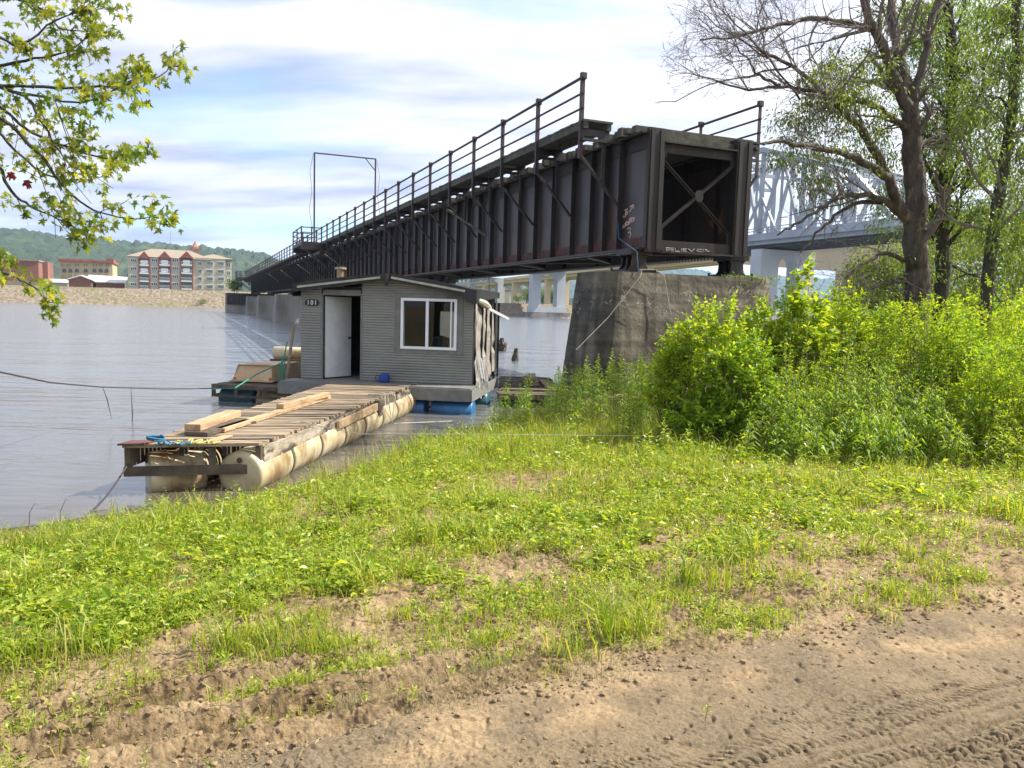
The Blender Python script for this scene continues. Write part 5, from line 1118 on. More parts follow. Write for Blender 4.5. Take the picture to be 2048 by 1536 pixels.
    for (x, y0, y1, lb) in ((205, 774, 838, 'short dry weed strand hanging from the slack line over the water'), (262, 777, 900, 'longer dry weed strand hanging from the slack line, nearer the dock')):
        mb = MB(); p = on_y(x, y0, 12.9 if x == 205 else 13.7); q = on_y(x+(18 if x == 205 else 2), y1, 12.9 if x == 205 else 13.7); mb.tube([p, p*0.6+q*0.4+Vector((.02, 0, 0)), q], [0.004, 0.009, 0.003], 5)
        solid('water_weed', mb, M['ropedark'], lb, 'weed')
    mb = MB(); p0 = Hp(-0.3, 0.1, 1.1); P = [on_z(425, 778, 0.45), on_z(470, 776, 0.5), Hp(-0.9, -0.3, 0.62), Hp(-0.35, -0.15, 0.9), Hp(-0.28, -0.1, 1.35)]; mb.tube(P, 0.014, 6)
    for k in range(5): mb.tube([Hp(-0.30+rnd.uniform(-.06, .06), -0.2, 0.95+rnd.uniform(-.1, .1)), Hp(-0.34+rnd.uniform(-.1, .1), -0.22, 0.6), Hp(-0.3+rnd.uniform(-.1, .1), -0.2, 0.28)], 0.012, 5)
    solid('mooring_line', mb, M['gropegreen'], 'green rope tied to the pole at the left corner of the cabin', 'rope')
    mb = MB(); mb.tube([Hp(-0.36, 0.0, 0.3), Hp(-0.20, 0.05, 1.7)], 0.035, 8); solid('mooring_pole', mb, M['plank'], 'leaning wooden pole against the left corner of the houseboat', 'pole')
    # ropes on the old pier
    mb = MB(); P = [B(10.3, 16.9, 3.24), B(10.1, 16.42, 3.24), B(10.05, 16.38, 3.1)]; q = on_plane(1152, 700, B(12, 16.35, 1.5), -BD); P += [P[-1]*0.5+q*0.5+BD*0.02-Vector((0, 0, .12)), q]
    mb.tube(P, 0.010, 6); mb.tube([B(10.05, 16.45, 3.26), B(10.5, 16.43, 3.28), B(10.75, 16.42, 3.15), B(10.85, 16.36, 2.6), B(10.92, 16.3, 2.2)], 0.009, 6)
    solid('rope', mb, M['ropewhite'], 'pale rope lying over the top of the stone pier and hanging down its face', 'rope')
    mb = MB(); mb.tube([B(10.45, 18.3, 4.6), B(10.1, 17.6, 4.1), B(10.05, 16.6, 3.7), B(10.05, 16.5, 3.24)], 0.011, 6); solid('rope', mb, M['gropeblue'], 'blue rope hanging from the girder to the top of the stone pier', 'rope')
    mb = MB(); a = on_y(977, 330, 25.5); b_ = on_y(979, 700, 25.5); mb.tube([a, b_], 0.011, 5); solid('hanging_cable', mb, M['ropedark'], 'thin cable hanging straight down from the bridge walkway right of the cabin', 'cable')
lumber()
def rafts():
    up = Vector((0, 0, 1))
    # left raft with upturned boat
    z = 0.37; A = on_z(425, 768, z); Bq = on_z(584, 776, z); ax = (Bq-A).normalized(); bk = Vector((-ax.y, ax.x, 0)); Wd = (Bq-A).length; Dd = 2.7
    R = thing('small_raft', (A+Bq)/2+bk*Dd/2-up*z, 'dark low raft on drums left of the houseboat, carrying an upturned boat', 'raft')
    def bx(mb, a0, a1, b0, b1, z0, z1): mb.box(A-up*z+ax*(a0+a1)/2+bk*(b0+b1)/2+up*(z0+z1)/2, ax*(a1-a0)/2, bk*(b1-b0)/2, up*(z1-z0)/2)
    m = MB(); rnd = random.Random(3)
    for k in range(18): b0 = k*Dd/18; bx(m, rnd.uniform(-.05, .02), Wd+rnd.uniform(-.03, .03), b0, b0+Dd/18-0.02, z-0.03, z+rnd.uniform(-.004, .004))
    m.build('deck', M['plankdark'], R)
    m = MB(); bx(m, 0, Wd, -0.045, -0.005, z-0.09, z-0.015); bx(m, 0, Wd, -0.045, -0.005, 0.10, 0.15)
    for a0 in (0.0, 0.55, Wd*0.5+.15, Wd-0.08): bx(m, a0, a0+0.07, -0.04, 0.02, 0.151, z-0.091)
    bx(m, 0, 0.05, 0, Dd, z-0.12, z-0.035); bx(m, 0, .05, 0, Dd, .1, .15); m.build('frame', M['plankdark'], R)
    for k, (a0, m_) in enumerate(((0.08, 'tealdrum'), (0.98, 'drum'))):
        for b0 in (0.32, 1.3, 2.2): v = MB(); v.lathe(A-up*z+ax*a0+bk*b0+up*0.04, ax, [(0, .22), (.02, .25), (.4, .25), (.41, .26), (.43, .26), (.44, .25), (.80, .25), (.82, .22)], 24); v.build('float_drum', M[m_ if b0 < 1 else 'tealdrum'], R, smooth=True)
    # upturned jon boat
    o = on_z(463, 762, z+0.03); q = on_z(545, 765, z+0.03); tx = (q-o).normalized(); ln = Vector((-tx.y, tx.x, 0)); ln = (ln+tx*0.10).normalized(); w = (q-o).length; L_ = 2.35; H = 0.36
    Bt = thing('jon_boat', (o+q)/2+ln*L_/2, 'tan flat-bottomed boat turned upside down on the small raft', 'boat')
    def P(a, l, zz): return o+tx*a+ln*l+up*zz
    st = [(0.0, 0.0, 0.18, H, 0.02), (0.05, 0.0, 0.14, H+0.02, 0.10), (1.4, 0.0, 0.14, H+.02, 0), (2.0, 0.05, 0.18, H-0.03, 0), (L_, 0.12, 0.2, H-0.16, 0)]
    rows = []
    for l, ins, chi, hz, zb in st: rows.append([P(ins, l, 0.0), P(ins+chi*0.9, l+(0.10 if l == 0 else 0), hz), P(w-ins-chi*0.35, l+(0.10 if l == 0 else 0), hz), P(w-ins, l, 0.0)])
    m = MB(); V = [p for r in rows for p in r]; Fc = [(k*4+i, k*4+i+1, (k+1)*4+i+1, (k+1)*4+i) for k in range(len(rows)-1) for i in range(3)]+[(3, 2, 1, 0), (16, 17, 18, 19)]; m.add(V, Fc); m.build('hull', M['tan'], Bt)
    for a in (0.30, 0.45, 0.6, 0.75):
        m = MB(); m.beam(P(w*a, 0.12, H+0.022), P(w*a, 2.0, H-0.02), 0.02, 0.02); m.build('keel_strip', M['tan'], Bt)
    m = MB(); m.beam(P(w+0.012, 0.0, 0.03), P(w-0.1, L_, 0.03), 0.03, 0.04); m.beam(P(-0.01, -0.012, 0.02), P(w+0.01, -0.012, 0.02), 0.02, 0.04); m.beam(P(w-.03, 0.04, .16), P(w-.13, L_, .14), 0.015, 0.02); m.build('gunwale', M['tan'], Bt)
    for a in (0.07, w-0.06): m = MB(); m.lathe(P(a, 0.025, 0.075), -ln, [(0, .035), (.03, .033), (.035, .02)], 14); m.build('reflector', M['orange'], Bt)
    # cream tank behind the boat
    c = on_y(548, 703, 20.3); m = MB(); m.lathe(c-up*0.02, (ax*0.99).normalized(), [(0, .12), (0.03, 0.16), (0.9, 0.16), (0.95, .12)], 24); o2 = m.build('tank', M['drum'], None, smooth=True); tag(o2, 'pale cream cylindrical tank lying behind the upturned boat', 'tank')
    sup = MB(); sup.box((c.x+0.45, c.y, (c.z-0.18)/2+0.18), ax*0.5, bk*0.2, up*((c.z-0.19-0.38)/2+0.001)); sup_o = sup.build('crate_stand', M['plankdark'], None); tag(sup_o, 'dark low timber stand under the cream tank behind the boat', 'stand')
    # right raft with lumber
    z = 0.30; R = thing('old_raft', (0.42, 19.5, 0), 'rotting plank raft with scrap lumber between the houseboat and the stone pier', 'raft')
    m = MB(); rnd = random.Random(6)
    x0, x1, y0, y1 = -0.32, 1.12, 17.35, 21.8
    for k in range(24):
        y = y0+(y1-y0)*k/24; m.abox(x0+rnd.uniform(-.05, .05), x1+rnd.uniform(-.08, .1), y, y+(y1-y0)/24-0.025, z-0.035, z+rnd.uniform(-.01, .01))
    m.build('deck', M['plankdark'], R)
    m = MB(); m.abox(x0, x1, y0-0.045, y0-0.002, z-0.13, z-0.0); m.abox(x0, x0+0.05, y0, y1, z-.14, z-.036); m.abox(x1-.05, x1, y0, y1, z-.14, z-.036); m.build('frame', M['plankdark'], R)
    for x in (x0+0.1, x0+0.75):
        for y in (y0+.3, y0+2.5): v = MB(); v.lathe((x, y, 0.02), (1, 0, 0), [(0, .18), (.02, .21), (.5, .21), (.52, .18)], 20); v.build('float_drum', M['band'], R, smooth=True)
    G = 'scrap lumber on the rotting raft'; up_ = z+0.012
    def lum(x, y, l, w, h, ang, z0, m_, label): 
        mb = MB(); d = Vector((math.sin(ang), math.cos(ang), 0)); s = d.cross(up); mb.box((x, y, z0+h/2), d*l/2, s*w/2, up*h/2); o = mb.build('timber', m_, None, bevel=0.004); tag(o, label, 'timber', G)
    lum(0.35, 19.7, 1.4, 0.18, 0.14, 0.05, up_, M['plankdark'], 'dark squared beam end-on at the left of the raft lumber')
    lum(0.55, 19.8, 1.5, 0.22, 0.12, 0.0, up_, M['plank'], 'thick grey beam beside the dark squared one on the raft')
    lum(0.50, 19.7, 1.3, 0.20, 0.08, 0.02, up_+0.145, M['plank'], 'short grey timber stacked on top of the two raft beams')
    lum(0.86, 19.4, 2.3, 0.17, 0.05, -0.06, up_, M['plank'], 'long flat grey board at the right of the raft lumber')
    lum(0.50, 18.0, 1.5, 0.10, 0.045, 1.52, up_, M['plank'], 'thin board lying crosswise at the front of the raft')
    # stumps in the river
    def stump(px, py, h, spread, label, seed):
        p = on_z(px, py, 0); rnd = random.Random(seed); mb = MB(); n = 12; rows = 7
        for c in range(1 if spread < 0.2 else 3):
            ox, oy = (0, 0) if c == 0 else (rnd.uniform(-spread, spread)*0.8, rnd.uniform(-.2, .2)); hh = h*(1 if c == 0 else rnd.uniform(.5, .8)); tl = rnd.uniform(-.1, .1)
            V = []; 
            for k in range(rows):
                f = k/(rows-1)
                for i in range(n):
                    a = 2*math.pi*i/n; r = (0.16 if spread < .2 else 0.22)*(1.1-0.55*f)*(0.75+0.5*rnd.random()); V.append((p.x+ox+tl*f+r*math.cos(a), p.y+oy+r*math.sin(a), -0.3+(hh+0.3)*f+(rnd.uniform(-.15, .12) if k == rows-1 else 0)))
            Fc = [(k*n+i, k*n+(i+1) % n, (k+1)*n+(i+1) % n, (k+1)*n+i) for k in range(rows-1) for i in range(n)]+[tuple((rows-1)*n+i for i in range(n))]; mb.add(V, Fc)
        if spread > 0.2:
            for k in range(7): a = rnd.uniform(0, 6.28); mb.tube([(p.x, p.y, 0.1), (p.x+spread*math.cos(a)*0.7, p.y+.2*math.sin(a), h*.5), (p.x+spread*math.cos(a), p.y+.3*math.sin(a), h*rnd.uniform(.6, 1.1))], [.04, .03, .012], 5)
            mb.tube([(p.x-0.6, p.y, -.1), (p.x-0.62, p.y, .35), (p.x-.3, p.y, .5)], .03, 5)
        o = mb.build('stump', M['bark'], None); tag(o, label, 'stump')
    stump(1005, 702, 0.62, 0.35, 'ragged pale root stump standing in the river right of the cabin', 1)
    stump(1028, 722, 0.48, 0.1, 'slim dark broken post standing in the river near the old raft', 2)
rafts()

# ------------------------------------------------------------------ vegetation toolkit
def unit(v): return v/np.maximum(np.linalg.norm(v, axis=-1, keepdims=True), 1e-9)
def rvec(n, rng): v = rng.normal(size=(n, 3)); return unit(v)
def leaf_arrays(P, D, Ln, Wd, rng, droop=0.25, fold=False):
    """P base points, D unit directions; each leaf is a small bent blade of two or three faces"""
    n = len(P); Ln = np.broadcast_to(Ln, (n,))[:, None]; Wd = np.broadcast_to(Wd, (n,))[:, None]
    up = np.array([0, 0, 1.0])+0.55*rng.normal(size=(n, 3)); S = unit(np.cross(D, up)); Nn = unit(np.cross(S, D))
    mid = P+D*Ln*0.45+Nn*Ln*0.05; tip = P+D*Ln*(1-droop*0.2)-np.array([0, 0, 1.0])*Ln*droop
    a, b_ = mid+S*Wd*0.5-Nn*Wd*0.12, mid-S*Wd*0.5-Nn*Wd*0.12
    if fold:
        V = np.stack([P, a, tip, b_], 1).reshape(-1, 3); k = np.arange(n)[:, None]*4
        Fc = np.concatenate([k+[0, 1, 2], k+[0, 2, 3]], 1).reshape(-1)
    else:
        V = np.stack([P, a, tip, b_], 1).reshape(-1, 3); k = np.arange(n)[:, None]*4
        Fc = np.concatenate([k+[0, 1, 3], k+[1, 2, 3]], 1).reshape(-1)
    return V, Fc, np.full(2*n, 3)
def join(parts):
    V, Fc, C_ = [], [], []; o = 0
    for v, f, c in parts: V.append(v); Fc.append(f+o); C_.append(c); o += len(v)
    return np.concatenate(V), np.concatenate(Fc), np.concatenate(C_)
def leaf_obj(name, arr, m, parent=None, origin=None):
    V, Fc, C_ = arr; o0 = np.array(wloc(parent)) if parent is not None else (np.array(origin) if origin is not None else np.zeros(3))
    o = link(name, new_mesh(name, V-o0, Fc, C_, m), parent)
    if parent is None: o.location = o0
    return o
def blade_arrays(P, H, W_, lean, az, rng):
    """grass blades: 5 vertices, bent"""
    n = len(P); d = np.stack([np.cos(az), np.sin(az), np.zeros(n)], -1); s = np.stack([-np.sin(az), np.cos(az), np.zeros(n)], -1); tw = rng.uniform(-1, 1, n)[:, None]; s = unit(s+d*tw)
    H = H[:, None]; W_ = W_[:, None]; lean = lean[:, None]; z = np.array([0, 0, 1.0])
    m1 = P+z*H*0.55+d*H*lean*0.25; tip = P+z*H*(1-0.25*lean)+d*H*lean*0.9
    V = np.stack([P-s*W_*0.5, P+s*W_*0.5, m1+s*W_*0.42, m1-s*W_*0.42, tip], 1).reshape(-1, 3); k = np.arange(n)[:, None]*5
    Fc = np.concatenate([k+[0, 1, 2, 3], k+[3, 2, 4]], 1).reshape(-1); C_ = np.tile([4, 3], n); return V, Fc, C_
def stalk_plant(rng, h, nl, L_, Wr, wob=0.06, up=0.75, droop=0.35, lean=None, lo=0.08):
    """leafy upright stalk (goldenrod like): leaf arrays + stem polyline, at the origin"""
    az = rng.uniform(0, 6.28); ln = rng.uniform(0, 0.18) if lean is None else lean
    t = np.linspace(0, 1, 7); pts = np.stack([np.cos(az)*ln*h*t**2+wob*h*0.3*np.sin(t*5+az)*t, np.sin(az)*ln*h*t**2, h*t], -1)
    f = np.sort(rng.uniform(lo, 1, nl)**0.75); f = np.maximum(f, lo); P = np.stack([np.interp(f, t, pts[:, i]) for i in range(3)], -1)
    a = np.arange(nl)*2.4+rng.uniform(-.4, .4, nl); el = up*(0.35+0.9*f**2)+rng.uniform(-.2, .2, nl)
    D = np.stack([np.cos(a)*np.cos(el), np.sin(a)*np.cos(el), np.sin(el)], -1)
    sz = L_*(0.55+0.9*np.sin(np.clip(f*0.95+0.12, 0, 1)*math.pi)**0.8)*rng.uniform(0.75, 1.2, nl); sz = np.where(f > 0.93, L_*0.5, sz)
    return leaf_arrays(P, D, sz, sz*Wr, rng, droop), pts

# ------------------------------------------------------------------ trees
def proj(p):
    d = Vector(p)-Vector((0, 0, EYE)); z = d.dot(_f); return 1024+F*d.dot(R_IMG)/z, 768-F*d.dot(U_IMG)/z
class TreeB:
    prune = False
    def __init__(s, seed): s.w = MB(); s.t = MB(); s.rng = random.Random(seed); s.tips = []
    def limb(s, pts, r0, r1, wob=0.03, nsides=9, twigs=0, tlen=1.0, spread=0.9, lvl=2, fine=False, from_=0.25, up=0.1):
        # subdivide with wobble
        P = [Vector(p) for p in pts]; Q = []
        for i in range(len(P)-1):
            for k in range(4):
                u = k/4; p0, p1, p2, p3 = P[max(i-1, 0)], P[i], P[i+1], P[min(i+2, len(P)-1)]
                q = 0.5*((2*p1)+(p2-p0)*u+(2*p0-5*p1+4*p2-p3)*u*u+(3*p1-p0-3*p2+p3)*u**3); Q.append(q+Vector([s.rng.uniform(-wob, wob) for _ in range(3)])*(0 if i+k == 0 else 1))
        Q.append(P[-1]); n = len(Q); rad = [(r0+(r1-r0)*(i/(n-1))**0.8)*s.rng.uniform(0.92, 1.1) for i in range(n)]
        (s.t if fine else s.w).tube(Q, rad, nsides, caps=True)
        for _ in range(twigs):
            i = s.rng.randint(int(n*from_), n-2); d = (Q[i+1]-Q[i]).normalized(); s.grow(Q[i], d, tlen*s.rng.uniform(0.5, 1.2), rad[i]*s.rng.uniform(0.3, 0.55), lvl, spread, up)
        s.grow(Q[-1], (Q[-1]-Q[-2]).normalized(), tlen*0.8, r1, lvl, spread*0.5, up); return Q
    def grow(s, p, d, ln, r, lvl, spread, up):
        rr = s.rng; v = Vector((rr.gauss(0, 1), rr.gauss(0, 1), rr.gauss(0, 1)+up)); d = (d+v*spread*0.55).normalized(); n = 6; e = proj(Vector(p)+d*ln)
        if s.prune and e[0] < 1300+0.08*abs(e[1]-200): return
        if s.prune and e[0] < 1545 and e[1] > 215+0.35*(1545-e[0])*(-0.35): return
        pts = [Vector(p)]; q = Vector(p)
        for k in range(n-1):
            d = (d+Vector((rr.gauss(0, .16), rr.gauss(0, .16), rr.gauss(0, .16)+up*0.12))).normalized(); q = q+d*ln/n; pts.append(q)
        r = max(r, 0.0035); s.t.tube(pts, [r*(1-0.75*k/(n-1)) for k in range(n)], 4 if lvl < 2 else 5, caps=False)
        s.tips.append(pts[-1]); s.tips.append(pts[3])
        if lvl > 0:
            for k in range(rr.randint(3, 4) if lvl > 1 else rr.randint(2, 4)): i = rr.randint(1, n-1); s.grow(pts[i], (pts[i]-pts[i-1]).normalized(), ln*rr.uniform(0.45, 0.75), r*0.5, lvl-1, spread, up)
def clusters(blobs, rng, Yc, Ysp, per, cr=0.18):
    """blobs in degrees of view -> real positions spread in depth; returns leaf base points and outward directions"""
    P, D = [], []
    for (px, py, rx, ry, n) in blobs:
        for _ in range(n):
            a = rng.uniform(0, 2*math.pi); r = math.sqrt(rng.uniform(0, 1)); y = Yc+rng.normal()*Ysp; c = np.array(on_y(px+rx*r*math.cos(a), py+ry*r*math.sin(a), y))
            k = per; off = rvec(k, rng)*cr*rng.uniform(0.2, 1, (k, 1)); P.append(c+off*[1, 1, 0.7]); D.append(unit(off+np.array([0, 0, -0.10])+0.05*rng.normal(size=(k, 3))))
    return np.concatenate(P), np.concatenate(D)
def trees():
    rng = np.random.default_rng(5)
    Y0 = 15.0
    def W(lst, dy=0.0, y=Y0): n = len(lst); return [on_y(a, b_, y+dy*(i/(max(n-1, 1)))) for i, (a, b_) in enumerate(lst)]
    # --- tree A: many-limbed peeling trunk, half dead
    base = on_y(1832, 600, Y0); base.z = 0.4
    R = thing('tree', base, 'broad tree with peeling bark and many bare limbs reaching left over the bridge end', 'tree')
    A = TreeB(21); A.prune = True
    A.limb([base]+W([(1834, 575), (1832, 520), (1830, 444), (1833, 383), (1824, 300), (1821, 226)]), 0.26, 0.155, 0.02, 14, twigs=6, tlen=1.2, lvl=2)
    A.limb(W([(1822, 235), (1788, 153), (1764, 89), (1732, 20), (1712, -60)], -0.5), 0.115, 0.06, twigs=7, tlen=1.4)
    A.limb(W([(1821, 226), (1813, 161), (1797, 101), (1780, 0), (1775, -70)], 0.6), 0.12, 0.065, twigs=6, tlen=1.4)
    A.limb(W([(1824, 232), (1829, 194), (1853, 93), (1865, 32), (1890, -40)], 0.2), 0.105, 0.05, twigs=6, tlen=1.3)
    A.limb(W([(1826, 450), (1797, 408), (1776, 355), (1736, 275), (1688, 218), (1655, 190), (1583, 133), (1520, 100)], -1.2), 0.125, 0.022, twigs=16, tlen=1.6, lvl=3, fine=False, from_=0.4)
    A.limb(W([(1776, 355), (1736, 327), (1688, 307), (1639, 295), (1583, 287), (1540, 284), (1522, 288)], -1.6, Y0-0.5), 0.085, 0.02, twigs=7, tlen=1.2, lvl=2)
    A.limb(W([(1815, 440), (1764, 402), (1724, 390), (1675, 398), (1643, 416), (1590, 450), (1555, 470)], -1.4), 0.07, 0.015, twigs=8, tlen=1.3, lvl=2)
    A.limb(W([(1764, 404), (1710, 410), (1660, 440), (1625, 478), (1600, 505)], -1.0), 0.05, 0.012, twigs=8, tlen=0.9, lvl=2)
    A.limb(W([(1822, 270), (1792, 242), (1748, 210), (1688, 194), (1643, 184), (1554, 174), (1498, 178), (1433, 161)], -1.5), 0.075, 0.014, twigs=18, tlen=1.7, lvl=3, from_=0.35)
    A.limb(W([(1560, 172), (1520, 150), (1498, 120), (1470, 90)], -.5, Y0-1), 0.03, 0.01, twigs=6, tlen=1.2, lvl=2)
    A.limb(W([(1752, 60), (1692, 46), (1635, 40), (1566, 46), (1526, 60), (1457, 77), (1400, 80)], -1.0), 0.07, 0.012, twigs=16, tlen=1.7, lvl=3)
    A.limb(W([(1810, 561), (1764, 569), (1724, 585)], -.6), 0.06, 0.02, twigs=5, tlen=1.0)
    A.limb(W([(1812, 520), (1768, 507), (1720, 530), (1690, 560)], -.8), 0.05, 0.015, twigs=6, tlen=1.1)
    A.limb(W([(1830, 300), (1850, 285), (1880, 280)], .4), 0.07, 0.03, twigs=5, tlen=1.0)
    A.limb(W([(1583, 133), (1500, 150), (1420, 170), (1350, 200), (1310, 205)], 2.5, Y0), 0.02, 0.006, twigs=16, tlen=1.2, lvl=2, from_=0.2)
    A.limb(W([(1600, 200), (1540, 120), (1450, 60), (1390, 20)], -.5, Y0-1.0), 0.022, 0.006, twigs=12, tlen=1.3, lvl=2, from_=0.2)
    A.w.build('trunk', M['bark'], R, smooth=True); A.t.build('twigs', M['twig'], R)
    bl = [(1640, 190, 60, 50, 40), (1690, 165, 70, 55, 60), (1650, 235, 70, 50, 55), (1720, 240, 60, 70, 55), (1600, 300, 55, 36, 26), (1570, 255, 35, 25, 14), (1650, 325, 70, 35, 34), (1625, 385, 32, 35, 20), (1700, 120, 50, 40, 26), (1745, 310, 45, 45, 30), (1555, 320, 30, 16, 8), (1690, 385, 40, 20, 7), (1760, 180, 40, 80, 26), (1740, 570, 50, 30, 16)]
    P, D = clusters(bl, rng, Y0+0.3, 1.0, 30, 0.26); n = len(P)
    leaf_obj('crown', leaf_arrays(P, D, rng.uniform(.055, .10, n), rng.uniform(.02, .032, n), rng, 0.22), M['leaf_tree'], R)
    # --- tree B
    yb = 17.0; base = on_y(1885, 605, yb); base.z = 0.5
    R = thing('tree', base, 'slender dark-trunked leafy tree standing just behind the peeling tree', 'tree')
    Bt = TreeB(22); Bt.limb([base]+[on_y(a, b_, yb) for a, b_ in ((1885, 560), (1885, 505), (1889, 363), (1901, 222), (1905, 141), (1897, 0), (1900, -80))], 0.17, 0.085, 0.02, 12, twigs=30, tlen=1.3, lvl=2, up=0.3)
    Bt.limb([on_y(a, b_, yb-0.2*i) for i, (a, b_) in enumerate(((1890, 320), (1930, 240), (1960, 190), (1975, 120)))], 0.07, 0.02, twigs=6)
    Bt.limb([on_y(a, b_, yb+0.2*i) for i, (a, b_) in enumerate(((1893, 400), (1850, 330), (1840, 280), (1800, 200)))], 0.06, 0.02, twigs=6)
    Bt.w.build('trunk', M['bark2'], R, smooth=True); Bt.t.build('twigs', M['bark2'], R)
    bl = [(1900, 60, 90, 80, 150), (1950, 160, 90, 90, 140), (1880, 200, 80, 70, 90), (1840, 40, 50, 60, 50), (1930, 290, 90, 80, 130), (1870, 330, 60, 70, 60), (1960, 400, 80, 80, 90), (1900, 450, 70, 60, 50), (1830, 130, 60, 60, 40), (1780, 420, 50, 60, 36), (1860, 540, 60, 40, 36), (1790, 60, 60, 60, 30)]
    P, D = clusters([(a, b_, c, d, int(e*1.15)) for a, b_, c, d, e in bl], rng, yb+0.5, 1.1, 30, 0.30); n = len(P)
    leaf_obj('crown', leaf_arrays(P, D, rng.uniform(.065, .115, n), rng.uniform(.022, .036, n), rng, 0.25), M['leaf_dark'], R)
    # --- tree C
    yc = 13.5; base = on_y(1974, 590, yc); base.z = 0.6
    R = thing('tree', base, 'slim leaning tree at the right edge, its trunk curving up to the right', 'tree')
    Ct = TreeB(23); Ct.limb([base]+[on_y(a, b_, yc) for a, b_ in ((1976, 560), (1986, 464), (2006, 343), (2023, 242), (2031, 121), (2033, 0), (2040, -80))], 0.115, 0.06, 0.015, 12, twigs=16, tlen=1.3, lvl=2, up=0.2)
    Ct.limb([on_y(a, b_, yc-.2*i) for i, (a, b_) in enumerate(((2018, 235), (2005, 200), (1975, 195)))], 0.03, 0.012, twigs=4)
    Ct.w.build('trunk', M['bark2'], R, smooth=True); Ct.t.build('twigs', M['twig'], R)
    bl = [(2050, 60, 60, 90, 60), (2000, 120, 60, 60, 34), (2060, 230, 50, 90, 50), (2080, 400, 70, 90, 80), (2020, 330, 50, 50, 24), (2060, 520, 60, 60, 50), (1990, 30, 50, 50, 30), (2140, 150, 70, 200, 120)]
    P, D = clusters([(a, b_, c, d, int(e*1.2)) for a, b_, c, d, e in bl]+[(1960, 250, 50, 70, 40), (1990, 450, 50, 50, 40)], rng, yc+0.4, 0.8, 30, 0.26); n = len(P)
    leaf_obj('crown', leaf_arrays(P, D, rng.uniform(.06, .105, n), rng.uniform(.02, .034, n), rng, 0.25), M['leaf_dark'], R)
    # --- background trees behind
    G = 'trees further back on the river bank'
    for i, (px, pt, yy, rw, label, m_) in enumerate(((1775, 490, 30, 1.6, 'round light green tree behind the trunk of the peeling tree', 'leaf_tree'), (1950, 400, 32, 3.0, 'large light green tree far back between the slender and the leaning trunks', 'leaf_tree'), (2070, 440, 27, 2.6, 'light green tree cut by the right edge of the picture, behind the leaning tree', 'leaf_tree'), (1860, 480, 36, 2.6, 'pale green tree low behind the two thick trunks', 'leaf_dark'))):
        t_ = on_y(px, pt, yy); b_ = Vector((t_.x, t_.y, zat(t_.x, t_.y))); R = thing('tree', b_, label, 'tree', G); tb = TreeB(40+i)
        tb.limb([b_, b_+Vector((.1, 0, 1.5)), b_+Vector((0, .1, (t_.z-b_.z)*0.85))], 0.14, 0.04, twigs=14, tlen=1.6, lvl=1, up=0.4); tb.w.build('trunk', M['bark2'], R, smooth=True); tb.t.build('twigs', M['bark2'], R)
        k = 700; h = t_.z-b_.z; c = np.array(b_)+np.array([0, 0, h*0.58]); dirs = rvec(k, rng); rr = rng.uniform(.35, 1, (k, 1))**0.6; C0 = c+dirs*rr*[rw, rw, h*0.45]*(0.8+0.35*vnoise(dirs[:, 0]*3+i, dirs[:, 2]*3, 7))[:, None]
        per = 14; off = rvec(k*per, rng)*0.34; P = np.repeat(C0, per, 0)+off; D = unit(off+[0, 0, -.1]); n = len(P)
        leaf_obj('crown', leaf_arrays(P, D, rng.uniform(.12, .2, n), rng.uniform(.05, .07, n), rng, 0.3), M[m_], R)
trees()

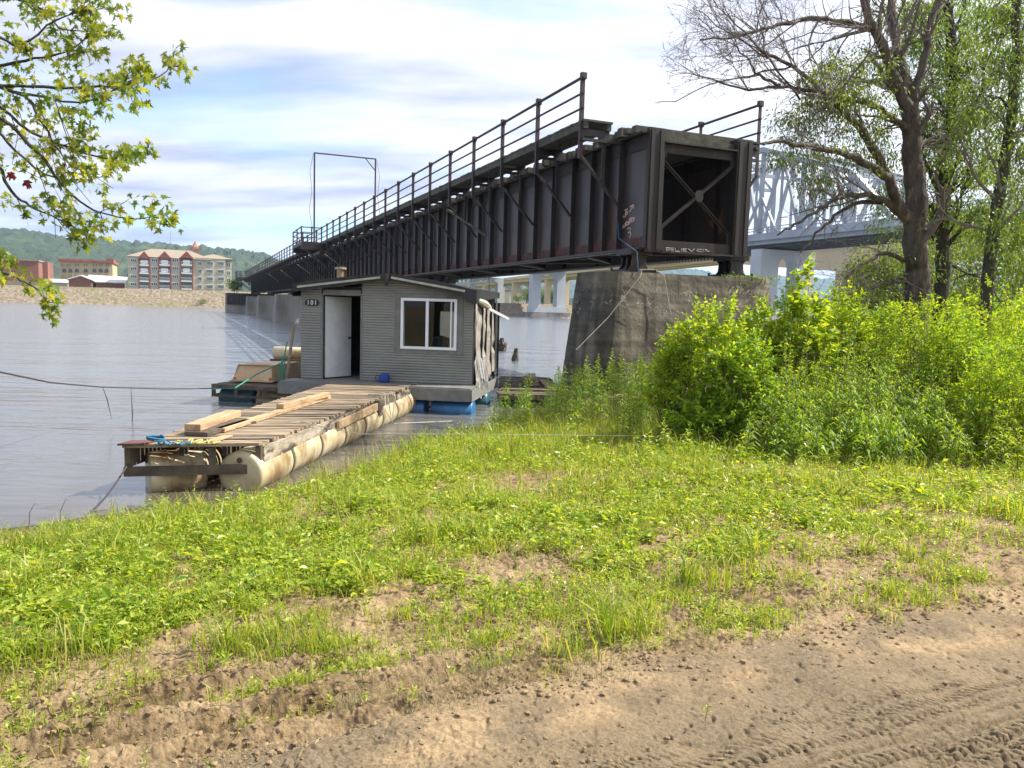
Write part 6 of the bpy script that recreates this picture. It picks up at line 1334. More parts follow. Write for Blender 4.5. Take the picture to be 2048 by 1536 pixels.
# ------------------------------------------------------------------ maple at the upper left
def maple():
    rng = np.random.default_rng(31); Y0 = 5.6
    base = Vector((-6.3, 4.9, 0)); base.z = zat(base.x, base.y)
    R = thing('maple_tree', base, 'maple branches with yellow-green lobed leaves hanging in at the upper left', 'tree')
    T_ = TreeB(51)
    T_.limb([base, base+Vector((.05, 0, 1.5)), base+Vector((.1, .05, 3.0)), base+Vector((.0, .1, 4.6)), base+Vector((.15, .1, 6.2))], 0.22, 0.10, 0.02, 14, twigs=3, tlen=1.0, lvl=1)
    def W(lst, y0=Y0, dy=0.0): n = len(lst); return [on_y(a, b_, y0+dy*i/(n-1)) for i, (a, b_) in enumerate(lst)]
    br = [([(-60, 165), (60, 172), (170, 175), (260, 168), (325, 150), (345, 122)], 5.5, .5), ([(-60, 110), (0, 175), (90, 195), (160, 205), (230, 180), (255, 150)], 5.4, .2),
          ([(-60, 215), (60, 290), (110, 350), (150, 395), (200, 425), (270, 437), (305, 432)], 5.3, .4), ([(-60, 300), (20, 380), (60, 412), (100, 430), (160, 462)], 5.2, .3),
          ([(-60, -10), (40, 0), (90, 30), (130, 60), (190, 62)], 5.6, .3), ([(-60, 130), (50, 120), (110, 110), (160, 88), (185, 60)], 5.8, .2), ([(-70, 520), (0, 542), (40, 560), (85, 585)], 4.8, .2),
          ([(-60, 190), (60, 262), (150, 300), (230, 320), (285, 312)], 5.6, .5), ([(-60, 240), (30, 300), (90, 350), (170, 360), (210, 350)], 5.9, .3), ([(0, 175), (80, 240), (110, 290), (140, 330)], 5.4, .1), ([(-60, 60), (40, 90), (110, 40), (190, 20)], 5.3, .2)]
    hub = base+Vector((.05, .1, 3.4)); 
    for pts, y0, dy in br:
        P = W(pts, y0, dy); s = P[0]; att = base+Vector((.08, .05, min(max(s.z-0.25, 1.0), 6.0))); T_.limb([att, (att+s)/2+Vector((0, 0, .1))]+P, 0.020, 0.0025, 0.006, 7, twigs=4, lvl=1, tlen=.16, from_=0.5)
    # dangling thin twigs
    for k in range(9):
        x = rng.uniform(-20, 120); y = rng.uniform(180, 330); a = on_y(x, y, 5.5); T_.t.tube([a, a+Vector((.05, 0, -.15)), a+Vector((rng.uniform(0, .2), 0, -.35)), a+Vector((rng.uniform(.05, .35), .05, -.5))], [.004, .003, .0025, .002], 4)
    T_.w.build('trunk', M['bark2'], R, smooth=True); T_.t.build('twigs', M['bark2'], R)
    # five-lobed leaf outline
    ol = [(0, 0), (0.08, 0.08), (0.36, -0.06), (0.26, 0.10), (0.13, 0.20), (0.55, 0.24), (0.40, 0.34), (0.48, 0.50), (0.14, 0.40), (0.24, 0.66), (0.12, 0.64), (0.10, 0.84), (0, 1.08)]
    pts = ol+[(-x, y) for x, y in ol[-2:0:-1]]; O = np.array(pts); nO = len(O)
    blobs = [(30, 40, 70, 60, 34), (100, 20, 60, 40, 24), (190, 20, 28, 35, 20), (190, 65, 22, 20, 14), (120, 70, 45, 30, 22), (40, 110, 60, 45, 34), (130, 130, 40, 20, 12), (150, 170, 50, 28, 26), (60, 170, 60, 40, 34), (200, 165, 45, 28, 26), (268, 125, 28, 20, 20), (262, 165, 35, 20, 24), (300, 155, 25, 12, 10), (345, 115, 22, 9, 7), (325, 160, 10, 10, 6), (230, 195, 45, 22, 26), (275, 210, 22, 12, 14), (120, 215, 60, 30, 30), (205, 225, 18, 18, 10), (30, 240, 45, 40, 26), (120, 260, 45, 35, 26), (170, 265, 25, 30, 16), (60, 300, 50, 30, 20), (170, 310, 60, 22, 26), (265, 302, 32, 18, 26), (245, 325, 25, 10, 10), (150, 345, 45, 20, 18), (205, 345, 25, 15, 12), (190, 372, 22, 10, 8), (8, 395, 15, 25, 8), (90, 400, 35, 18, 16), (130, 420, 20, 15, 8), (160, 432, 30, 14, 14), (245, 435, 22, 8, 8), (305, 428, 22, 20, 22), (170, 458, 25, 8, 9), (20, 548, 30, 10, 8), (70, 568, 42, 14, 16), (100, 580, 20, 10, 10), (-60, 150, 60, 200, 70), (230, 150, 30, 22, 12), (10, 320, 30, 30, 10)]
    V, Fc, C_ = [], [], []; o = 0; cs = []
    for (px, py, rx, ry, n) in blobs:
        for _ in range(int(n*1.2)):
            a = rng.uniform(0, 6.28); r = math.sqrt(rng.uniform(0, 1)); y = (4.9 if py > 500 else 5.6)+rng.normal()*0.28; cs.append(np.array(on_y(px+rx*r*math.cos(a), py+ry*r*math.sin(a), y)))
    for tp in T_.tips:
        if tp.z < 6.5:
            for _ in range(2): cs.append(np.array(tp)+rng.normal(size=3)*0.03)
    if True:
        for c in cs:
            s = rng.uniform(0.040, 0.074); d = unit(np.array([rng.normal()*0.6+0.25, rng.normal()*0.6, -0.75+rng.normal()*0.35])); nrm = unit(np.cross(d, rng.normal(size=3))); sd = np.cross(d, nrm)
            q = c+(O[:, :1]*sd*s+O[:, 1:]*d*s)+nrm*(0.16*s*np.abs(O[:, :1])-0.12*s*O[:, 1:]**2); V.append(q)
            # fan around the vein
            ctr = c+d*s*0.4; V.append(ctr[None]); k = nO
            for i in range(nO): Fc += [o+i, o+(i+1) % nO, o+k]
            C_ += [3]*nO; o += nO+1
    leaf_obj('leaves', (np.concatenate(V), np.array(Fc), np.array(C_)), M['leaf_maple'], R)
    for (px, py) in ((22, 350), (55, 366)):
        c = on_y(px, py, 5.5); mb = MB(); rnd = random.Random(int(px))
        for k in range(16):
            d = Vector((rnd.gauss(0, 1), rnd.gauss(0, 1), rnd.gauss(0, 1.2))).normalized(); mb.tube([c, c+d*0.018, c+d*0.034+Vector((0, 0, -.01))], [.006, .009, .003], 5)
        mb.build('seed_cluster', M['flower'], R)
maple()

# ------------------------------------------------------------------ shrubs, weeds, grass
def shrub(px, py_top, Y, w, label, m_, L_=0.075, Wr=0.32, stems=26, per=150, seed=0, h=None, group='shrubs crowding the right bank', cat='shrub', name='shrub', droop=0.35, dep=0.75, sidetwig=0.22):
    rng = np.random.default_rng(100+seed); t_ = on_y(px, py_top, Y); b_ = Vector((t_.x, Y, zat(t_.x, Y)-0.02)); H = t_.z-b_.z if h is None else h
    R = thing(name, b_, label, cat, group); arrs = []; mb = MB()
    for s in range(stems):
        az = rng.uniform(0, 6.28); rr = math.sqrt(rng.uniform(0, 1))*w; hh = H*(1-0.36*(rr/w)**2)*rng.uniform(0.74, 1.12); b0 = np.array([math.cos(az)*rr*0.55, math.sin(az)*rr*0.55*dep, 0]); tp = np.array([math.cos(az)*rr, math.sin(az)*rr*dep, hh])
        t = np.linspace(0, 1, 6); pts = b0+(tp-b0)*t[:, None]+np.stack([0.05*np.sin(t*4+az), 0.05*np.cos(t*5+az), 0*t], -1)*t[:, None]
        mb.tube([Vector(p)+b_ for p in pts], [0.009*(1-0.6*k) for k in t], 4, caps=False)
        f = rng.uniform(0.10, 1, per)**0.85; P = np.stack([np.interp(f, t, pts[:, i]) for i in range(3)], -1); a = rng.uniform(0, 6.28, per); tw = sidetwig*(1.15-f)[:, None]*rng.uniform(0, 1, (per, 1))
        o = np.stack([np.cos(a), np.sin(a), rng.uniform(-.15, .5, per)], -1); P = P+o*tw
        el = rng.uniform(-.35, 0.8, per); D = unit(np.stack([np.cos(a)*np.cos(el), np.sin(a)*np.cos(el), np.sin(el)+0.5*(f > 0.9)], -1)+0.25*rng.normal(size=(per, 3)))
        sz = L_*rng.uniform(0.6, 1.25, per); arrs.append(leaf_arrays(P+np.array(b_), D, sz, sz*Wr, rng, droop, fold=Wr > 0.35))
    mb.build('stems', M['stem'], R); leaf_obj('foliage', join(arrs), M[m_], R); return R
def bush(px, py_top, Y, w, label, m_, L_=0.07, Wr=0.4, ncl=420, per=13, seed=0, group='shrubs crowding the right bank', dep=0.8):
    rng = np.random.default_rng(700+seed); t_ = on_y(px, py_top, Y); b_ = Vector((t_.x, Y, zat(t_.x, Y)-0.02)); H = t_.z-b_.z
    R = thing('shrub', b_, label, 'shrub', group); c = np.array(b_); dirs = rvec(ncl, rng); dirs[:, 2] = np.abs(dirs[:, 2])*1.0-0.12*(rng.uniform(0, 1, ncl) < .5); dirs = unit(dirs)
    lump = 0.72+0.5*vnoise(dirs[:, 0]*2.6+seed*3.1+9, dirs[:, 2]*3+dirs[:, 1]*2.2+seed, 31); rr = rng.uniform(0.25, 1, ncl)**0.45*lump
    C0 = c+dirs*rr[:, None]*[w, w*dep, H*0.66]+[0, 0, H*0.30]; C0[:, 2] = np.maximum(C0[:, 2], c[2]+0.06)
    mb = MB(); idx = rng.choice(ncl, min(60, ncl), replace=False)
    for i in idx:
        q = C0[i]; b0 = c+np.array([(q[0]-c[0])*0.25, (q[1]-c[1])*0.25, 0]); md = (b0+q)/2+np.array([(q[0]-c[0])*0.12, (q[1]-c[1])*.12, 0.08]); mb.tube([b0, md, q], [.011, .007, .003], 4, caps=False)
    mb.build('stems', M['stem'], R)
    n = ncl*per; cd = unit(dirs+np.array([0, 0, .35])+0.35*rng.normal(size=(ncl, 3))); tl = rng.uniform(.10, .24, ncl); f = np.tile(np.linspace(0, 1, per), ncl); P = np.repeat(C0, per, 0)+np.repeat(cd*tl[:, None], per, 0)*f[:, None]
    side = unit(np.cross(np.repeat(cd, per, 0), rng.normal(size=(n, 3)))); D = unit(side*0.9+np.repeat(cd, per, 0)*0.55+[0, 0, 0.12]); D = np.where((f > 0.98)[:, None], np.repeat(cd, per, 0), D); sz = L_*rng.uniform(.6, 1.25, n)
    leaf_obj('foliage', leaf_arrays(P, D, sz, sz*Wr, rng, 0.22, fold=True), M[m_], R); return R
def stalk_clump(px, py_top, Y, w, label, m_, L_=0.13, Wr=0.13, n=16, nl=50, seed=0, droop=.4, group='shrubs crowding the right bank', up=0.75):
    rng = np.random.default_rng(900+seed); t_ = on_y(px, py_top, Y); b_ = Vector((t_.x, Y, zat(t_.x, Y)-0.02)); H = t_.z-b_.z; R = thing('weed_clump', b_, label, 'weeds', group); arrs = []; mb = MB()
    for k in range(n):
        az = rng.uniform(0, 6.28); r = math.sqrt(rng.uniform(0, 1))*w; h = H*(1-0.30*(r/w)**2)*rng.uniform(.62, 1.03); arr, pts = stalk_plant(rng, 1.0, nl, L_/h, Wr, droop=droop, lean=rng.uniform(0, .3), lo=.12, up=up)
        o = np.array(b_)+[math.cos(az)*r, math.sin(az)*r*.8, 0]; arrs.append((arr[0]*h+o, arr[1], arr[2])); mb.tube([Vector(p*h+o) for p in pts], [.006]*5+[.004, .003], 4, caps=False)
    mb.build('stems', M['stem'], R); leaf_obj('foliage', join(arrs), M[m_], R); return R
def shrubs():
    B_, S_, G_ = 'leaf_bright', 'leaf_shrub', 'leaf_weed'
    for i, (px, pt, Y, w, lb, m_, L_, Wr, nc) in enumerate((
        (1425, 585, 10.8, 0.62, 'bright yellow-green bush at the left end of the thicket, in front of the stone pier', B_, .080, .42, 560),
        (1352, 645, 11.0, 0.36, 'lower yellow-green bush hugging the left side of the tallest bright bush', B_, .07, .4, 300),
        (1535, 580, 11.4, 0.42, 'broad-leaved bright bush touching the right end of the stone pier', B_, .10, .5, 260),
        (1612, 540, 11.2, 0.40, 'tallest sapling with large round leaves rising in the middle of the thicket', B_, .115, .6, 190),
        (1690, 572, 11.6, 0.52, 'yellowing broad-leaved bush right of the tallest sapling', B_, .085, .5, 420),
        (1490, 655, 10.3, 0.5, 'leafy bush at the lower left of the thicket', S_, .08, .5, 330),
        (1420, 790, 10.2, 0.45, 'low undergrowth bush beneath the left bright bush', S_, .08, .45, 260),
        (1850, 598, 11.2, 0.70, 'tall feathery green bush at the foot of the peeling tree', B_, .07, .28, 700),
        (1930, 640, 10.8, 0.60, 'green bush under the leaning tree', S_, .075, .3, 500),
        (2020, 580, 11.4, 0.80, 'tall light bush at the right edge under the leaning tree', B_, .07, .35, 700),
        (2080, 640, 9.6, 0.75, 'bush cut by the right edge of the picture', S_, .065, .3, 520),
        (1990, 730, 9.4, 0.55, 'low green bush in front of the right-hand bushes', B_, .06, .32, 420))): bush(px, pt, Y, w, lb, m_, L_, Wr, nc, seed=i)
    for i, (px, pt, Y, w, lb, m_, L_, Wr, n, nl, dr) in enumerate((
        (1560, 615, 10.4, 0.60, 'upright mid-green weeds in the middle of the thicket below the broad-leaved bush', B_, .10, .16, 26, 64, .3),
        (1650, 620, 10.6, 0.55, 'upright mid-green weeds right of the tallest sapling', B_, .10, .16, 24, 64, .3),
        (1740, 615, 10.7, 0.60, 'upright green weeds below the yellowing bush', S_, .10, .15, 26, 64, .3),
        (1600, 690, 9.7, 0.60, 'arching long-leaved weeds at the left front of the thicket', S_, .15, .11, 24, 50, .5),
        (1700, 690, 9.8, 0.60, 'arching long-leaved weeds in the middle front of the thicket', S_, .16, .10, 24, 50, .55),
        (1800, 670, 9.9, 0.60, 'arching long-leaved weeds in front of the feathery bush', S_, .15, .10, 26, 50, .5),
        (1560, 800, 9.2, 0.55, 'low long-leaved weeds at the left foot of the thicket', S_, .14, .12, 20, 44, .45),
        (1680, 800, 9.1, 0.60, 'lowest long-leaved weeds at the middle foot of the thicket', S_, .15, .12, 22, 44, .5),
        (1790, 790, 9.1, 0.55, 'drooping grassy clump right of centre at the foot of the thicket', S_, .19, .085, 24, 40, .6),
        (1890, 770, 9.2, 0.60, 'drooping grassy clump at the foot of the right-hand bushes', S_, .16, .09, 24, 44, .55),
        (1990, 800, 8.8, 0.60, 'narrow-leaved weeds at the right foot of the thicket', B_, .12, .12, 24, 44, .4))): stalk_clump(px, pt, Y, w, lb, m_, L_, Wr, n, nl, seed=i, droop=dr)
    for i, (px, pt, Y, w, lb, L_) in enumerate(((1460, 640, 14, 0.9, 'green bush against the face of the stone pier', .09), (1570, 605, 14.5, 1.0, 'green bush behind the tall sapling', .09), (1700, 595, 15.5, 1.0, 'bush at the left foot of the peeling tree', .09), (1790, 605, 16.5, 1.0, 'dark bush directly behind the peeling trunk', .09), (1930, 595, 17, 1.1, 'bush behind the slender trunk', .09), (2060, 590, 16, 1.2, 'bush behind the leaning tree', .09), (1690, 605, 24, 1.8, 'far bush on the bank beyond the thicket', .16), (1860, 585, 26, 2.6, 'far wide bush beyond the two thick trunks', .16), (2050, 575, 25, 2.8, 'far wide bush at the right edge', .16), (2250, 560, 22, 3.0, 'far bush outside the right edge', .16))):
        bush(px, pt, Y, w, lb, S_, L_, .4, 420, seed=50+i)
shrubs()
def weeds():
    rng = np.random.default_rng(77); protos = []
    spots = []
    for (x0, x1, y0, y1, n, hmin, hmax, lb) in ((985, 1130, 800, 850, 20, .6, 1.0, 'tall narrow-leaved weed stalk at the waterline in front of the rotting plank raft'), (1100, 1330, 780, 860, 62, .6, 1.1, 'tall narrow-leaved weed stalk on the shore before the stone pier'),
            (1180, 1340, 740, 790, 34, .7, 1.2, 'weed stalk growing close against the foot of the stone pier'), (1330, 1480, 840, 900, 14, .5, .9, 'weed stalk at the shaded foot of the bright left-hand bush'), (1500, 2048, 870, 940, 34, .45, .95, 'leafy weed stalk at the front edge of the right-hand thicket'), (1240, 1330, 860, 900, 10, .4, .8, 'short weed stalk among the tall grass left of the bushes')):
        for _ in range(n):
            p = on_z(rng.uniform(x0, x1), rng.uniform(y0, y1), 0.35)
            if shore_sd(np.array([p.x]), np.array([p.y]))[0] > 0.12: spots.append((p.x, p.y, rng.uniform(hmin, hmax), lb))
    for k in range(8):
        arr, pts = stalk_plant(np.random.default_rng(200+k), 1.0, 66, 0.14, 0.16, droop=0.4, lo=0.1); mb = MB(); mb.tube([Vector(p) for p in pts], [0.006, .006, .005, .005, .004, .003, .002], 4, caps=False)
        sv = np.array(mb.v); sf = np.array([i for f in mb.f for i in f]); sc = np.full(len(mb.f), 4)
        protos.append((new_mesh('foliage', arr[0], arr[1], arr[2], M['leaf_weed']), new_mesh('stem', sv, sf, sc, M['stem'])))
    for i, (x, y, h, lb) in enumerate(spots):
        me, sm = protos[i % 8]; R = thing('weed_stalk', (x, y, zat(x, y)-0.02), lb, 'weed', lb.replace('weed stalk', 'weed stalks')); R.scale = (h*rng.uniform(.85, 1.1), h, h); R.rotation_euler = (rng.uniform(-.08, .08), rng.uniform(-.08, .08), rng.uniform(0, 6.28))
        link('foliage', me, R); link('stem', sm, R)
weeds()
def cover_density(x, y):
    s = shore_sd(x, y); p, q = track_bend(x, y); r = np.hypot(x, y)
    d = sstep(2.85, 3.3, p)*0.42+sstep(3.75, 4.35, p+0.85*sstep(0.8, 3.2, q)+0.5*sstep(1.0, 2.5, -q)*0+0.3*(fbm(x*1.1, y*1.1, 2, 501)-0.5)*2)*0.75
    d = d*sstep(0.30, 0.62, fbm(x*1.5+3, y*1.5, 3, 500)+0.20*sstep(4.2, 5.0, p))
    d = d*sstep(0.15, 0.9, s+0.3*(fbm(x*2, y*2, 2, 502)-.5))*(0.25+0.75*np.maximum(sstep(0.5, 1.6, s), sstep(-2.6, -1.2, x)))
    d = d*(0.25+0.75*sstep(0.36, 0.52, fbm(x*3.1+7, y*3.1, 3, 504)))
    d = np.maximum(d, (0.25+0.6*sstep(.42, .58, fbm(x*2.3+2, y*2.3, 3, 509)))*sstep(0.9, 2.2, q)*sstep(3.3, 3.9, p+0.3*(fbm(x*1.6, y*1.6, 2, 507)-.5)*2)*(s > 0.3))
    # sandy bare patch near the dock landing
    d = d*(1-0.9*np.exp(-(((x-0.5)/1.3)**2+((y-8.1)/0.55)**2)))*(1-0.6*np.exp(-(((x-0.1)/1.1)**2+((y-4.6)/0.35)**2)))
    for pc, q0, q1 in ((3.28, -1.9, 1.3), (3.58, -2.5, 0.7), (3.05, -.2, 1.4)):
        d = d*(1-0.9*np.exp(-((p-pc)/0.11)**2)*((q > q0) & (q < q1)))
    d = d*(1-0.85*sstep(.55, .66, fbm(x*1.4+11, y*2.0, 3, 511))*(1-sstep(4.6, 5.6, p)))
    return np.clip(d, 0, 1)
def sample(n, rng, rmin=2.0, rmax=17.0, a0=-37, a1=40):
    n = int(n); th = rng.uniform(a0, a1, n); m_ = rng.uniform(0, 1, n) < 0.16; th = np.radians(np.where(m_, np.where(rng.uniform(0, 1, n) < .5, rng.uniform(-80, a0, n), rng.uniform(a1, 70, n)), th)); r = rmin*(rmax/rmin)**rng.uniform(0, 1, n)
    return np.sin(th)*r, np.cos(th)*r, r
def ground_cover():
    rng = np.random.default_rng(88)
    # low broad-leaved plants: rosette of 7 leaves on short stems
    x, y, r = sample(92000, rng, 2.1, 13); d = cover_density(x, y); keep = rng.uniform(0, 1, len(x)) < d*0.62*np.clip(1.55-vnoise(x*1.3, y*1.3, 9)*1.6, 0.06, 1); x, y, r = x[keep], y[keep], r[keep]
    z = zf(x, y, False); n = len(x); per = 8; sc = rng.uniform(0.55, 1.3, n)*(0.55+0.75*sstep(3.6, 4.8, track_bend(x, y)[0])); hgt = rng.uniform(0.02, 0.06, n)*sc+0.14*sc*np.maximum(fbm(x*2.4, y*2.4, 2, 505)-0.35, 0)*rng.uniform(.5, 1.3, n)
    P0 = np.stack([x, y, z], -1); P = np.repeat(P0, per, 0); f = np.tile(np.linspace(0.25, 1, per), n)*np.repeat(hgt, per); P[:, 2] += f+rng.uniform(-.004, .01, n*per); P[:, :2] += rng.normal(size=(n*per, 2))*0.012
    a = rng.uniform(0, 6.28, n*per); el = rng.uniform(-0.1, 0.75, n*per); D = np.stack([np.cos(a)*np.cos(el), np.sin(a)*np.cos(el), np.sin(el)], -1); L_ = np.repeat(sc*rng.uniform(.7, 1.3, n), per)*rng.uniform(0.022, 0.056, n*per)
    o = leaf_obj('ground_cover', leaf_arrays(P, D, L_, L_*rng.uniform(.3, .48, n*per), rng, 0.18, fold=True), M['leaf_ground']); tag(o, 'low bright green broad-leaved weeds carpeting the bank', 'ground cover', kind='stuff')
    # small narrow seedlings with upright leaves
    x, y, r = sample(26000, rng, 2.1, 12); d = cover_density(x, y); keep = rng.uniform(0, 1, len(x)) < d*0.62; x, y = x[keep], y[keep]; z = zf(x, y, False); n = len(x); per = 12; hgt = rng.uniform(0.05, 0.17, n)*(0.6+0.6*sstep(3.8, 5.5, track_bend(x, y)[0]))
    P = np.repeat(np.stack([x, y, z], -1), per, 0); ff = np.tile(np.linspace(0.1, 1, per), n); P[:, 2] += ff*np.repeat(hgt, per); a = np.tile(np.arange(per)*2.4, n)+np.repeat(rng.uniform(0, 6, n), per); el = 0.3+0.7*ff; D = np.stack([np.cos(a)*np.cos(el), np.sin(a)*np.cos(el), np.sin(el)], -1); L_ = np.repeat(rng.uniform(.02, .045, n), per)*(0.6+0.7*np.sin(ff*3.0))
    o = leaf_obj('ground_cover', leaf_arrays(P, D, L_, L_*.24, rng, 0.2), M['leaf_ground']); tag(o, 'small upright green seedlings among the low weeds', 'ground cover', kind='stuff')
    # grass blades in tufts
    def grass(n, rmin, rmax, hm, dens, m_, label, seed, hfun=None, tuft=12, spread=0.05, w=0.0045, shore=False, leanr=(0.1, 0.9)):
        g = np.random.default_rng(seed); x, y, r = sample(n, g, rmin, rmax); d = dens(x, y); k = g.uniform(0, 1, n) < d; x, y = x[k], y[k]; m = len(x); h = hm*g.uniform(0.5, 1.25, m)*(hfun(x, y) if hfun else 1)
        X = np.repeat(x, tuft)+g.normal(size=m*tuft)*spread; Y = np.repeat(y, tuft)+g.normal(size=m*tuft)*spread; Z = zf(X, Y, False)-0.005; H = np.repeat(h, tuft)*g.uniform(.5, 1.1, m*tuft)
        o = leaf_obj('grass', blade_arrays(np.stack([X, Y, Z], -1), H, w*(0.6+H*5)*g.uniform(.7, 1.3, m*tuft), g.uniform(*leanr, m*tuft), g.uniform(0, 6.28, m*tuft), g), M[m_]); tag(o, label, 'grass', kind='stuff')
    patch = lambda x, y: sstep(0.48, 0.66, fbm(x*1.0+9, y*1.0, 3, 600))
    grass(30000, 2.2, 10, 0.11, lambda x, y: cover_density(x, y)*0.9*(0.35+patch(x, y)), 'grass', 'fine short green grass between the weeds', 1)
    grass(16000, 4.5, 14, 0.19, lambda x, y: cover_density(x, y)*(0.25+0.75*patch(x+5, y))*sstep(5.2, 7.0, track_bend(x, y)[0]), 'grass', 'taller bright green grass in the middle of the bank', 2, spread=0.06)
    grass(3800, 8.5, 17, 0.36, lambda x, y: (shore_sd(x, y) > 0.05)*(1-0.9*np.exp(-(((x-0.5)/1.6)**2+((y-8.3)/0.9)**2)))*sstep(8.6, 10.5, y), 'grass', 'knee-high grass along the shore below the weeds', 3, tuft=14, spread=0.08, w=0.0035)
    grass(2600, 6.3, 10.5, 0.22, lambda x, y: ((shore_sd(x, y) > -0.05) & (shore_sd(x, y) < 0.8))*(0.08+0.5*sstep(-3.4, -2.2, x)), 'grass', 'sparse reedy blades at the edge of the water by the dock', 4, tuft=7, spread=0.03, leanr=(0.0, .4))
    grass(1500, 2.1, 4.6, 0.09, lambda x, y: sstep(0.5, 0.62, fbm(x*1.7+1, y*2.4, 2, 610))*np.exp(-((track_bend(x, y)[0]-3.12)/0.16)**2), 'straw', 'fine wispy dry grass along the edge of the dirt track', 5, tuft=34, spread=0.05, w=0.0016, leanr=(0.2, 1.3))
    grass(900, 2.1, 4.6, 0.08, lambda x, y: sstep(0.45, 0.62, fbm(x*1.3+4, y*2.0, 2, 611))*np.exp(-((track_bend(x, y)[0]-3.45)/0.22)**2), 'grass', 'fine soft green grass tufts between the ruts and the track', 6, tuft=26, spread=0.045, w=0.0018, leanr=(0.1, .9))
    grass(1500, 3.6, 12, 0.26, lambda x, y: cover_density(x, y)*sstep(0.52, 0.60, fbm(x*1.6+21, y*1.6, 3, 640)), 'grass', 'bright arching tufts of long grass standing in clumps on the bank', 7, tuft=26, spread=0.05, w=0.005, leanr=(0.2, 1.1))
    # mid-height leafy stalks mixed into the carpet
    g = np.random.default_rng(19); x, y, r = sample(5200, g, 4.2, 14.5); dd = (0.06+0.30*sstep(6.0, 9.5, y))*(cover_density(x, y)+0.35*sstep(8.5, 10, y))*(shore_sd(x, y) > 0.25)*(0.35+1.3*sstep(.45, .65, fbm(x*1.3, y*1.3, 2, 630))); k = g.uniform(0, 1, len(x)) < dd; x, y = x[k], y[k]
    protos = [stalk_plant(np.random.default_rng(300+i), 1.0, 26, 0.22, 0.2, droop=0.35)[0] for i in range(10)]; arrs = []
    for i in range(len(x)):
        V, Fc, C_ = protos[i % 10]; h = g.uniform(.14, .42)*(0.7+0.5*sstep(6, 11, y[i])); a = g.uniform(0, 6.28); ca, sa = math.cos(a)*h, math.sin(a)*h
        arrs.append((np.stack([V[:, 0]*ca-V[:, 1]*sa+x[i], V[:, 0]*sa+V[:, 1]*ca+y[i], V[:, 2]*h+zf(x[i:i+1], y[i:i+1], False)[0]], -1), Fc, C_))
    o = leaf_obj('ground_cover', join(arrs), M['leaf_ground']); tag(o, 'knee-low leafy weeds standing above the green carpet', 'ground cover', kind='stuff')
    # dead straw and leaf litter lying flat
    g = np.random.default_rng(29); x, y, r = sample(16000, g, 1.9, 9); p, q = track_bend(x, y); k = g.uniform(0, 1, len(x)) < np.where(p < 2.8, 0.10, 0.55); x, y = x[k], y[k]; n = len(x); a = g.uniform(0, 6.28, n); D = unit(np.stack([np.cos(a), np.sin(a), g.uniform(-.05, .12, n)], -1)); L_ = g.uniform(.012, .06, n)*np.where(p[k] < 2.8, .6, 1)
    o = leaf_obj('litter', leaf_arrays(np.stack([x, y, zf(x, y)+0.004], -1), D, L_, g.uniform(.0015, .006, n), g, 0.05), M['straw']); tag(o, 'scattered dead straw and leaf litter on the soil', 'litter', kind='stuff')
    # clods of soil
    g = np.random.default_rng(9); n = 60000; x, y, r = sample(n, g, 1.9, 7.5); p, q = track_bend(x, y)
    dd = 0.10+0.55*np.exp(-((p-2.93)/0.14)**2)+0.4*np.exp(-((p-3.35)/0.3)**2)+0.25*(p > 3.5); k = g.uniform(0, 1, n) < dd*(0.15+sstep(0.42, 0.6, fbm(x*3, y*3, 3, 620))); x, y, r = x[k], y[k], r[k]; m = len(x)
    sz = g.uniform(0.15, 1, m)**4*0.014+0.0025; sz *= np.where(p[k] < 2.75, 0.8, 1); ico = np.array([(0, 0, 1), (.89, 0, .45), (.28, .85, .45), (-.72, .53, .45), (-.72, -.53, .45), (.28, -.85, .45), (.72, .53, -.45), (-.28, .85, -.45), (-.89, 0, -.45), (-.28, -.85, -.45), (.72, -.53, -.45), (0, 0, -1)])
    fc = np.array([(0, 1, 2), (0, 2, 3), (0, 3, 4), (0, 4, 5), (0, 5, 1), (1, 6, 2), (2, 7, 3), (3, 8, 4), (4, 9, 5), (5, 10, 1), (6, 7, 2), (7, 8, 3), (8, 9, 4), (9, 10, 5), (10, 6, 1), (11, 7, 6), (11, 8, 7), (11, 9, 8), (11, 10, 9), (11, 6, 10)])
    z = zf(x, y, True); V = np.stack([x, y, z+sz*0.25], -1)[:, None, :]+ico[None]*sz[:, None, None]*g.uniform(.6, 1.3, (m, 12, 1))*np.array([1, 1, .75]); Fc = (np.arange(m)[:, None, None]*12+fc[None]).reshape(-1)
    o = leaf_obj('soil_clods', (V.reshape(-1, 3), Fc, np.full(m*20, 3)), M['soil']); tag(o, 'crumbled clods of soil scattered over the dirt track and bank', 'soil', kind='stuff')
ground_cover()
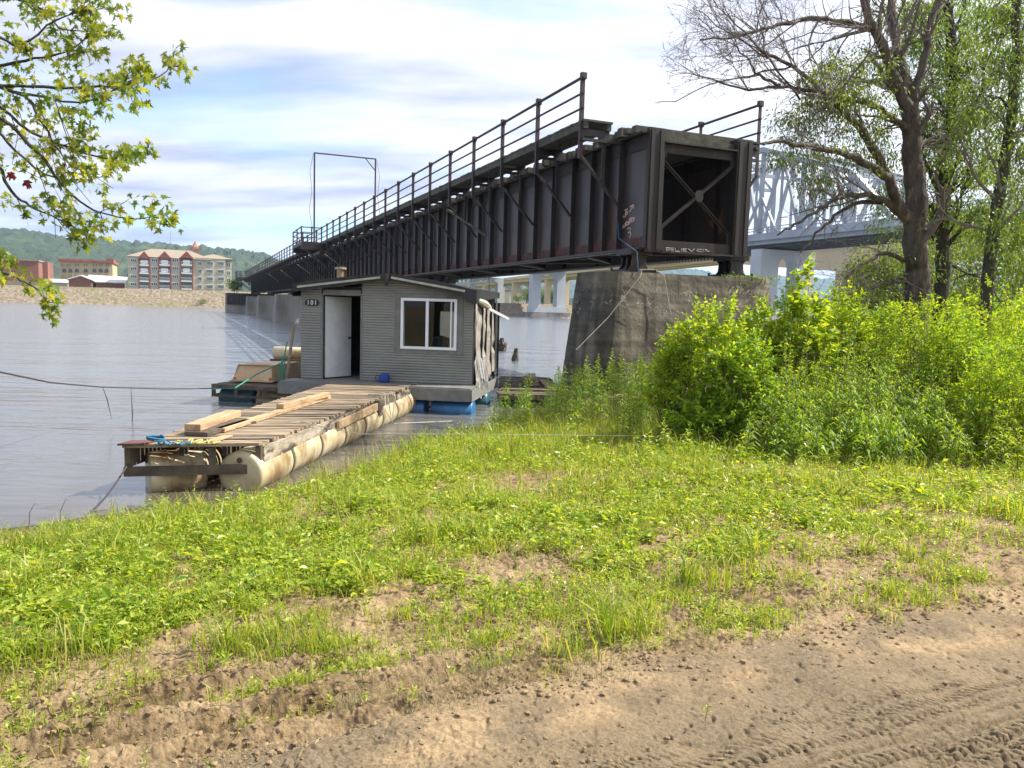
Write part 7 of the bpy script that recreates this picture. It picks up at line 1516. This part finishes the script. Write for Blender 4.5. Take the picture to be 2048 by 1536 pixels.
def odds():
    up = Vector((0, 0, 1))
    def gz(px, py, dz=0.01): 
        z = 0.5
        for _ in range(6): p = on_z(px, py, z); z = zat(p.x, p.y)+dz
        return Vector((p.x, p.y, z))
    def stick(pts, r, m_, label, cat='stick', name='stick', dz=0.02):
        mb = MB(); P = [gz(*q, dz) for q in pts]; mb.tube(P, [r*(1-.5*i/(len(P)-1)) for i in range(len(P))], 6); solid(name, mb, M[m_], label, cat)
    stick([(1275, 1185), (1350, 1196), (1430, 1222), (1530, 1250)], 0.006, 'stem', 'long green stalk lying on the bare soil near the track')
    stick([(520, 985), (580, 990), (640, 975), (665, 968)], 0.02, 'plank', 'pale driftwood branch on the mud beside the dock barrels')
    stick([(160, 1012), (240, 985), (330, 968)], 0.008, 'ropedark', 'thin dark twig lying at the edge of the water left of the dock')
    stick([(900, 985), (1000, 985), (1090, 995)], 0.006, 'ropewhite', 'thin pale stalk lying across the weeds below the sandy patch')
    for i, (px, py, h, lb) in enumerate(((58, 1050, 0.22, 'bent dark reed stem at the waterline by the left edge'), (120, 1052, 0.26, 'tall curved reed stem beside the mooring line'), (768, 945, 0.22, 'short dark dead stem among the shore grass'))):
        p = gz(px, py); mb = MB(); mb.tube([p, p+Vector((.01, 0, h*.6)), p+Vector((.06, 0, h)), p+Vector((.10, 0, h*.93))], [.004, .003, .002, .0015], 5); solid('plant_stem', mb, M['ropedark'], lb, 'plant')
    p = gz(1410, 1452); arr, pts = stalk_plant(np.random.default_rng(5), 0.10, 9, 0.03, 0.3, lo=.5); leaf_o = leaf_obj('seedling', (arr[0]+np.array(p), arr[1], arr[2]), M['grass'], origin=tuple(p)); mb = MB(); mb.tube([Vector(q_)+p for q_ in pts], 0.0012, 4, caps=False); mb.build('stem', M['stem'], leaf_o); tag(leaf_o, 'lone small seedling standing on the damp track', 'plant')
    # small vine on the pier top
    rng = np.random.default_rng(4); n = 420; u = rng.uniform(12.9, 14.6, n); t = rng.uniform(16.45, 17.2, n); z = 3.2+rng.uniform(-.25, .12, n)*(t < 16.7)+0.05; P = np.array([B(a, b_, c) for a, b_, c in zip(u, t, z)]); 
    o = leaf_obj('vine', leaf_arrays(P, rvec(n, rng), .07, .03, rng, .3), M['leaf_dark'], origin=B(13.8, 16.8, 3.2)); tag(o, 'small green vine creeping over the top edge of the stone pier', 'vine')
    # far bank greenery
    specs = [(468, 583, 556, 166, 1.6, 'bright green shrub growing on top of the timber pier'), (405, 606, 597, 268, 1.8, 'small green bush low on the stone riverbank below the apartment block'), (1036, 604, 590, 250, 2.2, 'round green bush on the riverbank in front of the arched bent'), (1030, 622, 613, 240, 1.8, 'low green bush at the foot of the riverbank by the river pier'), (1060, 606, 572, 420, 6, 'far tree beside the twin-column pier'), (1085, 610, 575, 440, 7, 'far tree framed by the twin columns'), (1108, 610, 572, 420, 7, 'far tree framed by the right side of the twin columns'), (243, 578, 572, 330, 2.5, 'small tree between the shed roof and the apartment block')]
    for i, (px, pb, pt, T, w, lb) in enumerate(specs):
        u, zb = on_t(px, pb, T); _, zt = on_t(px, pt, T); c = B(u, T, max(zb, 0.2)); R = thing('far_shrub' if w < 3 else 'far_tree', c, lb, 'bush' if w < 3 else 'tree'); h = zt-zb
        k = 220; dirs = rvec(k, rng); C0 = np.array(c)+[0, 0, h*.5]+dirs*rng.uniform(.3, 1, (k, 1))*[w, w, h*.5]; per = 8; off = rvec(k*per, rng)*h*.1; P = np.repeat(C0, per, 0)+off; m = len(P); s = h*0.09
        leaf_obj('crown', leaf_arrays(P, unit(off), s, s*.6, rng, .2), M['leaf_tree'], R); mb = MB(); mb.tube([c-up*0.3, c+up*h*.5], [h*.03, h*.015], 5); mb.build('trunk', M['bark2'], R)
odds()

# ------------------------------------------------------------------ haze
def haze():
    m = bpy.data.materials.new('haze_air'); m.use_nodes = True; nt = m.node_tree; nt.nodes.clear(); o = nt.nodes.new('ShaderNodeOutputMaterial'); v = nt.nodes.new('ShaderNodeVolumePrincipled')
    v.inputs['Color'].default_value = (0.50, 0.74, 1.0, 1); v.inputs['Density'].default_value = 0.00013; v.inputs['Anisotropy'].default_value = 0.2; nt.links.new(v.outputs[0], o.inputs['Volume'])
    mb = MB(); mb.abox(-3720, 3720, -3720, 5200, -6, 330); h = mb.build('haze', m, None, origin=(0, 0, 0)); tag(h, kind='stuff')
haze()
